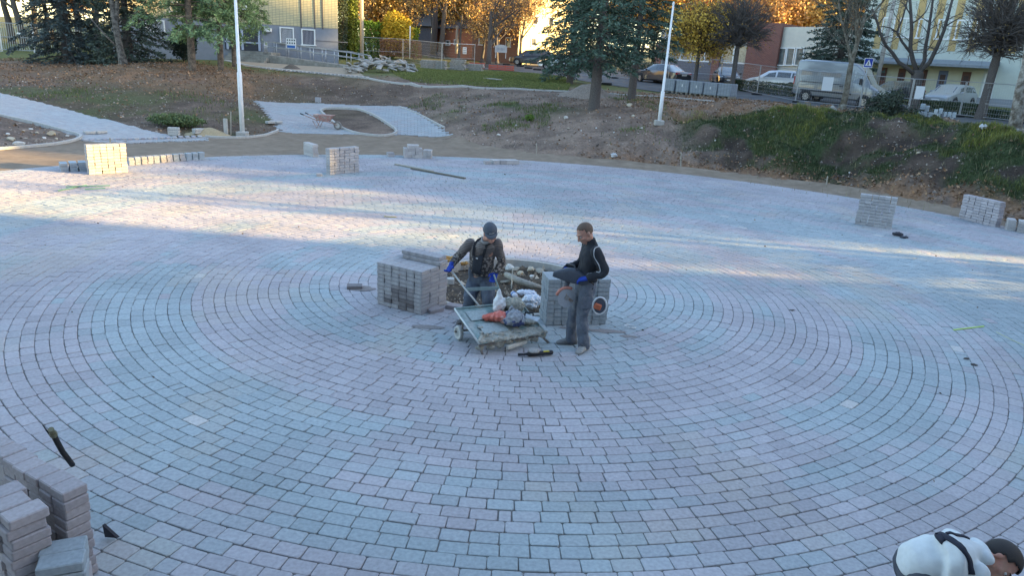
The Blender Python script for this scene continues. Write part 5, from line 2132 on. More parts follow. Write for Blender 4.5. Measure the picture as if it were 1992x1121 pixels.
def vehicle(name, label, cat, loc, rz, pm, st, wheels, wr, W, wins, lamps=(), plates=(), extras=None, tilt=(0, 0), scale=1.0):
    """st: stations (x, z_sill, z_belt, z_top, w_sill, w_belt, w_top); x runs to the front"""
    t = thing(name, label, cat, loc, rz)
    t.scale = (scale, scale, scale)
    t.rotation_euler = (tilt[0], tilt[1], rz)
    rings = []
    for x, zs, zb, zt, ws, wb, wt in st:
        zm = zs + (zb - zs) * .45
        half = [(ws * .86, zs), (ws, zs + .06), (wb * 1.02, zm), (wb, zb), (wt, zt - min(.07, (zt - zb) * .25)), (wt * .86, zt - .005), (wt * .45, zt + .02)]
        ring = [Vector((x, -y, z)) for y, z in half] + [Vector((x, y, z)) for y, z in reversed(half)]
        rings.append(ring)
    mb = MB()
    mb.loft(rings)
    body = mb.build('body', pm, t)
    shade_auto(body, 32)
    md = body.modifiers.new('round', 'BEVEL')
    md.width = .025
    md.segments = 2
    md.limit_method = 'ANGLE'
    md.angle_limit = R(35)

    def patch(i0, f0, i1, f1, segs, m, nm, sh=(.06, .10), off=.006):
        """panel on the loft between stations; segs (k0, k1) ring positions"""
        def pt(f, k):
            i = int(f)
            fr = f - i
            a = rings[i][k]
            b = rings[min(i + 1, len(rings) - 1)][k]
            return a.lerp(b, fr)
        k0, k1 = segs
        a, b, c, d = pt(i0 + f0, k0), pt(i1 + f1, k0), pt(i1 + f1, k1), pt(i0 + f0, k1)
        ctr = (a + b + c + d) / 4
        q = []
        for v_, o1, o2 in ((a, b, d), (b, a, c), (c, d, b), (d, c, a)):
            q.append(v_ + (o1 - v_) * sh[0] + (o2 - v_) * sh[1])
        nrm = (q[2] - q[0]).cross(q[3] - q[1])
        if nrm.length < 1e-8:
            return None
        nrm.normalize()
        body_c = Vector((ctr.x, 0, ctr.z - .4))
        if nrm.dot(ctr - body_c) < 0:
            nrm = -nrm
            q = [q[0], q[3], q[2], q[1]]
        m_ = MB()
        m_.add([v + nrm * off for v in q] + [v - nrm * .03 for v in q], [(0, 1, 2, 3), (7, 6, 5, 4), (0, 4, 5, 1), (1, 5, 6, 2), (2, 6, 7, 3), (3, 7, 4, 0)])
        return m_.build(nm, m, t)
    for wdef in wins:
        patch(*wdef[:5], M_carglass, wdef[5], *wdef[6:])
    for x in wheels:
        for s in (-1, 1):
            y = s * (W / 2 - .11)
            a = MB()
            a.add([(x + (wr + .07) * math.cos(q), s * (W / 2 + .018), wr + (wr + .07) * math.sin(q)) for q in np.linspace(-.35, math.pi + .35, 18)], [list(range(18)) if s < 0 else list(reversed(range(18)))])
            ao = a.build('wheel_arch', M_trim, t)
            w_ = MB()
            prof = [(wr * .62, -.1), (wr * .9, -.105), (wr, -.08), (wr, .08), (wr * .9, .105), (wr * .62, .1)]
            rr = [[Vector((x + r * math.cos(2 * math.pi * k / 20), y + s * .05 + o, wr + r * math.sin(2 * math.pi * k / 20))) for r, o in prof] for k in range(20)]
            rr.append(rr[0])
            w_.loft(rr, False)
            wo = w_.build('wheel', M_tyre, t, True)
            rm = MB()
            yy = y + s * .13
            for k in range(10):
                a0, a1 = 2 * math.pi * k / 10, 2 * math.pi * (k + .62) / 10
                pts = [(wr * .14, a0 + .1), (wr * .62, a0), (wr * .62, a1), (wr * .14, a1 - .1)]
                vs = [(x + r * math.cos(q), yy, wr + r * math.sin(q)) for r, q in pts]
                rm.add(vs, [(0, 1, 2, 3) if s < 0 else (3, 2, 1, 0)])
            rm.add([(x + wr * .2 * math.cos(q), yy + s * .004, wr + wr * .2 * math.sin(q)) for q in np.linspace(0, 6.283, 13)[:-1]], [list(range(12)) if s < 0 else list(reversed(range(12)))])
            rm.tube([(x, yy - s * .05, wr), (x, yy - s * .03, wr)], wr * .62, 16)
            rm.build('rim', M_rim, wo)
    for nm, c, s_, m in lamps:
        for sd in (-1, 1):
            l = MB()
            l.bbox((c[0], sd * c[1], c[2]), s_, b=.02)
            l.build(nm, m, t)
    for c, s_ in plates:
        l = MB()
        l.bbox(c, s_, b=.004)
        l.build('number_plate', M_plate, t)
    if extras:
        extras(t)
    return t


def mirrors(x, y, z, m):
    def f(t):
        for s in (-1, 1):
            k = MB()
            k.bbox((x, s * y, z), (.12, .2, .14), b=.03)
            k.build('wing_mirror', m, t)
    return f


def saloon(label, loc, rz, pm, L=4.8, W=1.82, H=1.45, estate=False, name='parked_car', **kw):
    h = L / 2
    w = W / 2
    if estate:
        st = [(-h, .35, .75, .80, w * .84, w * .86, w * .74), (-h + .10, .22, .92, .98, w * .94, w * .92, w * .8), (-h + .32, .2, .95, H - .07, w * .97, w * .95, w * .72), (-h + 1.0, .2, .95, H, w, w * .97, w * .74), (-.15, .2, .94, H + .01, w, w * .98, w * .75), (.55, .2, .93, H - .07, w, w * .98, w * .74), (1.25, .2, .92, .97, w, w * .97, w * .84), (h - .5, .22, .80, .86, w * .96, w * .93, w * .78), (h - .12, .25, .66, .72, w * .88, w * .85, w * .68), (h, .35, .58, .62, w * .74, w * .72, w * .55)]
        wins = [(1, .15, 2, .9, (4, 9), 'rear_window', .1, .12), (2, .25, 3, .0, (3, 4), 'side_window'), (3, .0, 4, .0, (3, 4), 'side_window'), (4, 0., 5, .35, (3, 4), 'side_window'), (2, .25, 3, .0, (9, 10), 'side_window'), (3, .0, 4, .0, (9, 10), 'side_window'), (4, 0., 5, .35, (9, 10), 'side_window')]
        wins = [(a, b, c, d, e, f, (.06, .12)) for a, b, c, d, e, f, *_ in wins]
        wins.append((5, .12, 6, .0, (5, 8), 'windscreen', (.05, .02)))
        wins[0] = (1, .12, 2, .95, (5, 8), 'rear_window', (.1, .04))
    else:
        st = [(-h, .35, .72, .78, w * .82, w * .84, w * .72), (-h + .12, .22, .88, .93, w * .93, w * .90, w * .78), (-h + .75, .2, .95, 1.0, w * .97, w * .95, w * .83), (-h + 1.45, .2, .95, H - .04, w, w * .97, w * .70), (-.2, .2, .94, H, w, w * .98, w * .73), (.5, .2, .93, H - .07, w, w * .98, w * .72), (1.25, .2, .92, .97, w, w * .97, w * .84), (h - .5, .22, .80, .86, w * .96, w * .93, w * .78), (h - .12, .25, .66, .72, w * .88, w * .85, w * .68), (h, .35, .58, .62, w * .74, w * .72, w * .55)]
        wins = [(2, .5, 3, .0, (3, 4), 'side_window', (.08, .14)), (3, .0, 4, .0, (3, 4), 'side_window', (.05, .12)), (4, 0., 5, .35, (3, 4), 'side_window', (.05, .12)), (2, .5, 3, .0, (9, 10), 'side_window', (.08, .14)), (3, .0, 4, .0, (9, 10), 'side_window', (.05, .12)), (4, 0., 5, .35, (9, 10), 'side_window', (.05, .12)), (5, .12, 6, .0, (5, 8), 'windscreen', (.05, .02)), (2, .08, 3, -.08, (5, 8), 'rear_window', (.06, .03))]
    lamps = [('tail_light', (-h + .08, w * .66, .80), (.1, .42, .14), M_lampred), ('headlight', (h - .2, w * .68, .64), (.22, .32, .13), M_lampclear)]
    plates = [((-h - .008, 0, .72 if not estate else .62), (.02, .5, .11)), ((h + .008, 0, .45), (.02, .5, .11))]
    return vehicle(name, label, 'car', loc, rz, pm, st, (-h + .95, h - .88), .32, W, wins, lamps, plates, mirrors(.72, w + .1, .98, pm), **kw)


def parked(px, py, Y):
    p = D(px, py, Y)
    return Vector((p.x, p.y, tz(p.x, p.y) + .03))


def dirz(x, y):
    return math.atan2(y, x)


P_dark = paint('dark_grey', (.040, .042, .055))
P_silver = paint('silver', (.34, .36, .38))
P_white = paint('white', (.62, .63, .65))
P_blue = paint('blue_black', (.022, .025, .035))
P_green = paint('dark_green', (.03, .045, .04))
saloon('dark grey saloon with lit red tail lights waiting on the road', parked(1286, 160, 60), dirz(-.55, .83), P_dark)
saloon('blue black car facing the camera before the shop windows', parked(1411, 158, 63), dirz(-.1, -1), P_blue, L=4.3)
saloon('white estate car behind the low clipped hedge', parked(1510, 163, 60), dirz(-.72, .5), P_white, estate=True, L=4.6, H=1.5)
saloon('dark car parked at the doors between the van and the multi stemmed tree', parked(1744, 186, 55), dirz(-.8, -.5), P_blue, L=4.4)
saloon('silver grey estate car facing left in front of the brown doors', parked(1848, 194, 52.5), dirz(-.78, -.62), P_silver, estate=True, L=4.5, H=1.48)
saloon('dark estate car parked before the cream sunlit house', parked(1034, 111, 78), dirz(-1, .15), P_blue, estate=True, L=4.4, H=1.55)
saloon('white car partly hidden behind the low branched spruce, left one', parked(1092, 127, 72), dirz(-1, .1), P_white, L=4.4)
saloon('silver car partly hidden behind the low branched spruce, right one', parked(1124, 122, 77), dirz(-1, .1), P_silver, L=4.4)
saloon('pale car parked in the shade below the tall clipped hedge', parked(737, 111, 76), dirz(.6, -.8), P_silver, L=4.3, estate=True)


def van():
    a, b = U(1558, 205), U(1664, 219)
    ra, rb = parked(1581, 203, 50.4), parked(1680, 216, 48.2)
    d = rb - ra
    rz = dirz(d.x, d.y)
    wb = d.xy.length
    c = (ra + rb) / 2
    u = d.normalized()
    W, H = 1.98, 2.55
    w = W / 2
    # rear axle at -1.79, front at +1.79
    st = [(-2.74, .5, 1.10, 2.30, w * .93, w * .93, w * .80), (-2.68, .42, 1.15, 2.46, w * .97, w * .97, w * .84), (-2.3, .36, 1.18, H, w, w, w * .86), (-.9, .36, 1.2, H + .02, w, w, w * .87), (.55, .36, 1.2, H, w, w, w * .86), (.95, .36, 1.2, H - .08, w, w, w * .85), (1.35, .36, 1.2, 2.2, w, w, w * .82), (1.95, .36, 1.18, 1.35, w, w * .99, w * .86), (2.45, .36, 1.0, 1.10, w * .97, w * .95, w * .82), (2.68, .4, .82, .90, w * .88, w * .86, w * .72), (2.76, .5, .72, .76, w * .78, w * .76, w * .62)]
    pm = paint('van_silver', (.17, .185, .20))
    wins = [(4, .55, 6, .25, (3, 4), 'side_window', (.10, .18)), (4, .55, 6, .25, (9, 10), 'side_window', (.10, .18)), (6, .04, 7, .02, (5, 8), 'windscreen', (.03, .0))]

    def extra(t):
        m = MB()
        for s in (-1, 1):
            m.bbox((-.6, s * (w * 1.015), .72), (3.2, .03, .11), b=.01)
        m.build('side_moulding', M_trim, t)
        for x0, x1 in ((-2.35, -1.25), (-1.1, .15)):
            for s in (-1, 1):
                pz = MB()
                pz.bbox(((x0 + x1) / 2, s * (w * .945), 1.62), (x1 - x0, .02, .62), b=.008)
                pz.build('side_panel', pm, t)
        rl = MB()
        for s in (-1, 1):
            rl.bbox((-1.0, s * (w * 1.012), 1.22), (2.9, .025, .035), b=.006)
            rl.bbox((.3, s * (w * 1.02), 1.12), (.22, .03, .05), b=.006)
        rl.build('door_rail', M_trim, t)
        bp = MB()
        bp.bbox((2.68, 0, .5), (.22, W * .92, .3), b=.05)
        bp.bbox((-2.76, 0, .5), (.14, W * .94, .22), b=.04)
        bp.build('bumper', M_trim, t)
        for s in (-1, 1):
            k = MB()
            k.bbox((1.45, s * (w + .16), 1.5), (.12, .22, .36), b=.03)
            k.build('wing_mirror', M_trim, t)
    vehicle('delivery_van', 'silver high roofed delivery van parked behind the site fence', 'van', Vector((c.x, c.y, min(ra.z, rb.z))), rz, pm, st, (-1.79, 1.79), .34, W, wins,
            [('tail_light', (-2.73, w * .9, 1.25), (.08, .12, .5), M_lampred), ('headlight', (2.55, w * .74, .86), (.26, .34, .22), M_lampclear)], [((2.79, 0, .52), (.02, .5, .11))], extra, tilt=(0, -math.atan2(rb.z - ra.z, wb)), scale=1.02)


van()
# ================================================================ pavers and other site materials
def paver_mesh(nm, lx, ly, lz, b=.006):
    m = MB()
    m.bbox((0, 0, lz / 2), (lx, ly, lz), b=b)
    return m.mesh(nm)


def paver_mat(name, c1, c2, stain=None):
    m = mat(name, c1, .88, var=.16, vscale=9, bump=.002, bscale=90, spec=.2)
    nt = m.node_tree
    N, L = nt.nodes, nt.links
    oi = N.new('ShaderNodeObjectInfo')
    mx = N.new('ShaderNodeMix')
    mx.data_type = 'RGBA'
    L.new(oi.outputs['Random'], mx.inputs['Factor'])
    mx.inputs['A'].default_value = (*c1, 1)
    mx.inputs['B'].default_value = (*c2, 1)
    for n in N:
        if n.type == 'MIX' and n.blend_type == 'MULTIPLY':
            L.new(mx.outputs['Result'], n.inputs['A'])
    return m


M_pv = paver_mat('stack_paver', (.31, .295, .30), (.36, .345, .345))
M_pvd = paver_mat('stack_paver_damp', (.12, .105, .105), (.26, .24, .24))
M_pvb = paver_mat('stack_paver_teal', (.28, .31, .325), (.32, .34, .35))
M_pvm = paver_mat('stack_paver_mauve', (.30, .27, .275), (.36, .32, .32))

ORD = ['bottom', 'second', 'third', 'fourth', 'fifth', 'sixth', 'seventh', 'eighth', 'ninth', 'tenth', 'eleventh', 'twelfth', 'thirteenth']
NPAV = [0]
REST = []     # pavers beyond the individual ones: (matrix, size, tone)


class Stack:
    def __init__(self, origin, d, z0=0.0):
        self.o = Vector((origin[0], origin[1], z0))
        self.d = Vector((d[0], d[1], 0)).normalized()
        self.n = Vector((-self.d.y, self.d.x, 0))
        self.rz = math.atan2(self.d.y, self.d.x)
        self.R = random.Random(int(abs(origin[0] * 1000)))

    def put(self, u, v, z, mesh, m, label, group, turn=0, jit=.004):
        p = self.o + self.d * (u + self.R.gauss(0, jit)) + self.n * (v + self.R.gauss(0, jit)) + Vector((0, 0, z))
        o = bpy.data.objects.new('paver', mesh)
        COL.objects.link(o)
        o.location = p
        o.rotation_euler = (self.R.gauss(0, .006), self.R.gauss(0, .006), self.rz + turn + self.R.gauss(0, .022))
        tag(o, label, 'paver', group)
        if len(mesh.materials) == 0:
            mesh.materials.append(m)
        if mesh.materials[0] != m:
            o.material_slots[0].link = 'OBJECT'
            o.material_slots[0].material = m
        NPAV[0] += 1
        return o

    def rest(self, u, v, z, size, tone, turn=0, jit=.004):
        p = self.o + self.d * (u + self.R.gauss(0, jit)) + self.n * (v + self.R.gauss(0, jit)) + Vector((0, 0, z))
        REST.append((p, self.rz + turn + self.R.gauss(0, .012), size, tone))


def crs(k, n):
    return 'top' if k == n - 1 else ORD[k]


def centre_left():
    a, b = G(733, 591), G(819, 614)
    s = Stack(a, b - a)
    L_ = (b - a).length
    W = L_ / 6
    me = paver_mesh('paver_end', W - .003, .222, .0585)
    nz = 11
    lab = 'grey paver in the %s course of the stack left of the capped man'
    damp = {(2, 1), (3, 1), (1, 1), (2, 2), (3, 2), (4, 2), (2, 3), (3, 3), (4, 3), (1, 2), (3, 4), (4, 4), (4, 1), (4, 0), (3, 0), (2, 5), (3, 5), (4, 5), (2, 4)}
    for k in range(nz):
        for i in range(6):
            for j in range(3):
                u, v, z = (i + .5) * W, .113 + j * .225, .003 + k * .0625
                dm = (i, k) in damp and j == 0
                vis = j == 0 or i == 5 or k == nz - 1
                if vis:
                    s.put(u, v, z, me, M_pvd if dm else M_pv, (('damp paver in the %s course of the stack left of the capped man' if dm else lab) % crs(k, nz)), 'pavers in the %s course of the stack left of the capped man%s' % (crs(k, nz), ', damp ones' if dm else ''), jit=.0035)
                else:
                    s.rest(u, v, z, (W - .003, .222, .0585), 0)
    for k in range(2):
        for i in range(1, 6):
            s.put((i + .62) * W - .03 * k, .54 + .02 * k, .004 + (nz + k) * .0625, me, M_pv, 'paver in the %s raised row on top of the left stack' % ('lower', 'upper')[k], 'pavers in the %s raised row on the stack left of the capped man' % ('lower', 'upper')[k], .06)


def centre_right():
    a, b = G(1061, 634), G(1180, 632)
    s = Stack(a, b - a)
    L_ = (b - a).length
    nz = 11
    lz = .066
    w1 = L_ / 5
    w2 = L_ / 8
    me1 = paver_mesh('paver_long', w1 - .003, .105, lz - .003)
    me2 = paver_mesh('paver_short', w2 - .003, .205, lz - .003)
    for k in range(nz):
        z = .003 + k * lz
        lab = 'blue grey paver in the %s course of the stack behind the man holding the saw' % crs(k, nz)
        grp = 'pavers in the %s course of the stack behind the man with the saw' % crs(k, nz)
        if k < 6:
            for i in range(8):
                for j in range(2):
                    if j == 0 or i == 0:
                        s.put((i + .5) * w2, .105 + j * .21, z, me2, M_pvb, lab, grp)
                    else:
                        s.rest((i + .5) * w2, .105 + j * .21, z, (w2 - .003, .205, lz - .003), 1)
        else:
            for i in range(5):
                for j in range(4):
                    if j == 0 or i == 0 or k == nz - 1:
                        s.put((i + .5) * w1, .053 + j * .107, z, me1, M_pvb, lab, grp)
                    else:
                        s.rest((i + .5) * w1, .053 + j * .107, z, (w1 - .003, .105, lz - .003), 1)


def fore_stack(pA, pB, pC, ztop, label, group, m, npil, nz=10, lz=.075, nshow=9):
    """row of piles; pA end-face left corner, pB end-face right corner, pC a point back along the left edge (photo positions on the top)"""
    a, b, c = G(*pA, ztop), G(*pB, ztop), G(*pC, ztop)
    d = (c - a).xy.normalized()
    nrm = Vector((d.y, -d.x))
    wid = abs((b - a).xy.dot(nrm))
    s = Stack((a.x, a.y), (d.x, d.y))
    # s.n points to the left of d; the row lies to the right of its left edge
    sg = 1 if (b - a).xy.dot(Vector((s.n.x, s.n.y))) > 0 else -1
    pw = .165
    me = paver_mesh('paver_row_%d' % (pA[0] + pB[0]), pw - .004, wid, lz - .003, .008)
    for i in range(npil):
        off = s.R.gauss(0, .008)
        for k in range(nz):
            z = ztop - (nz - k) * lz
            if z < -.03:
                continue
            cn = nz - 1 - k
            cname = 'top' if cn == 0 else ORD[cn] + ' from the top' if cn > 0 else ''
            if k == nz - 1 or i == 0 or (k >= nz - 3 and i < 5):
                s.put((i + .5) * pw, sg * (wid / 2 + off), z, me, m, label % ('%s course' % cname, ), group + ', %s course' % cname, jit=.005)
            else:
                s.rest((i + .5) * pw, sg * (wid / 2 + off), z, (pw - .004, wid, lz - .003), 2, jit=.005)


centre_left()
centre_right()
fore_stack((123, 963), (190, 951), (51, 920), .76, 'mauve paver, %s, of the longer near row at lower left', 'pavers of the longer near row', M_pvm, 7)
fore_stack((11, 1020), (83, 982), (-32, 978), .76, 'mauve paver, %s, of the short near row at left edge', 'pavers of the short near row', M_pvm, 3)
fore_stack((66, 1112), (160, 1098), (82, 1062), .46, 'grey paver, %s, of the low pile at bottom left', 'pavers of the low pile', M_pvb, 2, nz=6)


# far stacks: all in one mass object
def far_stack(pl, pr, pytop, cols, rows, deep=3, tone=0, size=None, z0=0.0, turn=0, drop=None, gap=0.003):
    a, b = G(*pl, z0), G(*pr, z0)
    s = Stack(a, b - a, z0)
    L_ = (b - a).length
    w = L_ / cols
    ht = D(pl[0], pytop, a.y).z - z0
    lz = ht / rows
    for k in range(rows):
        for i in range(cols):
            for j in range(deep):
                if drop and drop(i, j, k):
                    continue
                s.rest((i + .5) * w, .1 + j * .205, z0 * 0 + .002 + k * lz, (w - gap, .2, lz - max(.004, gap * .7)), tone, jit=.006)


far_stack((174, 340), (250, 335), 282, 6, 10, 1, 3, gap=.012)
far_stack((642, 340.5), (699, 334.5), 289, 6, 9, 1, 0, gap=.014)
far_stack((1662, 436), (1734, 446), 376, 6, 10, 1, 0, gap=.012)
far_stack((1864, 424), (1936, 442), 377, 6, 9, 1, 4, gap=.012)
far_stack((786, 307), (822, 308), 282, 5, 4, 2, 3, drop=lambda i, j, k: k == 3 and i in (0, 4))
far_stack((822, 308), (838, 309), 292, 2, 3, 2, 3)
far_stack((591, 300), (609, 306), 276, 1, 5, 1, 3)
far_stack((755, 305), (768, 305), 297, 1, 2, 1, 0)
far_stack((1958, 448), (1974, 450), 427, 1, 4, 2, 3)
far_stack((1978, 452), (2000, 455), 430, 1, 4, 2, 3)
far_stack((960, 320), (1010, 320), 312, 4, 1, 2, 3)
far_stack((944, 320), (955, 320), 313, 1, 1, 1, 3)
far_stack((616, 343), (627, 343), 338, 1, 1, 1, 3)
for i in range(12):
    x = 252 + i * 12.4
    far_stack((x, 322 - i * 1.05), (x + 10.2, 321.5 - i * 1.05), 307 - i * .95, 1, 3, 1, [0, 1, 3][i % 3] if i < 9 else 1)
for i in range(3):
    x = 119 + i * 18
    far_stack((x, 335 - i * .6), (x + 15, 334.5 - i * .6), 318 - i, 1, 4, 2, 1)

# stepped open ends of the laid paths
for i in range(19):
    x = 163 + i * 12.4
    y = 276 - .35 * i
    far_stack((x, y), (x + 8.2, y), y - 4.5, 1, 1, 2, [3, 4][i % 2])
for i in range(30):
    x = 482 + i * 7.8
    y = 131.5 + (x - 478) * .087
    q = U(x, y)
    far_stack((x, y), (x + 4.2, y + .3), y - 3.2, 1, 1, 2, [3, 0][i % 2], z0=q.z)


def flush_rest():
    V, Fq, C = [], [], []
    me = bpy.data.meshes.new('stacked_pavers')
    tones = [np.array([.37, .355, .355]), np.array([.34, .375, .395]), np.array([.37, .33, .325]), np.array([.39, .365, .35]), np.array([.36, .33, .34])]
    P = np.array([tuple(r[0]) for r in REST])
    A = np.array([r[1] for r in REST])
    Sz = np.array([r[2] for r in REST])
    # paver_geo: lx tangent = size x, ly radial = size y; tangent is at angle+90deg
    V, Fq = paver_geo(P[:, 0], P[:, 1], A - math.pi / 2, Sz[:, 0], Sz[:, 1], P[:, 2] + Sz[:, 2], inset=.006, depth=Sz[:, 2][0])
    V = V.reshape(-1, 12, 3)
    V[:, 8:, 2] = P[:, None, 2]
    me = np_mesh('stacked_pavers', V.reshape(-1, 3), [Fq])
    c = np.array([tones[r[3]] for r in REST]) * np.exp(RNG.normal(0, .07, len(REST)))[:, None]
    col_attr(me, 'tone', np.repeat(np.clip(c, 0, 1), 9, axis=0))
    o = link('stacked_pavers', me, mat('stack_far', (1, 1, 1), .88, var=.12, vscale=9, attr='tone', spec=.2))
    tag(o, 'far off stacks and small piles of pavers around the edge of the square', 'pavers', kind='stuff')


flush_rest()
# ================================================================ people
def limb(mb, pts, rad, n=14):
    pts = [Vector(p) for p in pts]
    mb.tube(pts, rad, n)
    for p, r in zip(pts, rad):
        mb.sphere(p, (r, r, r), n, 8)


def dense(pts, rad, k=4):
    """smooth resampling of a limb"""
    P = pline([tuple(p) for p in pts], 1e9)
    out, rr = [], []
    Q = [2 * Vector(pts[0]) - Vector(pts[1])] + [Vector(p) for p in pts] + [2 * Vector(pts[-1]) - Vector(pts[-2])]
    for i in range(1, len(Q) - 2):
        for j in range(k):
            t = j / k
            a, b, c, d = Q[i - 1], Q[i], Q[i + 1], Q[i + 2]
            out.append(.5 * ((2 * b) + (c - a) * t + (2 * a - 5 * b + 4 * c - d) * t * t + (3 * b - a - 3 * c + d) * t ** 3))
            rr.append(rad[i - 1] + (rad[i] - rad[i - 1]) * t)
    out.append(Q[-2])
    rr.append(rad[-1])
    return out, rr


def trunk_loft(mb, rings, n=20, pw=2.4):
    """rings: (centre, lateral unit, depth unit, half width, half depth)"""
    rr = []
    for c, l, f, a, b in rings:
        ring = []
        for k in range(n):
            t = 2 * math.pi * k / n
            ct, st_ = math.cos(t), math.sin(t)
            x = a * math.copysign(abs(ct) ** (2 / pw), ct)
            y = b * math.copysign(abs(st_) ** (2 / pw), st_)
            ring.append(Vector(c) + l * x + f * y)
        rr.append(ring)
    mb.loft(rr)


def organic(name, mb, voxel, m, parent, smooth=6, folds=0.0, fscale=14.0, seed=0, stretch=(1, 1, .45)):
    """one continuous skin round everything in mb"""
    me0 = mb.mesh('tmp')
    o = bpy.data.objects.new('tmp', me0)
    COL.objects.link(o)
    rm = o.modifiers.new('r', 'REMESH')
    rm.mode = 'VOXEL'
    rm.voxel_size = voxel
    rm.adaptivity = 0
    if smooth:
        sm = o.modifiers.new('s', 'SMOOTH')
        sm.factor = .5
        sm.iterations = smooth
    dg = bpy.context.evaluated_depsgraph_get()
    dg.update()
    me = bpy.data.meshes.new_from_object(o.evaluated_get(dg))
    bpy.data.objects.remove(o)
    me.name = name
    me.materials.clear()
    me.polygons.foreach_set('use_smooth', [True] * len(me.polygons))
    if folds:
        n = len(me.vertices)
        co = np.zeros(n * 3, np.float32)
        no = np.zeros(n * 3, np.float32)
        me.vertices.foreach_get('co', co)
        me.vertex_normals.foreach_get('vector', no)
        co, no = co.reshape(-1, 3), no.reshape(-1, 3)
        d = np.array([mnoise.noise(Vector((c[0] * fscale * stretch[0] + seed, c[1] * fscale * stretch[1], c[2] * fscale * stretch[2]))) + .5 * mnoise.noise(Vector((c[0] * fscale * 2.1 + c[2] * 8 + seed, c[1] * fscale * 2.1, c[2] * fscale * 1.3))) for c in co])
        co = co + no * (d * folds)[:, None]
        me.vertices.foreach_set('co', co.astype(np.float32).ravel())
    me.update()
    return link(name, me, m, parent)


def lerp(a, b, t):
    return Vector(a).lerp(Vector(b), t)


def hand_parts(mb, wrist, d, palm_n, thumb_side, curl=.9, s=1.0, grow=0.0):
    """five separate fingers; d along the hand, palm_n out of the palm, thumb_side towards the thumb"""
    d, palm_n = d.normalized(), palm_n.normalized()
    side = thumb_side - d * thumb_side.dot(d)
    side = side.normalized()
    palm_n = (palm_n - d * palm_n.dot(d) - side * palm_n.dot(side)).normalized()
    pc = wrist + d * .05 * s
    trunk_loft(mb, [(wrist, side, palm_n, .026 * s + grow, .02 * s + grow), (wrist + d * .03 * s, side, palm_n, .036 * s + grow, .018 * s + grow), (wrist + d * .085 * s, side, palm_n, .041 * s + grow, .015 * s + grow), (wrist + d * .1 * s, side, palm_n, .036 * s + grow, .011 * s + grow)], 12)
    for k, (o, L_) in enumerate(((.031, .072), (.011, .08), (-.010, .074), (-.030, .058))):
        p = wrist + d * (.093 * s) + side * o * s
        dd = d.copy()
        pts = [p]
        for j, f in enumerate((.45, .32, .23)):
            ang = curl * (.55 + .25 * j) * (1 + .06 * k)
            dd = (dd * math.cos(ang) + palm_n * math.sin(ang)).normalized()
            # keep the bending plane
            palm_k = side.cross(dd)
            p = p + dd * L_ * f * s
            pts.append(p)
            if palm_k.dot(palm_n) < 0:
                palm_k = -palm_k
            palm_n2 = palm_k
            palm_n_use = palm_n2
            palm_n_local = palm_n_use
            dd = dd
        r = .0092 * s + grow
        limb(mb, pts, [r, r * .96, r * .9, r * .8], 8)
    p = wrist + d * .025 * s + side * .028 * s
    q = p + (d * .6 + side * .75 + palm_n * .35).normalized() * .042 * s
    e = q + (d * .8 + side * .1 + palm_n * .6).normalized() * .036 * s
    r = .0115 * s + grow
    limb(mb, [p, q, e], [r * 1.15, r, r * .8], 8)


def head_parts(mb, c, f, u, s=1.0):
    """skull, jaw, nose, brow, lips, ears; c centre of the head, f facing, u up"""
    f = f.normalized()
    u = (u - f * u.dot(f)).normalized()
    l = u.cross(f)
    M = Matrix((f, l, u)).transposed()

    def P(x, y, z):
        return c + f * x * s + l * y * s + u * z * s

    def S_(x, y, z, a, b, h, seg=14, ring=10):
        mb.sphere(P(x, y, z), (a * s, b * s, h * s), seg, ring, M)
    S_(-.012, 0, .03, .098, .076, .092)
    S_(.028, 0, -.02, .066, .064, .085)
    S_(.036, 0, -.072, .048, .045, .04)
    S_(.066, 0, -.088, .022, .026, .02)          # chin
    S_(.076, 0, .022, .022, .052, .016)          # brow
    mb.tube([P(.086, 0, .012), P(.104, 0, -.012), P(.114, 0, -.032), P(.09, 0, -.042)], [.010 * s, .013 * s, .017 * s, .012 * s], 8)
    S_(.096, .013, -.034, .011, .009, .008, 8, 6)
    S_(.096, -.013, -.034, .011, .009, .008, 8, 6)
    S_(.088, 0, -.058, .013, .026, .007, 8, 6)   # lips
    S_(.086, 0, -.068, .013, .022, .007, 8, 6)
    for sd in (-1, 1):
        S_(.058, sd * .042, -.028, .026, .022, .022, 10, 6)   # cheek
        S_(-.012, sd * .078, -.012, .018, .009, .032, 10, 8)   # ear
        S_(.0, sd * .055, -.062, .05, .014, .03, 10, 6)       # jaw
    return P, M


def face_bits(t, P, M, s=1.0, m_eye=None, brow=True):
    for sd in (-1, 1):
        e = MB()
        e.sphere(P(.081, sd * .031, .0), (.011 * s, .013 * s, .009 * s), 10, 6, M)
        e.build('eye', mat('eye_white', (.5, .48, .45), .3), t, True)
        i = MB()
        i.sphere(P(.0895, sd * .031, .0), (.004 * s, .006 * s, .006 * s), 8, 5, M)
        i.build('iris', mat('iris_dark', (.03, .025, .02), .2), t, True)
        if brow:
            b = MB()
            b.tube([P(.092, sd * .014, .018), P(.094, sd * .032, .026), P(.082, sd * .05, .02)], [.004 * s, .005 * s, .003 * s], 6)
            b.build('eyebrow', mat('hair_brown', (.045, .032, .024), .8), t, True)


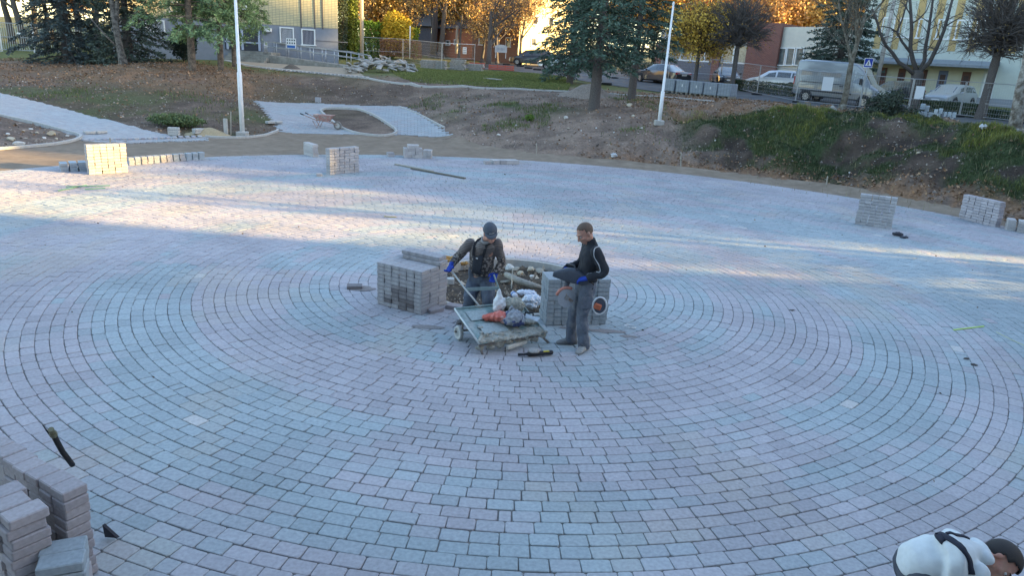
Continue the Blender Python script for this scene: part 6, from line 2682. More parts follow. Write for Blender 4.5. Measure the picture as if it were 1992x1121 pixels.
def hair_cap(t, P, M, s, c, m, keep, grow=.006, name='hair'):
    """scalp shell: keep(x, y, z) in head units decides where hair grows"""
    mb = MB()
    mb.sphere(P(-.012, 0, .03), ((.098 + grow) * s, (.076 + grow) * s, (.092 + grow) * s), 32, 24, M)
    inv = M.transposed()
    keepf = []
    for f in mb.F:
        q = sum((Vector(mb.V[i]) for i in f), Vector()) / len(f)
        v = inv @ (q - P(0, 0, 0)) / s
        if keep(v.x, v.y, v.z):
            keepf.append(f)
    mb.F = keepf
    mb.M = [0] * len(keepf)
    o = mb.build(name, m, t, True)
    sol = o.modifiers.new('thick', 'SOLIDIFY')
    sol.thickness = .006 * s
    sol.offset = -1
    return o


M_skin = mat('skin', (.42, .235, .17), .6, var=.08, vscale=18, spec=.35, col2=(.46, .22, .16))
M_skin2 = mat('skin_ruddy', (.44, .225, .165), .6, var=.08, vscale=18, spec=.35)
M_glove = mat('glove_blue', (.012, .045, .30), .75, var=.12, vscale=30, bump=.001, bscale=200)
M_jacket = mat('jacket_dark', (.024, .026, .032), .85, var=.15, vscale=20, bump=.001, bscale=120)
M_work = mat('work_trousers', (.105, .118, .145), .9, var=.22, vscale=9, bump=.001, bscale=160, col2=(.16, .16, .165), mixlo=.5, mixhi=.75)
M_work2 = mat('dungaree_grey', (.070, .085, .115), .9, var=.2, vscale=9, bump=.001, bscale=160, col2=(.10, .11, .13), mixlo=.5, mixhi=.75)
M_shoe = mat('dusty_shoe', (.30, .29, .27), .9, var=.3, vscale=20)
M_shoe2 = mat('worn_boot', (.12, .11, .105), .9, var=.3, vscale=20)
M_hair = mat('hair_dark', (.030, .024, .022), .7, var=.3, vscale=90, bump=.002, bscale=240)
M_hair2 = mat('hair_cropped', (.125, .088, .066), .85, var=.4, vscale=90, bump=.001, bscale=260)


def leg_set(mb, hip, knee, ank, r, k=4):
    p, q = dense([hip, lerp(hip, knee, .5), knee, lerp(knee, ank, .4), ank], r, k)
    limb(mb, p, q, 14)


def shoe(mb, ank, d, s=1.0, gz=None):
    d = Vector((d[0], d[1], 0)).normalized()
    l = Vector((-d.y, d.x, 0))
    z0 = gz if gz is not None else ank.z - .09
    u = Vector((0, 0, 1))
    base = Vector((ank.x, ank.y, z0))
    R_ = []
    for x, w, h in ((-.085, .028, .05), (-.07, .038, .085), (-.02, .041, .115), (.05, .045, .085), (.11, .05, .062), (.165, .043, .045), (.195, .024, .03)):
        c = base + d * x * s + u * h * .5 * s
        ring = []
        for k in range(14):
            t = 2 * math.pi * k / 14
            cy, cz = math.cos(t), math.sin(t)
            ring.append(c + l * w * s * math.copysign(abs(cy) ** .7, cy) + u * h * .5 * s * math.copysign(abs(cz) ** .6, cz))
        R_.append(ring)
    mb.loft(R_)
    limb(mb, [base + u * .07 * s - d * .03 * s, base + u * .16 * s - d * .03 * s], [.048 * s, .05 * s])


# ---------------------------------------------------------------- man with the saw
def man_with_saw():
    g = G(1128, 676)
    B = Vector((g.x + .0, g.y, 0))
    f = Vector((-.985, -.17, 0)).normalized()
    l = Vector((-f.y, f.x, 0))          # to the left of the facing direction
    l = Vector((0, 0, 1)).cross(f)
    u = Vector((0, 0, 1))

    def P(x, y, z):
        return B + f * x + l * y + u * z
    t = thing('person', 'man in a dark jacket and grey work trousers holding a cut-off saw', 'person', (0, 0, 0))
    H = dict(pel=P(-.01, 0, .98), lh=P(-.01, .09, .95), rh=P(0, -.09, .95), lk=P(.035, .10, .52), rk=P(.11, -.10, .52), la=P(-.02, .115, .10), ra=P(.12, -.13, .10),
             wa=P(-.02, 0, 1.10), ch=P(-.045, 0, 1.32), nb=P(-.03, 0, 1.50), nk=P(.01, 0, 1.55), hd=P(.07, .0, 1.645),
             ls=P(-.05, .185, 1.44), rs=P(-.035, -.185, 1.44), le=P(-.17, .25, 1.175), re=P(.02, -.25, 1.17), lw=P(.055, .215, 1.075), rw=P(.27, -.10, 1.12))
    hf = (f * .88 + l * .18 + u * -.60).normalized()
    hu = (u + f * .60).normalized()
    # body
    b = MB()
    hp, hM = head_parts(b, H['hd'], hf, hu, 1.16)
    limb(b, [H['nb'] - u * .04, H['nk'], H['hd'] - hf * .03 - hu * .05], [.066, .058, .058])
    trunk_loft(b, [(H['pel'] - u * .08, l, f, .14, .10), (H['pel'], l, f, .15, .105), (H['wa'], l, f, .14, .10), (H['ch'], l, f, .165, .115), (H['nb'] - u * .06, l, f, .15, .085), (H['nb'], l, f, .07, .06)])
    for s_ in 'lr':
        leg_set(b, H[s_ + 'h'], H[s_ + 'k'], H[s_ + 'a'], [.085, .075, .055, .05, .036])
        limb(b, [H[s_ + 's'], lerp(H[s_ + 's'], H[s_ + 'e'], .5), H[s_ + 'e'], lerp(H[s_ + 'e'], H[s_ + 'w'], .35), H[s_ + 'w']], [.052, .046, .038, .038, .028])
        limb(b, [H[s_ + 'a'], H[s_ + 'a'] - u * .05 + f * .02], [.03, .026])
    organic('body', b, .0085, M_skin, t, 3)
    face_bits(t, hp, hM, 1.16)
    hair_cap(t, hp, hM, 1.16, None, M_hair2, lambda x, y, z: z > .062 + max(0, (x - .03)) * .9 or (x < -.02 and z > -.03) or (x < .01 and z > .01 and abs(y) > .06), .002)
    # jacket
    j = MB()
    trunk_loft(j, [(H['pel'] + u * .015, l, f, .158, .128), (H['pel'] + u * .07, l, f, .168, .138), (H['wa'] + u * .03, l, f, .170, .138), (H['ch'] - u * .04, l, f, .186, .145), (H['ch'] + u * .06, l, f, .188, .138), (H['nb'] - u * .06, l, f, .165, .108), (H['nb'] + u * .0, l, f, .085, .08), (H['nk'] + u * .0 - f * .02, l, f, .078, .076), (H['nk'] + u * .03 - f * .022, l, f, .074, .070)])
    for s_ in 'lr':
        p, q = dense([H[s_ + 's'] - u * .0, lerp(H[s_ + 's'], H[s_ + 'e'], .5), H[s_ + 'e'], lerp(H[s_ + 'e'], H[s_ + 'w'], .5), lerp(H[s_ + 'e'], H[s_ + 'w'], .86)], [.080, .070, .062, .054, .047])
        limb(j, p, q, 14)
    jo = organic('jacket', j, .0095, M_jacket, t, 3, .017, 9, 3, (1, 1, .8))
    # pale piping from the shoulder down the sleeve to the side
    pp = MB()
    pts = [H['ls'] + u * .075 - f * .03, H['ls'] + l * .045 + u * .02 + f * .035, H['ls'] + l * .075 - u * .08 + f * .035, lerp(H['ls'], H['le'], .6) + l * .055 + f * .045, H['le'] + l * .02 + f * .075 - u * .0, P(-.02, .17, 1.13), P(.05, .165, 1.10)]
    dp, _ = dense(pts, [.01] * len(pts), 6)
    dp = [closest_on(jo, q, .004) for q in dp]
    pp.tube(dp, .006, 6)
    pp.build('piping', mat('piping_grey', (.42, .43, .45), .6), jo, True)
    # trousers
    tr = MB()
    trunk_loft(tr, [(H['pel'] - u * .13, l, f, .145, .115), (H['pel'] - u * .05, l, f, .160, .128), (H['pel'] + u * .03, l, f, .157, .125), (H['pel'] + u * .09, l, f, .150, .118)])
    for s_ in 'lr':
        leg_set(tr, H[s_ + 'h'] - u * .02, H[s_ + 'k'], H[s_ + 'a'] - u * .02, [.113, .099, .080, .076, .078], 5)
    to = organic('trousers', tr, .010, M_work, t, 3, .024, 8, 7, (1, 1, .9))
    pk = MB()
    c = closest_on(to, lerp(H['lh'], H['lk'], .55) + l * .2, .006)
    pk.bbox(c, (.15, .02, .17), aim(f).to_3x3(), b=.008)
    pk.build('cargo_pocket', M_work, to)
    # shoes
    for s_, d in (('l', f * .75 + l * .75), ('r', f)):
        s = MB()
        shoe(s, H[s_ + 'a'] - f * .02, d, 1.08, .0)
        organic('shoe', s, .008, M_shoe if s_ == 'l' else mat('dusty_shoe_dark', (.17, .17, .17), .9, var=.3, vscale=20), t, 3)
    # gloves
    for s_, d, pn, th in (('l', f * .85 - l * .45 - u * .25, -l * .4 - u * .8, -l + u * .3), ('r', f * .55 + l * .6 - u * .3, l * .3 - u * .9, l + u * .3)):
        gl = MB()
        limb(gl, [lerp(H[s_ + 'e'], H[s_ + 'w'], .93), H[s_ + 'w']], [.038, .032])
        hand_parts(gl, H[s_ + 'w'], d, pn, th, .95, 1.06, .003)
        organic('glove', gl, .0055, M_glove, t, 2)
    # the saw -----------------------------------------------------------------
    s = thing('cut_off_saw', 'dark handheld cut-off saw with a round pale blade held by the man', 'saw', (0, 0, 0))
    M_saw = mat('saw_grey', (.060, .068, .085), .55, var=.15, vscale=14)
    a, c, e = P(.02, .13, 1.03), P(.24, .07, 1.06), P(.46, .02, 1.09)
    m = MB()
    ax = (e - a).normalized()
    sd = Vector((0, 0, 1)).cross(ax).normalized()
    up2 = ax.cross(sd)
    trunk_loft(m, [(P(.0, .14, 1.0), sd, up2, .035, .05), (P(.08, .12, 1.03), sd, up2, .055, .08), (P(.2, .08, 1.075), sd, up2, .07, .105), (P(.3, .055, 1.085), sd, up2, .066, .095), (P(.4, .03, 1.08), sd, up2, .045, .06), (P(.47, .015, 1.075), sd, up2, .03, .036)], 16, 3)
    organic('housing', m, .009, M_saw, s, 2)
    m = MB()
    m.tube([P(.17, .12, 1.15), P(.19, .02, 1.2), P(.26, -.08, 1.19), P(.30, -.12, 1.12), P(.27, -.1, 1.02)], .015, 8)
    m.build('front_handle', M_trim, s, True)
    m = MB()
    m.tube([P(.0, .14, 1.02), P(-.06, .165, .98), P(-.05, .17, .92), P(.04, .14, .92), P(.08, .12, .98)], .017, 8)
    m.build('rear_handle', M_trim, s, True)
    m = MB()
    m.tube([P(.26, .055, 1.02), P(.29, .05, .88), P(.27, .055, .78)], [.04, .034, .026], 8)
    m.build('blade_arm', M_saw, s, True)
    hub = P(.27, .085, .76)
    m = MB()
    n_ = (l * .9 - f * .25).normalized()
    rr = .135
    q = n_.orthogonal().normalized()
    r2 = n_.cross(q)
    ring = [hub + (q * math.cos(k / 16 * math.pi) + r2 * math.sin(k / 16 * math.pi)) * rr for k in range(32)]
    m.add([v + n_ * .002 for v in ring] + [v - n_ * .002 for v in ring], [list(range(32)), list(reversed(range(32, 64)))] + [(k, 32 + k, 32 + (k + 1) % 32, (k + 1) % 32) for k in range(32)])
    bl = m.build('blade', mat('blade_steel', (.36, .37, .39), .45, metal=.35, var=.1, vscale=20), s)
    m = MB()
    m.tube([hub - n_ * .012, hub + n_ * .014], .035, 14)
    m.build('blade_hub', mat('hub_metal', (.28, .27, .26), .5, metal=.5), bl)
    m = MB()
    gp = [hub + (f * math.cos(a_) + u * math.sin(a_)) * (rr + .01) for a_ in np.linspace(.25, 2.0, 9)]
    m.tube(gp, .022, 8)
    m.build('blade_guard', mat('guard_pink', (.46, .19, .14), .7, var=.25, vscale=12), s, True)
    m = MB()
    m.tube([hub + f * .03 + u * .09, hub - f * .0 + u * .02, hub - f * .09 - u * .05], .008, 6)
    m.tube([hub + f * .06 + u * .08, hub + f * .02 + u * .01, hub - f * .07 - u * .06], .006, 6)
    m.build('water_hose', mat('hose_tan', (.34, .24, .17), .6), s, True)
    return t


def closest_on(o, p, off=.004):
    ok, loc, nrm, _ = o.closest_point_on_mesh(p)
    return loc + nrm * off


# ---------------------------------------------------------------- man with the cap
def man_with_cart():
    t = thing('person', 'man in a grey cap, patterned jumper and dungarees pulling the cart handle', 'person', (0, 0, 0))
    u = Vector((0, 0, 1))
    J = dict(pel=D(934, 543, 10.42), wa=D(936, 524, 10.35), ch=D(939, 492, 10.17), nb=D(945, 467, 10.03), nk=D(948, 463, 9.95), hd=D(954, 453.5, 9.84),
             rs=D(915, 473, 10.17), ls=D(967, 473.5, 10.01), re=D(891, 499, 10.36), rw=D(878, 516, 10.17), le=D(976, 508, 10.26), lw=D(964, 531, 10.16),
             rh=D(922, 549, 10.44), lh=D(948, 550, 10.36), rk=D(913, 584, 10.13), lk=D(950, 586, 10.06))
    J['ra'] = Vector((J['rk'].x - .03, J['rk'].y + .22, .09))
    J['la'] = Vector((J['lk'].x + .01, J['lk'].y + .22, .09))
    l = (J['ls'] - J['rs'])
    l = Vector((l.x, l.y, 0)).normalized()
    f = -u.cross(l)
    f = Vector((l.y, -l.x, 0))
    fT = (f * .9 - u * .28).normalized()
    # torso axis leans forward
    hf = (f * .80 + Vector((.50, 0, 0)) - u * .36).normalized()
    hu = (u + f * .3).normalized()
    b = MB()
    hp, hM = head_parts(b, J['hd'], hf, hu, 1.12)
    limb(b, [J['nb'] - u * .03, J['nk'], J['hd'] - hf * .03 - hu * .05], [.07, .06, .06])
    trunk_loft(b, [(J['pel'] - u * .08, l, f, .14, .10), (J['pel'], l, f, .155, .11), (J['wa'], l, f, .15, .11), (J['ch'], l, fT, .17, .115), (J['nb'] - u * .06, l, fT, .15, .085), (J['nb'], l, fT, .07, .06)])
    for s_ in 'lr':
        leg_set(b, J[s_ + 'h'], J[s_ + 'k'], J[s_ + 'a'], [.085, .075, .055, .05, .036])
        limb(b, [J[s_ + 's'], lerp(J[s_ + 's'], J[s_ + 'e'], .5), J[s_ + 'e'], J[s_ + 'w']], [.052, .046, .038, .028])
    organic('body', b, .0085, M_skin2, t, 3)
    face_bits(t, hp, hM, 1.12, brow=True)
    hair_cap(t, hp, hM, 1.12, None, M_hair2, lambda x, y, z: x < -.01 and z > -.05 and z < .06)
    # jumper
    jm = mat('jumper', (.20, .175, .165), .95)
    nt = jm.node_tree
    N, L = nt.nodes, nt.links
    tc = N.new('ShaderNodeTexCoord')
    sp = N.new('ShaderNodeSeparateXYZ')
    L.new(tc.outputs['Object'], sp.inputs[0])
    w = N.new('ShaderNodeTexWave')
    w.bands_direction = 'Z'
    w.inputs['Scale'].default_value = 13
    w.inputs['Distortion'].default_value = 1.2
    w.inputs['Detail'].default_value = 1
    L.new(tc.outputs['Object'], w.inputs['Vector'])
    v = N.new('ShaderNodeTexVoronoi')
    v.inputs['Scale'].default_value = 24
    v.distance = 'CHEBYCHEV'
    L.new(tc.outputs['Object'], v.inputs['Vector'])
    vr = N.new('ShaderNodeMapRange')
    vr.inputs['From Min'].default_value = .36
    vr.inputs['From Max'].default_value = .42
    L.new(v.outputs['Distance'], vr.inputs['Value'])
    m1 = N.new('ShaderNodeMix')
    m1.data_type = 'RGBA'
    m1.inputs['A'].default_value = (.085, .072, .07, 1)
    m1.inputs['B'].default_value = (.22, .19, .175, 1)
    L.new(w.outputs['Fac'], m1.inputs['Factor'])
    m2 = N.new('ShaderNodeMix')
    m2.data_type = 'RGBA'
    m2.inputs['A'].default_value = (.26, .23, .21, 1)
    m2.inputs['B'].default_value = (.06, .052, .05, 1)
    L.new(vr.outputs['Result'], m2.inputs['Factor'])
    zr = N.new('ShaderNodeMapRange')
    zc = J['ch'].z - .03
    zr.inputs['From Min'].default_value = zc - .01
    zr.inputs['From Max'].default_value = zc + .01
    L.new(sp.outputs['Z'], zr.inputs['Value'])
    m3 = N.new('ShaderNodeMix')
    m3.data_type = 'RGBA'
    L.new(zr.outputs['Result'], m3.inputs['Factor'])
    L.new(m2.outputs['Result'], m3.inputs['A'])
    L.new(m1.outputs['Result'], m3.inputs['B'])
    L.new(m3.outputs['Result'], N['Principled BSDF'].inputs['Base Color'])
    j = MB()
    trunk_loft(j, [(J['pel'] + u * .05, l, f, .165, .125), (J['wa'], l, f, .172, .135), (lerp(J['wa'], J['ch'], .5), l, fT, .180, .14), (J['ch'] + u * .03, l, fT, .190, .14), (J['nb'] - u * .065, l, fT, .165, .11), (J['nb'] - u * .01, l, fT, .085, .085), (J['nk'] - u * .015, l, fT, .066, .066)])
    for s_ in 'lr':
        p, q = dense([J[s_ + 's'], lerp(J[s_ + 's'], J[s_ + 'e'], .5), J[s_ + 'e'], lerp(J[s_ + 'e'], J[s_ + 'w'], .5), lerp(J[s_ + 'e'], J[s_ + 'w'], .88)], [.076, .070, .063, .055, .05])
        limb(j, p, q, 14)
    jo = organic('jumper', j, .0095, jm, t, 4, .013, 10, 5, (1, 1, .8))
    cl = MB()
    cc = J['nk'] - u * .02
    ring = [cc + (l * math.cos(a) * .072 + fT * math.sin(a) * .072) + u * (.012 - .03 * max(0, math.sin(a))) for a in np.linspace(0, 6.283, 17)]
    cl.tube(ring, .018, 8, cap=False)
    cl.build('collar', mat('collar_grey', (.25, .24, .235), .9), jo, True)
    # dungarees
    d = MB()
    trunk_loft(d, [(J['pel'] - u * .12, l, f, .15, .12), (J['pel'] - u * .03, l, f, .170, .138), (J['pel'] + u * .06, l, f, .172, .14), (J['wa'] + u * .03, l, f, .178, .145)])
    for s_ in 'lr':
        leg_set(d, J[s_ + 'h'] - u * .02, J[s_ + 'k'], J[s_ + 'a'], [.12, .108, .09, .086, .09], 5)
    do = organic('dungarees', d, .010, M_work2, t, 3, .020, 8, 17, (1, 1, .9))
    # bib and straps laid on the jumper
    bb = MB()
    nx, nz = 9, 9
    bt, bo = lerp(J['wa'], J['ch'], .95) + u * .03, J['wa'] - u * .02
    grid = []
    for i in range(nz):
        row = []
        for k in range(nx):
            wq = (.125 - .03 * i / (nz - 1)) * (2 * k / (nx - 1) - 1)
            q = lerp(bo, bt, i / (nz - 1)) + l * wq + fT * .3
            row.append(closest_on(jo, q, .022))
        grid.append(row)
    vs = [q for r_ in grid for q in r_]
    bb.add(vs, [(i * nx + k, i * nx + k + 1, (i + 1) * nx + k + 1, (i + 1) * nx + k) for i in range(nz - 1) for k in range(nx - 1)])
    bib = bb.build('bib', mat('bib_dark', (.040, .044, .055), .9, var=.2, vscale=14), t, True)
    sol = bib.modifiers.new('thick', 'SOLIDIFY')
    sol.thickness = .008
    sol.offset = 0
    lg = MB()
    q0, q1 = grid[-2][3], grid[-2][6]
    n_ = (grid[-2][4] - J['ch']).normalized()
    lg.add([q0 + fT * .014, q1 + fT * .014, q1 + fT * .014 + u * .02, q0 + fT * .014 + u * .02], [(0, 1, 2, 3)])
    lg.build('bib_label', mat('label_pale', (.5, .5, .5), .7), bib)
    for sd in (-1, 1):
        sb = MB()
        pts = []
        for k in range(9):
            a = k / 8
            q = lerp(bt + l * sd * .085 + fT * .25, J['nb'] + l * sd * .10 + u * .12, min(1, a * 1.5)) if a < .67 else lerp(J['nb'] + l * sd * .10 + u * .12, J['ch'] + l * sd * .06 - fT * .3, (a - .67) / .33)
            pts.append(closest_on(jo, q, .013))
        prof = []
        for i, q in enumerate(pts):
            td = (pts[min(i + 1, 8)] - pts[max(i - 1, 0)]).normalized()
            lat = l - td * l.dot(td)
            lat = lat.normalized()
            nn = td.cross(lat)
            prof.append([q + lat * .019 + nn * .004, q - lat * .019 + nn * .004, q - lat * .019 - nn * .004, q + lat * .019 - nn * .004])
        sb.loft(prof)
        sb.build('strap', mat('strap_black', (.02, .02, .024), .85), bib)
    for s_, dd in (('l', f + l * .3), ('r', f - l * .4)):
        s = MB()
        shoe(s, J[s_ + 'a'], dd, 1.05, .0)
        organic('shoe', s, .009, M_shoe2, t, 3)
    for s_, d_, pn, th in (('r', J['rw'] - J['re'], f * .6 - l * .1, l + f * .3), ('l', J['lw'] - J['le'], f * .5 - l * .4, -l + f * .4)):
        gl = MB()
        limb(gl, [lerp(J[s_ + 'e'], J[s_ + 'w'], .9), J[s_ + 'w']], [.046, .036])
        hand_parts(gl, J[s_ + 'w'], d_.normalized() - u * .35, pn, th, 1.0, 1.1, .004)
        organic('glove', gl, .0055, M_glove, t, 2)
    # cap
    cm = mat('cap_grey', (.075, .085, .105), .85, var=.15, vscale=25)
    cap = hair_cap(t, hp, hM, 1.12, None, cm, lambda x, y, z: z > .045 + .10 * min(0, x), .013, 'cap')
    br = MB()
    top, bot = [], []
    for k in range(13):
        a = -1.15 + 2.3 * k / 12
        ix, iy = .094 * math.cos(a) - .012 + .004, .084 * math.sin(a)
        ox, oy = ix + .075 * math.cos(a) ** .8, iy * 1.03
        top.append((hp(ix, iy, .052), hp(ox, oy, .034)))
    vs = [q for pr_ in top for q in pr_]
    br.add(vs, [(2 * k, 2 * k + 1, 2 * k + 3, 2 * k + 2) for k in range(12)])
    bo_ = br.build('brim', cm, cap, True)
    sol = bo_.modifiers.new('thick', 'SOLIDIFY')
    sol.thickness = .006
    lt = MB()
    for k in range(6):
        y_ = -.028 + k * .0112
        lt.add([hp(.103 - abs(y_) * .28, y_, .064), hp(.103 - abs(y_ + .008) * .28, y_ + .008, .064), hp(.1005 - abs(y_ + .008) * .28, y_ + .008, .075 + .002 * (k % 2)), hp(.1005 - abs(y_) * .28, y_, .075 + .002 * (k % 2))], [(0, 1, 2, 3)])
    lt.build('cap_lettering', mat('label_pale', (.5, .5, .5), .7), cap)
    return t, J


# ---------------------------------------------------------------- kneeling man
def kneeling_man():
    t = thing('person', 'dark haired man in a white hoodie kneeling at the bottom right corner', 'person', (0, 0, 0))
    u = Vector((0, 0, 1))
    J = dict(pel=G(1799, 1094, .62), wa=G(1814, 1087, .70), ch=G(1848, 1082, .74), nb=G(1891, 1079, .72), nk=G(1913, 1083, .70), hd=G(1942, 1091, .66))
    ax = (J['nb'] - J['pel'])
    f = Vector((ax.x, ax.y, 0)).normalized()
    l = u.cross(f)                      # away from the camera side
    J['ls'] = J['nb'] - f * .05 + l * .17 - u * .02
    J['rs'] = J['nb'] - f * .05 - l * .17 - u * .03
    J['le'] = J['ls'] + f * .08 + l * .06 - u * .24
    J['re'] = J['rs'] - f * .04 - l * .06 - u * .24
    J['lw'] = J['le'] + f * .20 - u * .12
    J['rw'] = J['re'] + f * .16 - l * .02 - u * .13
    for s_, sg in (('l', 1), ('r', -1)):
        J[s_ + 'h'] = J['pel'] + l * sg * .10 - u * .10
        J[s_ + 'k'] = J['pel'] + l * sg * .15 + f * .16
        J[s_ + 'k'].z = .075
        J[s_ + 'a'] = J['pel'] + l * sg * .13 - f * .24
        J[s_ + 'a'].z = .08
    nd = (J['nb'] - J['ch']).normalized()
    hf = (f * .10 - u * .66 - l * .75).normalized()
    hu = (f * .97 + u * .14 - l * .08).normalized()
    b = MB()
    hp, hM = head_parts(b, J['hd'], hf, hu, 1.18)
    limb(b, [J['nb'] - f * .03, J['nk'], J['hd'] - hu * .07], [.068, .06, .06])
    dn = -u
    trunk_loft(b, [(J['pel'] - f * .03 - u * .04, l, u, .08, .05), (J['wa'] - u * .03, l, u, .08, .05), (J['ch'] - u * .02, l, u, .11, .07), (J['nb'] - f * .05, l, u, .14, .09), (J['nb'], l, u, .07, .06)])
    for s_ in 'lr':
        leg_set(b, J[s_ + 'h'], J[s_ + 'k'], J[s_ + 'a'], [.085, .08, .058, .05, .036])
        limb(b, [J[s_ + 's'], lerp(J[s_ + 's'], J[s_ + 'e'], .5), J[s_ + 'e'], J[s_ + 'w']], [.05, .045, .038, .028])
        hand_parts(b, J[s_ + 'w'], f - u * .3, -u + f * .1, (l if s_ == 'r' else -l), .55)
    organic('body', b, .008, M_skin, t, 3)
    face_bits(t, hp, hM, 1.18)
    hair_cap(t, hp, hM, 1.18, None, M_hair, lambda x, y, z: z > .06 + max(0, (x - .04)) * .7 or (x < -.005 and z > -.06) or (x < .035 and z > .01 and abs(y) > .055), .014)
    h = MB()
    trunk_loft(h, [(J['pel'] - f * .16 - u * .03, l, u, .07, .05), (J['pel'] - f * .145 - u * .015, l, u, .105, .085), (J['pel'] - f * .115 + u * .0, l, u, .13, .11), (J['pel'] - f * .075 + u * .012, l, u, .146, .123), (J['pel'] - f * .03 + u * .02, l, u, .158, .132), (J['pel'] + f * .04 + u * .055, l, u, .160, .134), (J['wa'] + f * .03, l, u, .164, .136), (J['ch'], l, u, .182, .142), (J['nb'] - f * .07, l, u, .172, .122), (J['nb'] - f * .01, l, u, .10, .095), (J['nk'] - f * .01, l, u, .076, .076)])
    for s_ in 'lr':
        p, q = dense([J[s_ + 's'], lerp(J[s_ + 's'], J[s_ + 'e'], .5), J[s_ + 'e'], lerp(J[s_ + 'e'], J[s_ + 'w'], .8)], [.086, .075, .062, .050])
        limb(h, p, q, 14)
    # hood lying on the neck
    for k in range(7):
        a = -1.3 + 2.6 * k / 6
        h.sphere(J['nk'] - f * .03 + l * math.sin(a) * .085 + u * (.03 + .03 * math.cos(a)), (.05, .05, .04), 10, 7)
    ho = organic('hoodie', h, .009, mat('hoodie_white', (.56, .58, .58), .95, var=.05, vscale=10, bump=.001, bscale=200), t, 16, .014, 7, 23, (1, 1, 1))
    tr = MB()
    trunk_loft(tr, [(J['pel'] - f * .14 - u * .09, l, u, .11, .08), (J['pel'] - f * .06 - u * .07, l, u, .15, .11), (J['pel'] + f * .05 - u * .06, l, u, .15, .11), (J['pel'] + f * .10 - u * .04, l, u, .14, .11)])
    for s_ in 'lr':
        leg_set(tr, J[s_ + 'h'] - u * .0 - f * .03, J[s_ + 'k'] + u * .02, J[s_ + 'a'] + u * .01, [.122, .11, .088, .08, .072], 5)
    organic('trousers', tr, .010, mat('trousers_charcoal', (.060, .066, .082), .9, var=.15, vscale=10, bump=.001, bscale=160), t, 5, .010, 9, 31, (1, 1, 1))
    for s_ in 'lr':
        s = MB()
        c = J[s_ + 'a']
        limb(s, [c, c - f * .06 - u * .01], [.058, .05])
        trunk_loft(s, [(c - f * .05 + u * .03, l, u, .04, .05), (c - f * .09 + u * .0, l, u, .045, .07), (c - f * .13 - u * .02, l, u, .048, .06), (c - f * .16 - u * .03, l, u, .04, .045)], 14)
        s.tube([c - f * .10 + u * .07, c - f * .12 + u * .11], [.03, .022], 8)
        organic('boot', s, .008, M_shoe2, t, 2)
    # dark braces over the hoodie
    def on_back(px, py):
        o_ = Vector((0, 0, CAMH))
        ok, loc, nn, _ = ho.ray_cast(o_, ray(px, py).normalized())
        if not ok:
            ok, loc, nn, _ = ho.closest_point_on_mesh(D(px, py, J['wa'].y))
        return loc, nn
    for path, wd in (([(1806, 1037), (1824, 1040), (1842, 1047), (1860, 1058), (1876, 1074), (1886, 1094), (1890, 1119)], .021), ([(1842, 1040), (1856, 1041), (1870, 1044), (1884, 1049)], .014)):
        q3 = [on_back(*q)[0] for q in path]
        dp, _ = dense(q3, [.01] * len(q3), 4)
        prof = []
        for i, q in enumerate(dp):
            td = (dp[min(i + 1, len(dp) - 1)] - dp[max(i - 1, 0)]).normalized()
            ok, loc, nn, _ = ho.closest_point_on_mesh(q)
            lat = td.cross(nn).normalized()
            q = loc
            prof.append([q + lat * wd + nn * .009, q - lat * wd + nn * .009, q - lat * wd - nn * .006, q + lat * wd - nn * .006])
        sb = MB()
        sb.loft(prof)
        sb.build('brace', mat('brace_navy', (.016, .018, .032), .8), ho, True)
    return t


man_with_saw()
_, JC = man_with_cart()
kneeling_man()
# ================================================================ cart and tools
M_steel_teal = mat('cart_teal', (.22, .30, .29), .6, var=.25, vscale=5, col2=(.33, .35, .33), mixlo=.45, mixhi=.65, spec=.3)
M_mortar = mat('dried_mortar', (.36, .345, .30), .95, var=.25, vscale=8, bump=.008, bscale=40, col2=(.27, .26, .22), spec=.1)


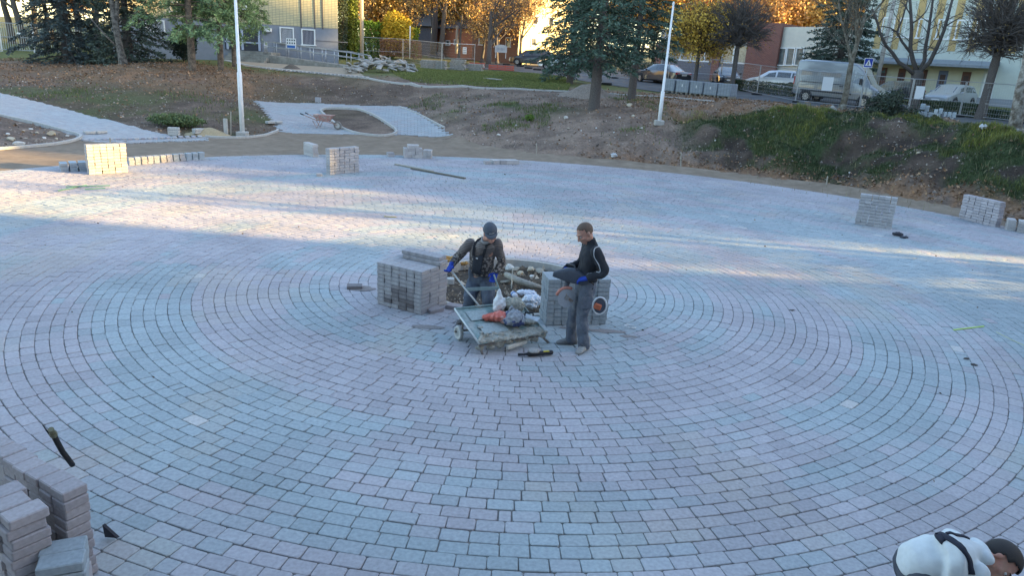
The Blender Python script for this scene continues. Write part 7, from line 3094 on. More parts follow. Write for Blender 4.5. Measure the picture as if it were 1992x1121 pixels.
def cart():
    FL, FR, BL, BR = G(932, 669, .20), G(1062, 648, .20), G(884, 602, .44), G(1011, 589, .44)
    t = thing('builders_cart', 'tilted flat grey green builders cart with a mortar caked front edge', 'cart', (0, 0, 0))
    nrm = (FR - FL).cross(BL - FL).normalized()
    if nrm.z < 0:
        nrm = -nrm
    n = 16
    V, Fq = [], []

    def P(a, b, h=0):
        return FL.lerp(FR, a).lerp(BL.lerp(BR, a), b) + nrm * h
    mb = MB()
    g = [[P(i / n, k / n, -.008 - .012 * math.sin(math.pi * i / n) * math.sin(math.pi * k / n) + .004 * math.sin(9 * i / n) * math.cos(7 * k / n)) for i in range(n + 1)] for k in range(n + 1)]
    vs = [q for r_ in g for q in r_]
    mb.add(vs, [(k * (n + 1) + i, k * (n + 1) + i + 1, (k + 1) * (n + 1) + i + 1, (k + 1) * (n + 1) + i) for k in range(n) for i in range(n)])
    o = mb.build('tray', M_steel_teal, t, True)
    sol = o.modifiers.new('thick', 'SOLIDIFY')
    sol.thickness = .012
    sol.offset = -1
    rim = MB()
    rim.tube([P(0, 0, .0), P(0, 1, .012)], .013, 8)
    rim.build('side_rail', mat('rail_pale', (.50, .52, .51), .5, metal=.3), t, True)
    rim = MB()
    rim.tube([P(1, 0, .0), P(1, 1, .012)], .012, 8)
    rim.build('side_rail', M_steel_teal, t, True)
    rim = MB()
    rim.tube([P(0, 1, .012), P(1, 1, .012)], .012, 8)
    rim.build('back_rail', M_steel_teal, t, True)
    # inner pressed panel marks
    pm = MB()
    for a0, a1, b0, b1 in ((.12, .42, .62, .9), (.16, .52, .22, .5)):
        pm.add([P(a0, b0, .004), P(a1, b0, .004), P(a1, b1, .004), P(a0, b1, .004)], [(0, 1, 2, 3)])
    pm.build('worn_patch', mat('worn_steel', (.34, .385, .375), .6, var=.2, vscale=12), t)
    # mortar crust along the front edge
    rs = random.Random(4)
    cr = MB()
    for k in range(34):
        a = .03 + .97 * k / 33
        cr.sphere(P(a, .03 + rs.uniform(-.02, .05), rs.uniform(-.015, .01)), (rs.uniform(.03, .05), rs.uniform(.02, .035), rs.uniform(.014, .03)), 8, 6)
    for k in range(60):
        cr.sphere(P(rs.uniform(.12, .98), abs(rs.gauss(0, .13)) + .05, rs.uniform(-.02, -.004)), (rs.uniform(.03, .07), rs.uniform(.03, .06), .012), 8, 5)
    for a, b in ((.06, .1), (.1, .16), (.17, .18), (.03, .05)):
        cr.sphere(P(a, b, .012), (.035, .04, .03), 8, 6)
    for k in range(40):
        cr.sphere(P(.04 + .94 * rs.random(), .03 + .05 * rs.random(), -.03 - .10 * rs.random()), (rs.uniform(.03, .06), .03, rs.uniform(.03, .05)), 8, 6)
    organic('mortar_crust', cr, .009, M_mortar, t, 1, .008, 30, 2, (1, 1, 1))
    # frame under the tray
    fr = MB()
    for a in (.08, .92):
        fr.tube([P(a, .02, -.05), P(a, .98, -.05)], .018, 6)
    fr.tube([P(.02, .04, -.06), P(1.0, .04, -.06)], .02, 6)
    fr.tube([P(.04, .06, -.06), G(938, 690, 0) + Vector((0, 0, .01))], .018, 6)
    fr.tube([P(.96, .06, -.06), G(1066, 668, 0) + Vector((0, 0, .01))], .018, 6)
    fr.tube([P(.0, .84, -.3), P(1.0, .84, -.3)], .016, 6)
    for a in (.08, .92):
        q = P(a, .84, -.05)
        fr.tube([q, Vector((q.x, q.y, .14))], .014, 6)
    fr.build('frame', mat('frame_rusty', (.20, .17, .15), .8, var=.3, vscale=10), t)
    for a, s_ in ((.05, -1), (1.0, 1)):
        c = P(a, .84, -.2)
        c.z = .105
        ax = (FR - FL)
        ax = Vector((ax.x, ax.y, 0)).normalized()
        fd = Vector((-ax.y, ax.x, 0))
        w = MB()
        rr = []
        for k in range(20):
            q = 2 * math.pi * k / 20
            e = fd * math.cos(q) + Vector((0, 0, 1)) * math.sin(q)
            rr.append([c + e * r + ax * o_ for r, o_ in ((.06, -.025), (.095, -.028), (.105, -.015), (.105, .015), (.095, .028), (.06, .025))])
        rr.append(rr[0])
        w.loft(rr, False)
        wo = w.build('wheel', mat('wheel_pale', (.42, .42, .40), .8, var=.2, vscale=10), t, True)
        h = MB()
        h.tube([c - ax * .02, c + ax * .02], .062, 18)
        h.build('wheel_disc', mat('wheel_disc', (.30, .31, .30), .6, var=.2, vscale=10), wo)
    # handle
    hl, hr = JC['rw'] + Vector((-.01, -.02, -.055)), JC['lw'] + Vector((-.005, -.05, -.06))
    bl, br = P(.38, .985, .0), P(.72, .985, .0)
    hd = MB()
    hd.tube([hl + (hl - bl).normalized() * .06, hl, bl.lerp(hl, .5) + Vector((-.01, 0, .0)), bl], .013, 8)
    hd.build('handle', mat('rail_pale', (.50, .52, .51), .5, metal=.3), t, True)
    hd = MB()
    hd.tube([hr + (hr - br).normalized() * .05, hr, br.lerp(hr, .35) + Vector((.035, 0, -.02)), br], .012, 8)
    hd.build('handle', M_steel_teal, t, True)
    x0, x1 = bl.lerp(hl, .46), br.lerp(hr, .62)
    cb = MB()
    cb.bbox((x0 + x1) / 2, ((x1 - x0).length, .012, .055), aim(x1 - x0), b=.004)
    cb.build('cross_plate', mat('plate_teal', (.20, .27, .28), .55, var=.1, vscale=9), t)
    return P


CP = cart()


def bag(name, label, cat, c, s, m, seed, folds=.02, extra=(), vox=.009, sm=3):
    """crumpled soft bag"""
    t = thing(name, label, cat, c)
    mb = MB()
    rs = random.Random(seed)
    mb.sphere((0, 0, s[2] * .5), (s[0] * .5, s[1] * .5, s[2] * .5), 12, 9)
    for k in range(6):
        a = rs.random() * 6.28
        mb.sphere((math.cos(a) * s[0] * .3, math.sin(a) * s[1] * .3, s[2] * rs.uniform(.2, .7)), (s[0] * .28, s[1] * .28, s[2] * .3), 10, 7)
    for pts, rr in extra:
        limb(mb, pts, rr, 8)
    organic('bag', mb, vox, m, t, sm, folds, 22, seed, (1, 1, 1))
    return t


def oncart(a, b, h=0):
    return CP(a, b, h)


M_plw = mat('plastic_white', (.66, .66, .66), .45, spec=.4, var=.06, vscale=9)
bag('plastic_sack', 'white plastic sack standing upright on the back of the cart', 'sack', oncart(.58, .78), (.17, .15, .24), M_plw, 3, .012, [([(0, 0, .2), (.0, 0, .32)], [.055, .022])])
bag('plastic_bag', 'crumpled red plastic bag lying on the cart', 'bag', oncart(.50, .50), (.26, .22, .15), mat('plastic_red', (.56, .14, .10), .4, spec=.4, var=.25, vscale=7, col2=(.60, .34, .30), mixlo=.5, mixhi=.62), 5, .02, [([(-.08, 0, .06), (-.2, -.02, .05)], [.06, .05])])
bag('canvas_bag', 'grey canvas tool bag with dark blue patches on the cart', 'bag', oncart(.62, .34), (.30, .24, .22), mat('canvas_grey', (.30, .31, .33), .9, var=.25, vscale=8, col2=(.055, .07, .16), mixlo=.52, mixhi=.58), 8, .022, [([(-.08, .03, .17), (-.02, .02, .27), (.08, .03, .19)], [.016, .014, .016])])
bag('cloth_bundle', 'round mud stained beige bundle behind the canvas bag on the cart', 'bundle', oncart(.80, .82), (.34, .28, .17), mat('cloth_beige', (.34, .33, .27), .95, var=.3, vscale=9, col2=(.22, .22, .19)), 9, .016)
bag('dark_strap', 'small black strap lying between the bags on the cart', 'strap', oncart(.86, .56), (.14, .06, .05), M_trim, 10, .01)
bag('cement_lump', 'grey cement lump at the right of the cart tray', 'lump', oncart(.86, .32), (.24, .13, .08), M_mortar, 11, .015)
t = thing('steel_float', 'pale flat trowel float lying right of the canvas bag on the cart', 'tool', oncart(.90, .42, .03))
mb = MB()
mb.bbox((0, 0, .03), (.30, .11, .012), rotm(.2, .1, -.4), b=.003)
mb.build('blade', M_galv, t)
mb = MB()
mb.tube([(-.06, .02, .05), (-.05, .02, .09), (.05, -.02, .1), (.06, -.02, .06)], .013, 6)
mb.build('handle', M_trim, t)


def plank(name, label, cat, a, b, w, h, m, roll=0, bev=.004):
    a, b = Vector(a), Vector(b)
    t = thing(name, label, cat, (a + b) / 2)
    mb = MB()
    mb.bbox((0, 0, 0), ((b - a).length, w, h), aim(b - a) @ rotm(roll, 0, 0), b=bev)
    o = mb.build(cat.replace(' ', '_') + '_body', m, t)
    return t


def lone(name, label, cat, mbuild, m, loc, rz=0, group=None, smooth=False):
    mb = MB()
    mbuild(mb)
    o = mb.build(name, m, None, smooth, loc)
    o.rotation_euler = (0, 0, rz)
    return tag(o, label, cat, group)


def bar(name, label, cat, a, b, w, h, m, group=None):
    a, b = Vector(a), Vector(b)
    mb = MB()
    mb.bbox((0, 0, 0), ((b - a).length, w, h), aim(b - a), b=min(w, h) * .15)
    return tag(mb.build(name, m, None, False, (a + b) / 2), label, cat, group)


M_wood = mat('weathered_wood', (.30, .27, .22), .9, var=.25, vscale=6)
M_woodp = mat('pale_wood', (.50, .47, .41), .85, var=.15, vscale=6)
bar('wood_batten', 'short pale wooden batten wedged under the front of the cart', 'batten', G(986, 677, .09), G(1024, 665, .09), .05, .05, M_woodp)

# grinder on the ground in front of the cart
gr = thing('angle_grinder', 'black and yellow angle grinder lying on the paving in front of the cart', 'power tool', G(1038, 686, 0))
ga, gb = G(1012, 690, .04) - gr.location, G(1072, 686, .045) - gr.location
d = (gb - ga).normalized()
mb = MB()
limb(mb, [ga.lerp(gb, .30), ga.lerp(gb, .55), ga.lerp(gb, .8), gb], [.038, .034, .03, .034])
organic('housing', mb, .007, mat('tool_black', (.025, .025, .03), .5), gr, 2)
mb = MB()
mb.bbox(ga.lerp(gb, .84) + Vector((0, -.012, .026)), (.085, .03, .012), aim(d), b=.004)
mb.build('yellow_label', mat('tool_yellow', (.60, .46, .03), .5), gr)
mb = MB()
c = ga.lerp(gb, .42) + Vector((0, -.01, .05))
rings = []
for rr, zz in ((.02, .045), (.06, .04), (.078, .025), (.08, .01)):
    rings.append([c + Vector((math.cos(a) * rr, math.sin(a) * rr, zz - .02)) for a in np.linspace(0, 6.283, 19)[:-1]])
mb.loft(rings)
mb.build('guard', mat('guard_dusty', (.30, .285, .265), .85, var=.3, vscale=20), gr, True)
mb = MB()
mb.tube([ga.lerp(gb, .3), ga.lerp(gb, .1), ga - d * .03], [.02, .017, .02], 8)
mb.build('side_grip', mat('tool_black', (.025, .025, .03), .5), gr, True)

# round tool behind the man with the saw
rt = thing('hose_reel', 'white rimmed round reel with an orange centre hanging on the stack', 'reel', G(1165, 590, .42) + Vector((0, -.12, 0)))
mb = MB()
ring = [Vector((math.cos(a) * .10, 0, math.sin(a) * .13)) for a in np.linspace(0, 6.283, 25)[:-1]]
mb.tube(ring + [ring[0]], .013, 8, cap=False)
mb.build('rim', M_plw, rt, True)
mb = MB()
mb.add([(math.cos(a) * .09, .01, math.sin(a) * .12) for a in np.linspace(0, 6.283, 25)[:-1]] + [(math.cos(a) * .09, .02, math.sin(a) * .12) for a in np.linspace(0, 6.283, 25)[:-1]], [list(range(24)), list(reversed(range(24, 48)))] + [(k, 24 + k, 24 + (k + 1) % 24, (k + 1) % 24) for k in range(24)])
mb.build('disc', mat('reel_dark', (.10, .11, .14), .6), rt)
mb = MB()
mb.bbox((-.03, -.015, -.01), (.11, .05, .09), rotm(0, .3, 0), b=.015)
mb.build('centre', mat('tool_orange', (.50, .13, .06), .5), rt)

# white strap ring on the paving
t = G(1226, 638, 0)
mb = MB()
mb.tube([Vector((math.cos(a) * .085, math.sin(a) * .06, .012 + .02 * abs(math.sin(a * .5)))) for a in np.linspace(.8, 5.9, 22)], .008, 6)
tag(mb.build('plastic_strap', M_plw, None, True, t), 'curled white plastic strap on the paving right of the man with the saw', 'strap')

# ---------------------------------------------------------------- inside the planting circle
def stone_mesh(nm, s, seed, rough=.22):
    bm = bmesh.new()
    bmesh.ops.create_icosphere(bm, subdivisions=2, radius=.5)
    rs = random.Random(seed)
    pl = [(Vector((rs.gauss(0, 1), rs.gauss(0, 1), rs.gauss(0, .8))).normalized(), rs.uniform(.26, .42)) for _ in range(9)]
    for v in bm.verts:
        for nn, dd in pl:
            k = v.co.dot(nn) - dd
            if k > 0:
                v.co -= nn * k
        v.co = Vector((v.co.x * s[0], v.co.y * s[1], v.co.z * s[2]))
    me = bpy.data.meshes.new(nm)
    bm.to_mesh(me)
    bm.free()
    return me


def stone(name, label, cat, loc, s, m, seed, rz=0, group=None):
    o = link(name, stone_mesh(name, s, seed), m, None, loc)
    o.rotation_euler = (random.Random(seed).uniform(-.3, .3), random.Random(seed + 1).uniform(-.3, .3), rz)
    return tag(o, label, cat, group)


M_stw = mat('white_stone', (.52, .50, .46), .9, var=.15, vscale=9, bump=.004, bscale=40)
M_sty = mat('cream_stone', (.46, .40, .30), .9, var=.15, vscale=9, bump=.004, bscale=40)
for i, (px, py, w, h, m, lab) in enumerate([(991, 521, .22, .16, M_stw, 'large white stone in the planting circle, nearest the capped man'), (1031, 524, .20, .14, M_sty, 'cream stone in the planting circle left of the stack'), (1012, 532, .18, .10, M_sty, 'yellowish stone between the white stones in the planting circle'), (1035, 538, .12, .10, M_stw, 'small pale stone in front of the cream stone in the planting circle'), (1003, 524, .20, .08, M_wood, 'flat grey rubble piece between the stones in the planting circle'), (1050, 526, .22, .07, M_wood, 'flat brown rubble piece right of the cream stone')]):
    stone('rubble_stone', lab, 'stone', G(px, py, -.05), (w, w * .8, h), m, 100 + i, i)
mb = MB()
mb.bbox((0, 0, .06), (.17, .13, .11), b=.012)
o = tag(mb.build('concrete_block', mat('block_pale', (.42, .42, .40), .9, var=.12, vscale=9), None, False, G(874, 553, -.16)), 'small pale concrete block in the planting circle left of the capped man', 'block')
o.rotation_euler = (0, 0, .2)
lg = MB()
pts = [G(984, 534, .02), G(1010, 547, .0), G(1035, 555, -.03), G(1062, 562, -.08)]
lg.tube(pts, [.05, .062, .055, .03], 9)
tag(lg.build('dusty_log', mat('dusty_bark', (.27, .25, .215), .95, var=.3, vscale=9, bump=.01, bscale=30), None, True), 'dusty grey log lying across the planting circle', 'log')
bar('short_board', 'short grey board on the soil below the dusty log', 'board', G(975, 549, -.07), G(992, 547, -.07), .07, .03, M_wood)
bar('thin_stake', 'thin upright stake in the planting circle between the stones', 'stake', G(995, 562, -.12), G(995, 562, -.12) + Vector((.0, 0, .40)), .018, .018, M_woodp)
bag('dry_twigs', 'heap of orange dry stalks behind the blue glove', 'twigs', G(866, 520, -.10) + Vector((0, .1, 0)), (.42, .2, .2), mat('straw_orange', (.40, .22, .07), .95, var=.4, vscale=14), 12, .035, [([(.1, 0, .08), (.45, .05, .06)], [.05, .02])])
bo = thing('plastic_bottle', 'small white and blue plastic bottle lying in the planting circle', 'bottle', G(1000, 577, -.08))
mb = MB()
mb.tube([(-.03, .09, .03), (-.025, .075, .03), (0, 0, .03), (.03, -.09, .03)], [.018, .042, .046, .042], 12)
mb.build('bottle_body', mat('bottle_white', (.55, .58, .64), .3, spec=.5), bo, True)
mb = MB()
mb.tube([(-.012, .035, .03), (.004, -.012, .03)], .048, 12)
mb.build('wrapper', mat('wrap_blue', (.10, .19, .42), .5), bo, True)
mb = MB()
mb.tube([(-.03, .09, .03), (-.038, .115, .03)], .02, 10)
mb.build('cap', M_plw, bo, True)
bag('plastic_bag', 'crumpled white plastic bag behind the right corner of the cart', 'bag', G(1036, 596, -.08), (.36, .28, .20), mat('plastic_milky', (.58, .60, .64), .35, spec=.5, var=.08, vscale=9), 13, .03)
bag('plastic_bag', 'white and blue striped plastic bag lying above the crumpled white one', 'bag', G(1024, 577, -.08), (.34, .16, .12), mat('plastic_blue_white', (.56, .58, .64), .35, spec=.5, col2=(.12, .22, .45), vscale=7, mixlo=.55, mixhi=.6), 14, .02)
bag('plastic_bag', 'tiny white plastic scrap left of the bottle in the planting circle', 'bag', G(990, 586, -.1), (.1, .09, .07), M_plw, 15, .01)
# loose pavers left round the planting circle
for i, (px, py, rz, lab) in enumerate([(845, 606, .7, 'loose paver lying flat against the foot of the left stack'), (884, 600, -.3, 'loose paver lying flat left of the cart'), (690, 561, .2, 'dark loose paver lying left of the tall stack')]):
    mb = MB()
    mb.bbox((0, 0, .03), (.25, .16, .06), b=.006)
    o = tag(mb.build('loose_paver', M_pvm if i < 2 else M_pvd, None, False, G(px, py, 0)), lab, 'paver')
    o.rotation_euler = (0, 0, rz)
# damp sand left on the paving beside the stacks
for i, (px, py, w, h) in enumerate([(832, 637, .5, .16), (1180, 645, .62, .16), (705, 562, .42, .3), (1120, 640, .5, .1), (1222, 655, .3, .1)]):
    c = G(px, py, 0)
    mb = MB()
    rs = random.Random(i)
    pts = []
    for k in range(24):
        a = 2 * math.pi * k / 24
        q = .8 + .3 * rs.random()
        pts.append((c.x + math.cos(a) * w / 2 * q, c.y + math.sin(a) * h / 2 * q, .0065))
    mb.add(pts + [(c.x, c.y, .011)], [(k, (k + 1) % 24, 24) for k in range(24)])
    tag(mb.build('sand', mat('spilt_sand', (.23, .205, .195), .95, var=.25, vscale=20), None, True), 'dark spilt sand lying on the paving beside the stacks', 'sand', kind='stuff')

# ---------------------------------------------------------------- foreground bits
hs = thing('cut_hose', 'piece of black hose with a brass fitting standing in the near row of pavers', 'hose', (0, 0, 0))
hp_ = [G(141, 905, .30), G(132, 893, .40), G(122, 880, .50), G(112, 862, .62), G(105, 848, .72)]
mb = MB()
mb.tube(hp_, .022, 10)
mb.build('tube', M_black, hs, True)
mb = MB()
e = hp_[-1]
dd = (hp_[-1] - hp_[-2]).normalized()
mb.tube([e, e + dd * .045], .029, 8)
mb.tube([e + dd * .045, e + dd * .10], .022, 12)
mb.build('fitting', mat('brass', (.20, .18, .11), .5, metal=.6), hs)
mb = MB()
mb.tube([e - dd * .01 + Vector((-.03, 0, .0)), e + dd * .06 + Vector((-.045, 0, .01)), e + dd * .11 + Vector((-.06, 0, .03))], [.008, .006, .003], 5)
mb.build('frayed_strand', M_black, hs)
mb = MB()
a, b, c = G(199, 1022, .16), G(228, 1048, .03), G(204, 1046, .02)
mb.add([a, b, c, a + Vector((.01, .02, .0)), b + Vector((.01, .02, 0)), c + Vector((.01, .02, 0))], [(0, 2, 1), (3, 4, 5), (0, 1, 4, 3), (1, 2, 5, 4), (2, 0, 3, 5)])
tag(mb.build('plastic_wedge', mat('wedge_black', (.03, .03, .04), .7), None), 'small black wedge sticking out beside the near row of pavers', 'wedge')

# ---------------------------------------------------------------- loose things on the square
M_green = mat('rod_green', (.08, .20, .15), .6)
for i, (a, b) in enumerate([((113, 371), (168, 360)), ((128, 363), (214, 361)), ((165, 368), (205, 366))]):
    q0, q1 = G(*a, .02 + .022 * i), G(*b, .02 + .022 * i)
    m = MB()
    m.tube([q0, q1], .014, 8)
    tag(m.build('green_rod', M_green, None), 'thin green rod on the sunlit paving, %s of three crossed ones' % ['lowest', 'longest', 'shortest'][i], 'rod')
bar('long_plank', 'long weathered plank lying on the far paving', 'plank', G(769, 319, .03), G(842, 333, .03), .10, .04, M_wood)
bar('long_plank', 'second longer plank end to end with the long weathered plank', 'plank', G(800, 327, .035), G(905, 346.5, .03), .09, .045, mat('dark_wood', (.16, .14, .11), .9, var=.2, vscale=6))
bar('yellow_strip', 'thin yellow strip lying in the sunlight on the paving', 'strip', G(747, 421, .01), G(771, 422.5, .01), .03, .012, mat('strip_yellow', (.42, .34, .06), .6))
bar('lime_strip', 'bright lime green strip lying on the paving at the right', 'strip', G(1855, 642, .012), G(1914, 635, .012), .022, .012, mat('strip_lime', (.42, .62, .10), .5))
mb = MB()
mb.tube([G(1938, 646, .01), G(1965, 660, .012), G(1992, 672, .01), G(2030, 692, .01)], .004, 5)
tag(mb.build('mason_string', mat('string_yellow', (.50, .50, .26), .7), None), 'pale mason string on the paving at the right edge', 'string')
bag('dark_rag', 'crumpled dark rag on the paving in front of the right hand stacks', 'rag', G(1746, 459, 0), (.26, .16, .10), mat('rag_dark', (.05, .05, .06), .95), 16, .02)
bag('dark_rag', 'small flat dark rag right of the crumpled dark rag', 'rag', G(1758, 463, 0), (.22, .12, .05), MATS['rag_dark'], 17, .015)
for i, (px, py) in enumerate([(1541, 605), (1880, 700), (1895, 712)]):
    bag('mud_clod', ['small mud clod on the ring paving right of the men', 'dark mud clod in a gap of the paving at the right', 'second mud clod in a gap of the paving at the right'][i], 'clod', G(px, py, -.005), (.10, .06, .025), mat('mud', (.07, .06, .055), .95), 18 + i, .01)
for i, (px, py) in enumerate([(1395, 960), (1412, 975), (1390, 985), (1428, 968), (1385, 972), (1442, 990), (1418, 955), (1060, 690)]):
    pass

# stakes and poles round the square
M_stake = mat('stake_wood', (.36, .32, .26), .9, var=.15, vscale=6)
for i, (px, py, py2, lab) in enumerate([(1325, 322, 296, 'short wooden stake at the foot of the bank left of the grassy heaps'), (1608, 360, 343, 'short leaning wooden stake at the foot of the grassy heaps'), (1044, 302, 282, 'short grey stake at the foot of the bare bank'), (449, 263, 217, 'thin pale stake beside the tall white pole'), (214, 296, 268, 'thin stake standing in the kerbed bed at the left')]):
    p = onT(px, py)
    q = D(px + (2 if i == 1 else 0), py2, p.y)
    bar('wooden_stake', lab, 'stake', p - Vector((0, 0, .1)), q, .05, .035, M_stake)
p = onT(440, 263)
mb = MB()
mb.bbox((0, 0, .3), (.16, .1, .7), b=.02)
tag(mb.build('concrete_marker', M_kerb, None, False, p), 'stubby concrete marker post left of the tall white pole', 'marker post')
for i, (px, py, n) in enumerate([(339, 266, 3), (386, 264, 2)]):
    p = onT(px, py)
    for k in range(n):
        mb = MB()
        mb.bbox((0, 0, .05), (.42, .2, .1), b=.01)
        o = tag(mb.build('kerb_stone', M_kerb, None, False, p + Vector((0, 0, .06 + k * .105))), 'pale kerb stone in the %s pile at the end of the side path, %s one' % (['taller', 'lower'][i], ['bottom', 'middle', 'top'][k] if n == 3 else ['bottom', 'top'][k]), 'kerb stone')
        o.rotation_euler = (0, 0, .1 * k + i)
for i, (px, py) in enumerate([(526, 243), (175, 262)]):
    p = onT(px, py)
    for k in range(2):
        mb = MB()
        mb.bbox((0, 0, .05), (.4, .22, .1), b=.01)
        o = tag(mb.build('kerb_stone', M_kerb, None, False, p + Vector((k * .25, k * .3, .04))), 'pale kerb stone lying by the %s, %s one' % (['left edge of the sloping path', 'corner of the kerbed bed'][i], ['nearer', 'farther'][k]), 'kerb stone')
        o.rotation_euler = (0, 0, .9 + .2 * k)
# single upright paver on the top edge of the sloping path
p = onT(619, 199)
mb = MB()
mb.bbox((0, 0, .12), (.3, .2, .26), b=.01)
tag(mb.build('upright_paver', M_pv, None, False, p), 'upright grey paver on the upper edge of the sloping path', 'paver')

# red wheelbarrow on the sloping path ---------------------------------------------------
wb = thing('wheelbarrow', 'pale red wheelbarrow with rusty legs standing by the island of the sloping path', 'wheelbarrow', onT(632, 251) + Vector((0, 0, .02)), -.12)
mb = MB()
rg = []
for z, x0, x1, hw in ((.36, -.30, .22, .17), (.62, -.46, .42, .29)):
    rg.append([Vector((x0, -hw, z)), Vector((x1, -hw * .86, z)), Vector((x1, hw * .86, z)), Vector((x0, hw, z))])
mb.V, mb.F, mb.M = [], [], []
mb.loft(rg + [[v + Vector((0, 0, .012)) for v in rg[1]], [v * .97 + Vector((0, 0, .02)) for v in rg[1]], [v * .95 + Vector((0, 0, .03)) for v in rg[0]]])
mb.build('tray', mat('barrow_red', (.42, .20, .17), .7, var=.3, vscale=6, col2=(.40, .33, .29)), wb)
mb = MB()
for s in (-1, 1):
    mb.tube([(.62, s * .05, .2), (.2, s * .16, .34), (-.4, s * .22, .40), (-.95, s * .27, .60)], .019, 6)
mb.build('frame', mat('barrow_frame', (.34, .20, .15), .7, var=.3, vscale=9), wb)
for s in (-1, 1):
    lb = MB()
    lb.tube([(-.15, s * .17, .36), (-.32, s * .2, .02), (-.5, s * .21, .36)], .016, 6)
    lb.build('leg', mat('barrow_frame', (.34, .20, .15), .7), wb)
    gb_ = MB()
    gb_.tube([(-.9, s * .265, .585), (-1.06, s * .28, .64)], .025, 8)
    gb_.build('grip', M_black, wb)
mb = MB()
rr = [[Vector((.62 + r * math.cos(q), o_, .19 + r * math.sin(q))) for r, o_ in ((.11, -.035), (.17, -.04), (.19, -.02), (.19, .02), (.17, .04), (.11, .035))] for q in np.linspace(0, 6.283, 21)]
mb.loft(rr, False)
wo = mb.build('wheel', mat('tyre_dusty', (.20, .18, .16), .9), wb, True)
mb = MB()
mb.tube([(.62, -.025, .19), (.62, .025, .19)], .112, 16)
mb.build('rim', mat('rim_pale', (.45, .42, .38), .6), wo)

# ---------------------------------------------------------------- slabs, pallets, blocks
M_slab = mat('old_slab', (.36, .34, .31), .95, var=.25, vscale=3, bump=.008, bscale=18, col2=(.27, .25, .225), spec=.1)
rs = random.Random(11)
slabs = []
for k in range(90):
    f = rs.random()
    px = 672 + 132 * f + rs.gauss(0, 4)
    hmax = max(.12, .55 * math.exp(-((px - 728) / 38) ** 2) + .42 * math.exp(-((px - 775) / 30) ** 2))
    lvl = rs.random() ** .9
    base = U(px, 147 - 16 * rs.random())
    z = tz(base.x, base.y) + .08 + hmax * lvl
    mb = MB()
    mb.bbox((0, 0, 0), (rs.uniform(.45, 1.2), rs.uniform(.22, .42), rs.uniform(.07, .13)), b=.02)
    o = mb.build('concrete_slab', M_slab, None, False, (base.x, base.y + (1 - lvl) * -.6 + .6, z))
    o.rotation_euler = (rs.gauss(0, .28), rs.gauss(0, .28), rs.random() * 3.14)
    tag(o, 'grey concrete slab thrown on the jumbled pile by the lawn', 'slab', 'slabs of the jumbled pile by the lawn')
for i, (px, py, n, lab) in enumerate([(834, 135, 5, 'left'), (853, 136, 5, 'middle'), (890, 137, 6, 'right'), (925, 138, 4, 'far right')]):
    base = U(px, py)
    for k in range(n):
        mb = MB()
        mb.bbox((0, 0, 0), (1.15 + rs.uniform(-.1, .1), .7, .12), b=.012)
        o = mb.build('concrete_slab', M_slab, None, False, (base.x + rs.gauss(0, .04), base.y, tz(base.x, base.y) + .07 + k * .135))
        o.rotation_euler = (0, 0, rs.gauss(-.15, .04))
        tag(o, 'grey slab in the %s neat slab stack behind the site fence, course %s' % (lab, ORD[k]), 'slab', 'slabs of the %s neat stack' % lab)

M_wrap = brick_mat('wrapped_pavers', (.30, .33, .36), (.26, .29, .33), (.14, .16, .18), .2, .08, .01, 0.0, .45)
P0, P1 = U(1300, 181), U(1405, 193)
for i in range(5):
    px = 1297 + i * 27.2
    b = U(px, 180.5 + i * 2.9)
    t = thing('paver_pallet', 'wrapped cube of grey blue pavers by the road, %s' % ['first from the left', 'second from the left', 'third from the left', 'fourth from the left', 'rightmost'][i], 'pallet', Vector((b.x, b.y, tz(b.x, b.y))), math.atan2(P1.y - P0.y, P1.x - P0.x), 'pallets of pavers along the road')
    mb = MB()
    mb.bbox((0, .45, .50), (.90, .86, .76), b=.02)
    mb.build('wrapped_load', M_wrap, t)
    mb = MB()
    for k in range(4):
        mb.box((-.36 + k * .24, .45, .11), (.1, .9, .025))
    for k in range(3):
        mb.box((-.36 + k * .36, .45, .05), (.1, .86, .09))
    mb.build('pallet_base', M_wood, t)
    if i in (1, 2, 3):
        mb = MB()
        mb.bbox((.02, .01, .55), (.06, .012, .16), b=.003)
        mb.build('sticker', M_white, t)

M_blk = mat('pale_block', (.36, .40, .42), .9, var=.12, vscale=6)
rs = random.Random(21)
for i in range(16):
    row, colm = divmod(i, 8)
    px = 1786 + colm * 9.0 + row * 3
    b = onT(px, 236 + colm * .6)
    mb = MB()
    mb.bbox((0, 0, .14), (.18, .42, .26), b=.012)
    o = mb.build('concrete_block', M_blk, None, False, b + Vector((0, 0, .02 + row * .275)))
    o.rotation_euler = (0, 0, -.5 + rs.gauss(0, .06))
    tag(o, 'pale upright block in the %s of the stack behind the big tree' % ['lower row', 'upper row'][row], 'block', 'blocks in the %s of the stack behind the big tree' % ['lower row', 'upper row'][row])
for i in range(5):
    b = onT(1838 + i * 7, 246 + i * .8)
    mb = MB()
    mb.bbox((0, 0, .07), (.6, .3, .12), b=.012)
    o = mb.build('concrete_block', M_blk, None, False, b)
    o.rotation_euler = (0, 0, -.5 + rs.gauss(0, .1))
    tag(o, 'pale flat block lying at the right foot of the block stack', 'block', 'flat blocks at the foot of the block stack')

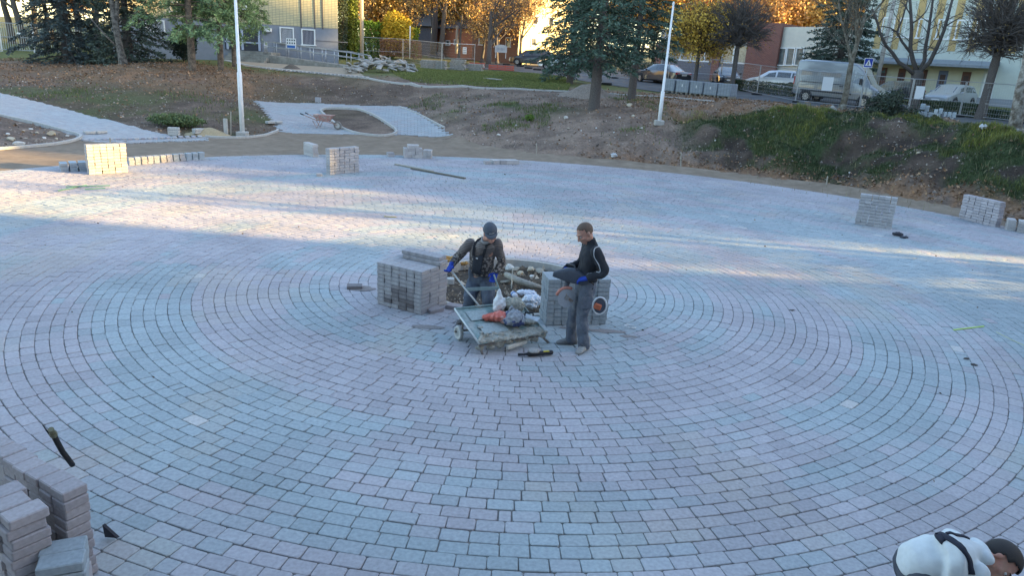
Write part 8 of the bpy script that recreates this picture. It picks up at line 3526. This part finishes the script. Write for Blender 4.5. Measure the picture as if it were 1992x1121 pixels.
# brush heap under the multi stemmed tree
def brush_heap():
    b = onT(1728, 234)
    t = thing('brush_heap', 'dark heap of cut evergreen branches and twigs beneath the multi stemmed tree', 'brush heap', b)
    rs = np.random.default_rng(8)
    n = 9000
    c = np.column_stack([rs.normal(0, .62, 50), rs.normal(0, .4, 50), np.abs(rs.normal(.35, .3, 50))])
    c[:, 2] *= np.exp(-(c[:, 0] / .9) ** 2) * 1.5
    P = c[rs.integers(0, 50, n)] + rs.normal(0, .14, (n, 3))
    P[:, 2] = np.abs(P[:, 2])
    V, Fq = leaf_quads(rs, P, .15, .1, aspect=.3)
    leaf_object('needles', V, Fq, ramp_cols(rs, n, (.03, .045, .035), (.075, .09, .06)), M_needle, t)
    mb = MB()
    for k in range(90):
        p = Vector((rs.normal(.1, .8), rs.normal(0, .4), abs(rs.normal(.3, .25))))
        d = Vector((rs.normal(0, 1), rs.normal(0, .5), rs.normal(.2, .5))).normalized() * rs.uniform(.4, 1.0)
        mb.tube([p, p + d * .5 + Vector((0, 0, .05)), p + d], [.012, .009, .004], 4)
    mb.build('twigs', M_bark_dark, t)


brush_heap()
st_ = onT(1617, 222)
stone('tree_stump_rock', 'rounded grey boulder at the foot of the mossy trunk', 'boulder', st_ + Vector((0, 0, .18)), (.62, .5, .6), M_slab, 300)

# pale stones, lumps and litter on the bank
for i, (px, py, s) in enumerate([(1223, 213, .42), (1101, 232, .30), (1205, 230, .16), (1231, 231, .2), (1247, 255, .22), (970, 264, .24), (1106, 251, .15), (1004, 247, .14), (1193, 271, .13), (985, 238, .14), (1160, 250, .14), (1500, 258, .13), (1632, 258, .13), (1532, 285, .12), (1655, 325, .13), (1778, 332, .16), (1390, 285, .12), (1340, 275, .13), (860, 236, .18), (1230, 268, .14), (1130, 262, .12), (1265, 240, .12)]):
    p = onT(px, py)
    stone('bank_stone', 'pale stone lying on the loose soil of the bank', 'stone', p + Vector((0, 0, s * .15)), (s, s * .8, s * .6), M_sty if i % 3 == 0 else M_stw, 200 + i, i, 'pale stones on the bank')
bag('white_rag', 'crumpled white rag lying at the foot of the bare bank', 'rag', onT(1194, 305), (.22, .16, .14), mat('rag_pale', (.50, .50, .50), .8), 31, .05)
bag('white_rag', 'crumpled white plastic scrap caught in the grass of the right heap', 'rag', onT(1900, 298), (.24, .16, .16), MATS['rag_pale'], 32, .05)
for i, (px, py, s) in enumerate([(22, 276, .34), (38, 285, .4), (100, 262, .5), (60, 252, .2), (72, 257, .2), (85, 265, .22), (45, 253, .16), (130, 266, .18), (110, 270, .16), (15, 262, .2), (50, 268, .14)]):
    p = onT(px, py)
    stone('bed_stone', 'pale broken stone in the kerbed bed at the left', 'stone', p + Vector((0, 0, s * .12)), (s, s * .7, s * .45), M_stw if i % 2 else M_sty, 240 + i, i, 'pale broken stones in the kerbed bed')
# boards lying by the lawn
for i, (px, py) in enumerate([(950, 157), (965, 159), (958, 160.5)]):
    a = U(px - 9, py)
    b = U(px + 10, py + 2)
    bar('grey_board', 'grey board lying on the lawn, %s of a small heap' % ['back one', 'right one', 'front one'][i], 'board', upz(a) + Vector((0, 0, .06 + .05 * i)), upz(b) + Vector((0, 0, .06 + .05 * i)), .2, .06, M_slab)
for i, (px, py) in enumerate([(985, 127), (1012, 130), (1045, 137), (1028, 134), (1065, 141), (1180, 166)]):
    p = U(px, py)
    mb = MB()
    mb.bbox((0, 0, .07), (.72, .26, .14), b=.03)
    o = tag(mb.build('rubber_foot', M_black, None, False, Vector((p.x, p.y, tz(p.x, p.y) + .03))), 'black rubber fence foot lying on the drive behind the lawn', 'fence foot', 'loose black fence feet on the drive')
    o.rotation_euler = (0, 0, -.1 * i)
def mound(name, label, cat, loc, s, m, seed):
    n = 40
    xs = np.linspace(-1, 1, n)
    gx, gy = np.meshgrid(xs, xs)
    gx, gy = gx.ravel(), gy.ravel()
    r2 = (gx * 1.9) ** 2 + (gy * 1.9) ** 2
    z = s[2] * np.exp(-r2 * (.7 + .6 * fbm(gx + 3, gy, 1.5, seed))) + s[2] * .22 * (fbm(gx, gy, 5, seed + 3, 4) - .5) * np.exp(-r2 * .5)
    x, y = gx * s[0] / 1.5 + loc.x, gy * s[1] / 1.5 + loc.y
    V = np.column_stack([x - loc.x, y - loc.y, terr(x, y) + z - .05 * s[2] - .03 - loc.z])
    i = (np.arange(n - 1)[:, None] * n + np.arange(n - 1)[None, :]).ravel()
    Fq = np.column_stack([i, i + 1, i + 1 + n, i + n])
    Fq = Fq[np.hypot(gx, gy)[Fq].max(1) < 1]
    return tag(link(name, np_mesh(name, V, [Fq], True), m, None, loc), label, cat)


# dark soil heap on the forecourt
mound('soil_heap', 'small dark soil heap on the pale sand before the ramp', 'soil heap', onT(567, 134), (1.5, .9, .36), mat('dark_soil', (.13, .105, .085), .95, var=.3, vscale=9), 33)
mound('gravel_heap', 'grey brown gravel heap beside the bare trunked spruce', 'gravel heap', onT(1145, 186), (3.6, 2.4, .72), mat('gravel_grey', (.23, .185, .15), .95, var=.4, vscale=5), 34)
mound('straw_heap', 'small heap of yellowish straw and soil left of the tall white pole', 'straw heap', onT(405, 263), (2.0, 1.0, .34), mat('straw', (.36, .28, .17), .95, var=.35, vscale=14), 35)
# ================================================================ grass, leaves and twigs on the ground
def scatter(n, test, box, rs):
    """points on the terrain kept with probability test(x, y)"""
    x = rs.uniform(box[0], box[1], n)
    y = rs.uniform(box[2], box[3], n)
    k = rs.random(n) < test(x, y)
    x, y = x[k], y[k]
    return np.column_stack([x, y, terr(x, y)])


def blades(name, P, h, w, c0, c1, rs, label, lean=.5):
    n = len(P)
    a = rs.random(n) * 6.283
    hh = h * (.45 + .9 * rs.random(n))
    d = np.column_stack([np.cos(a), np.sin(a), np.zeros(n)])
    s = np.column_stack([-np.sin(a), np.cos(a), np.zeros(n)]) * (w * (.6 + .8 * rs.random(n)))[:, None]
    up = np.array([[0, 0, 1.0]])
    ln = (lean * rs.random(n))[:, None]
    m = P + up * (hh * .55)[:, None] + d * (hh[:, None] * .25 * ln)
    e = P + up * (hh * (1 - .25 * ln[:, 0]))[:, None] + d * (hh[:, None] * .9 * ln)
    V = np.stack([P - s, P + s, m + s * .7, m - s * .7, e], 1).reshape(-1, 3)
    b = (np.arange(n) * 5)[:, None]
    F4 = b + np.array([[0, 1, 2, 3]])
    F3 = b + np.array([[3, 2, 4]])
    me = np_mesh(name, V, [F4, F3])
    t = rs.random(n)[:, None]
    c = (np.array(c0) * (1 - t) + np.array(c1) * t) * np.exp(rs.normal(0, .2, n))[:, None]
    col_attr(me, 'tone', np.clip(np.concatenate([c, c * 1.1]), 0, 1))
    o = link(name, me, M_leaf)
    return tag(o, label, 'grass', kind='stuff')


def cover():
    rs = np.random.default_rng(3)

    def rr(x, y):
        return np.hypot(x - CX, y - CY)

    P = scatter(420000, lambda x, y: mound_green(x, y) ** 1.5, (6, 26, 17, 39), rs)
    lush = fbm(P[:, 0], P[:, 1], .7, 78, 3)
    lush_lit = sstep(.42, .72, lush) * (.35 + .65 * sstep(.5, 1.5, terr_raw(P[:, 0], P[:, 1])))  # lush patches, with sunlight on the heap tops put into the colour
    blades('grass', P, .08 + .10 * lush_lit + .05 * rs.random(len(P)), .0085, np.column_stack([.028 + .045 * lush_lit, .042 + .055 * lush_lit, .018 + .012 * lush_lit]), np.column_stack([.06 + .20 * lush_lit ** 1.5, .080 + .17 * lush_lit ** 1.5, .032 + .02 * lush_lit]), rs, 'rough green grass growing over the soil heaps', .9)
    Q = scatter(16000, lambda x, y: mound_green(x, y) * .6 + .08 * (x > 8) * (y > 22) * (y < 36), (6, 26, 17, 38), rs)
    blades('dry_grass', Q, .26, .006, (.17, .15, .08), (.27, .23, .13), rs, 'dry yellowish stalks among the grass of the soil heaps', .9)
    # lawn and verges
    lawn = [p for p in LAWN]

    def lw(x, y):
        return np.where(in_poly(x, y, lawn), 1.0, 0.0)
    L_ = np.array(lawn)
    P = scatter(90000, lw, (L_[:, 0].min(), L_[:, 0].max(), L_[:, 1].min(), L_[:, 1].max()), rs)
    blades('lawn_grass', P, .10, .016, (.10, .125, .035), (.18, .19, .065), rs, 'short green grass of the lawn behind the footpath')

    def bank(x, y):
        n = fbm(x, y, .5, 74)
        z1 = sstep(-7, -4, x) * (1 - sstep(5, 9, x)) * sstep(31, 34, y) * (1 - sstep(43, 46, y)) * sstep(.55, .66, n)
        z2 = sstep(-12, -17, x) * sstep(29, 31, y) * (1 - sstep(36, 40, y)) * sstep(.5, .6, n)
        return (z1 + z2 * .5) * np.where(zone(x, y), 0, 1)
    P = scatter(90000, bank, (-30, 9, 29, 46), rs)
    blades('weeds', P, .15, .012, (.06, .09, .03), (.13, .15, .05), rs, 'sparse weeds growing on the bare slopes')

    # fallen leaves
    def lv(x, y):
        n = fbm(x, y, .8, 75)
        fz = np.where(zone(x, y), 0, 1)
        left = sstep(-12.5, -17, x) * sstep(35, 40, y) * (1 - sstep(47, 51, y)) * (.15 + .45 * sstep(.42, .6, n))
        foot = sstep(PR + .35, PR + .8, rr(x, y)) * (1 - sstep(PR + 2, PR + 3.5, rr(x, y))) * sstep(2, 6, x) * sstep(13, 17, y)
        up = sstep(4, 8, x) * sstep(32, 36, y) * (1 - sstep(46, 49, y)) * sstep(.35, .55, n)
        thin = .05 * sstep(PR + .4, PR + 1, rr(x, y)) * sstep(24, 28, y) * (1 - sstep(46, 50, y))
        edge = .5 * sstep(15, 18, x) * sstep(20, 23, y) * (1 - sstep(33, 36, y)) * sstep(.5, .6, n)
        return np.clip(left + foot + up * .8 + thin + edge, 0, 1) * fz
    P = scatter(190000, lv, (-34, 28, 13, 52), rs)
    P[:, 2] += .02 + .03 * rs.random(len(P))
    n = len(P)
    ax = rs.normal(size=(n, 3))
    ax[:, 2] *= .35
    V, Fq = leaf_quads(rs, P, .095, 0, ax, aspect=.8)
    me = np_mesh('fallen_leaves', V, [Fq])
    col_attr(me, 'tone', np.clip(ramp_cols(rs, n, (.13, .075, .045), (.31, .19, .11), .3), 0, 1))
    tag(link('fallen_leaves', me, M_leaf), 'brown and orange fallen leaves scattered over the slopes', 'leaves', kind='stuff')
    # crumbs of soil and gravel
    def cr(x, y):
        fz = np.where(in_poly(x, y, LEFT_PATH) | in_poly(x, y, PATCH) | in_poly(x, y, ASPH) | in_poly(x, y, SAND), 0, 1)
        return fz * sstep(PR + .3, PR + 1, rr(x, y)) * (1 - sstep(44, 48, y)) * sstep(20, 24, y) * (.3 + .7 * sstep(.4, .6, fbm(x, y, .7, 76)))
    P = scatter(42000, cr, (-26, 26, 17, 48), rs)
    n = len(P)
    s = .018 + .05 * rs.random(n) ** 3
    dirs = np.array([[1, 0, 0], [-.5, .87, 0], [-.5, -.87, 0], [0, 0, 1.1]])
    J = 1 + rs.normal(0, .25, (n, 4, 1))
    V = (P[:, None, :] + dirs[None] * s[:, None, None] * J).reshape(-1, 3)
    b = (np.arange(n) * 4)[:, None]
    me = np_mesh('soil_crumbs', V, [b + np.array([[0, 1, 3]]), b + np.array([[1, 2, 3]]), b + np.array([[2, 0, 3]])])
    c = ramp_cols(rs, n, (.10, .08, .065), (.30, .26, .22), .3)
    col_attr(me, 'tone', np.clip(np.concatenate([c, c, c]), 0, 1))
    tag(link('soil_crumbs', me, mat('crumbs', (1, 1, 1), .95, attr='tone', spec=.1)), 'crumbs of soil and small gravel on the slopes', 'gravel', kind='stuff')
    a, q = rs.random(700) * 6.283, np.sqrt(rs.random(700)) * (PLR - .12)
    x, y = CX + np.cos(a) * q, CY + np.sin(a) * q
    P = np.column_stack([x, y, np.full(700, -.13) + .12 * np.exp(-(((x - .15) / .5) ** 2 + ((y - CY - .5) / .35) ** 2)) + .06 * (fbm(x - CX, y - CY, 2.0, 51) - .5) * 2])
    s = .015 + .055 * rs.random(700) ** 4
    V = (P[:, None, :] + dirs[None] * s[:, None, None] * (1 + rs.normal(0, .25, (700, 4, 1)))).reshape(-1, 3)
    b = (np.arange(700) * 4)[:, None]
    me = np_mesh('planter_crumbs', V, [b + np.array([[0, 1, 3]]), b + np.array([[1, 2, 3]]), b + np.array([[2, 0, 3]])])
    c = ramp_cols(rs, 700, (.12, .09, .065), (.36, .32, .26), .3)
    col_attr(me, 'tone', np.clip(np.concatenate([c, c, c]), 0, 1))
    tag(link('soil_crumbs', me, MATS['crumbs']), 'small stones and clods on the earth of the planting circle', 'gravel', kind='stuff')
    # dry leaves blown on the paving
    P = np.column_stack([rs.uniform(-14, 14, 130), rs.uniform(6, 28, 130), np.full(130, .012)])
    P = P[rr(P[:, 0], P[:, 1]) < PR - .3]
    ax = rs.normal(size=(len(P), 3))
    ax[:, 2] *= .15
    V, Fq = leaf_quads(rs, P, .05, 0, ax, aspect=.7)
    me = np_mesh('paving_litter', V, [Fq])
    col_attr(me, 'tone', np.clip(ramp_cols(rs, len(P), (.07, .05, .035), (.2, .13, .07), .3), 0, 1))
    tag(link('blown_leaves', me, M_leaf), 'few dry leaves blown on the paving', 'leaves', kind='stuff')


cover()
# low clipped hedge by the road and shrub strip at the right house
hedge_run('low clipped hedge along the far side of the road before the shop', onY(1432, 172, 57), onY(1545, 182, 53.5), .95, .9, 7000, (.025, .04, .022), (.07, .09, .04), 41, leaf=.09)
hedge_run('dark low hedge along the foot of the cream house right of the big tree', onY(1795, 213, 47), onY(1905, 222, 44), .85, .9, 7000, (.025, .045, .025), (.06, .085, .04), 42, leaf=.09)
hedge_run('dark low hedge running off the right edge past the glazed door', onY(1925, 222, 44), onY(2080, 236, 40), .85, .9, 7000, (.025, .045, .025), (.06, .085, .04), 43, leaf=.09)
bush('dark_shrub', 'dark leafy shrub at the left end of the shop base', onY(1260, 140, 66), (5, 2, 1.4), 5000, .12, (.03, .04, .03), (.07, .085, .05), 44)
bush('green_weed', 'bushy green weed on the slope left of the tall white pole', onT(345, 247), (2.3, 1.2, .5), 2600, .08, (.07, .105, .045), (.15, .19, .08), 45)
bush('green_weed', 'small bright green weed on the bare bank', onT(1030, 235), (.45, .3, .3), 500, .07, (.09, .16, .03), (.16, .24, .05), 46)
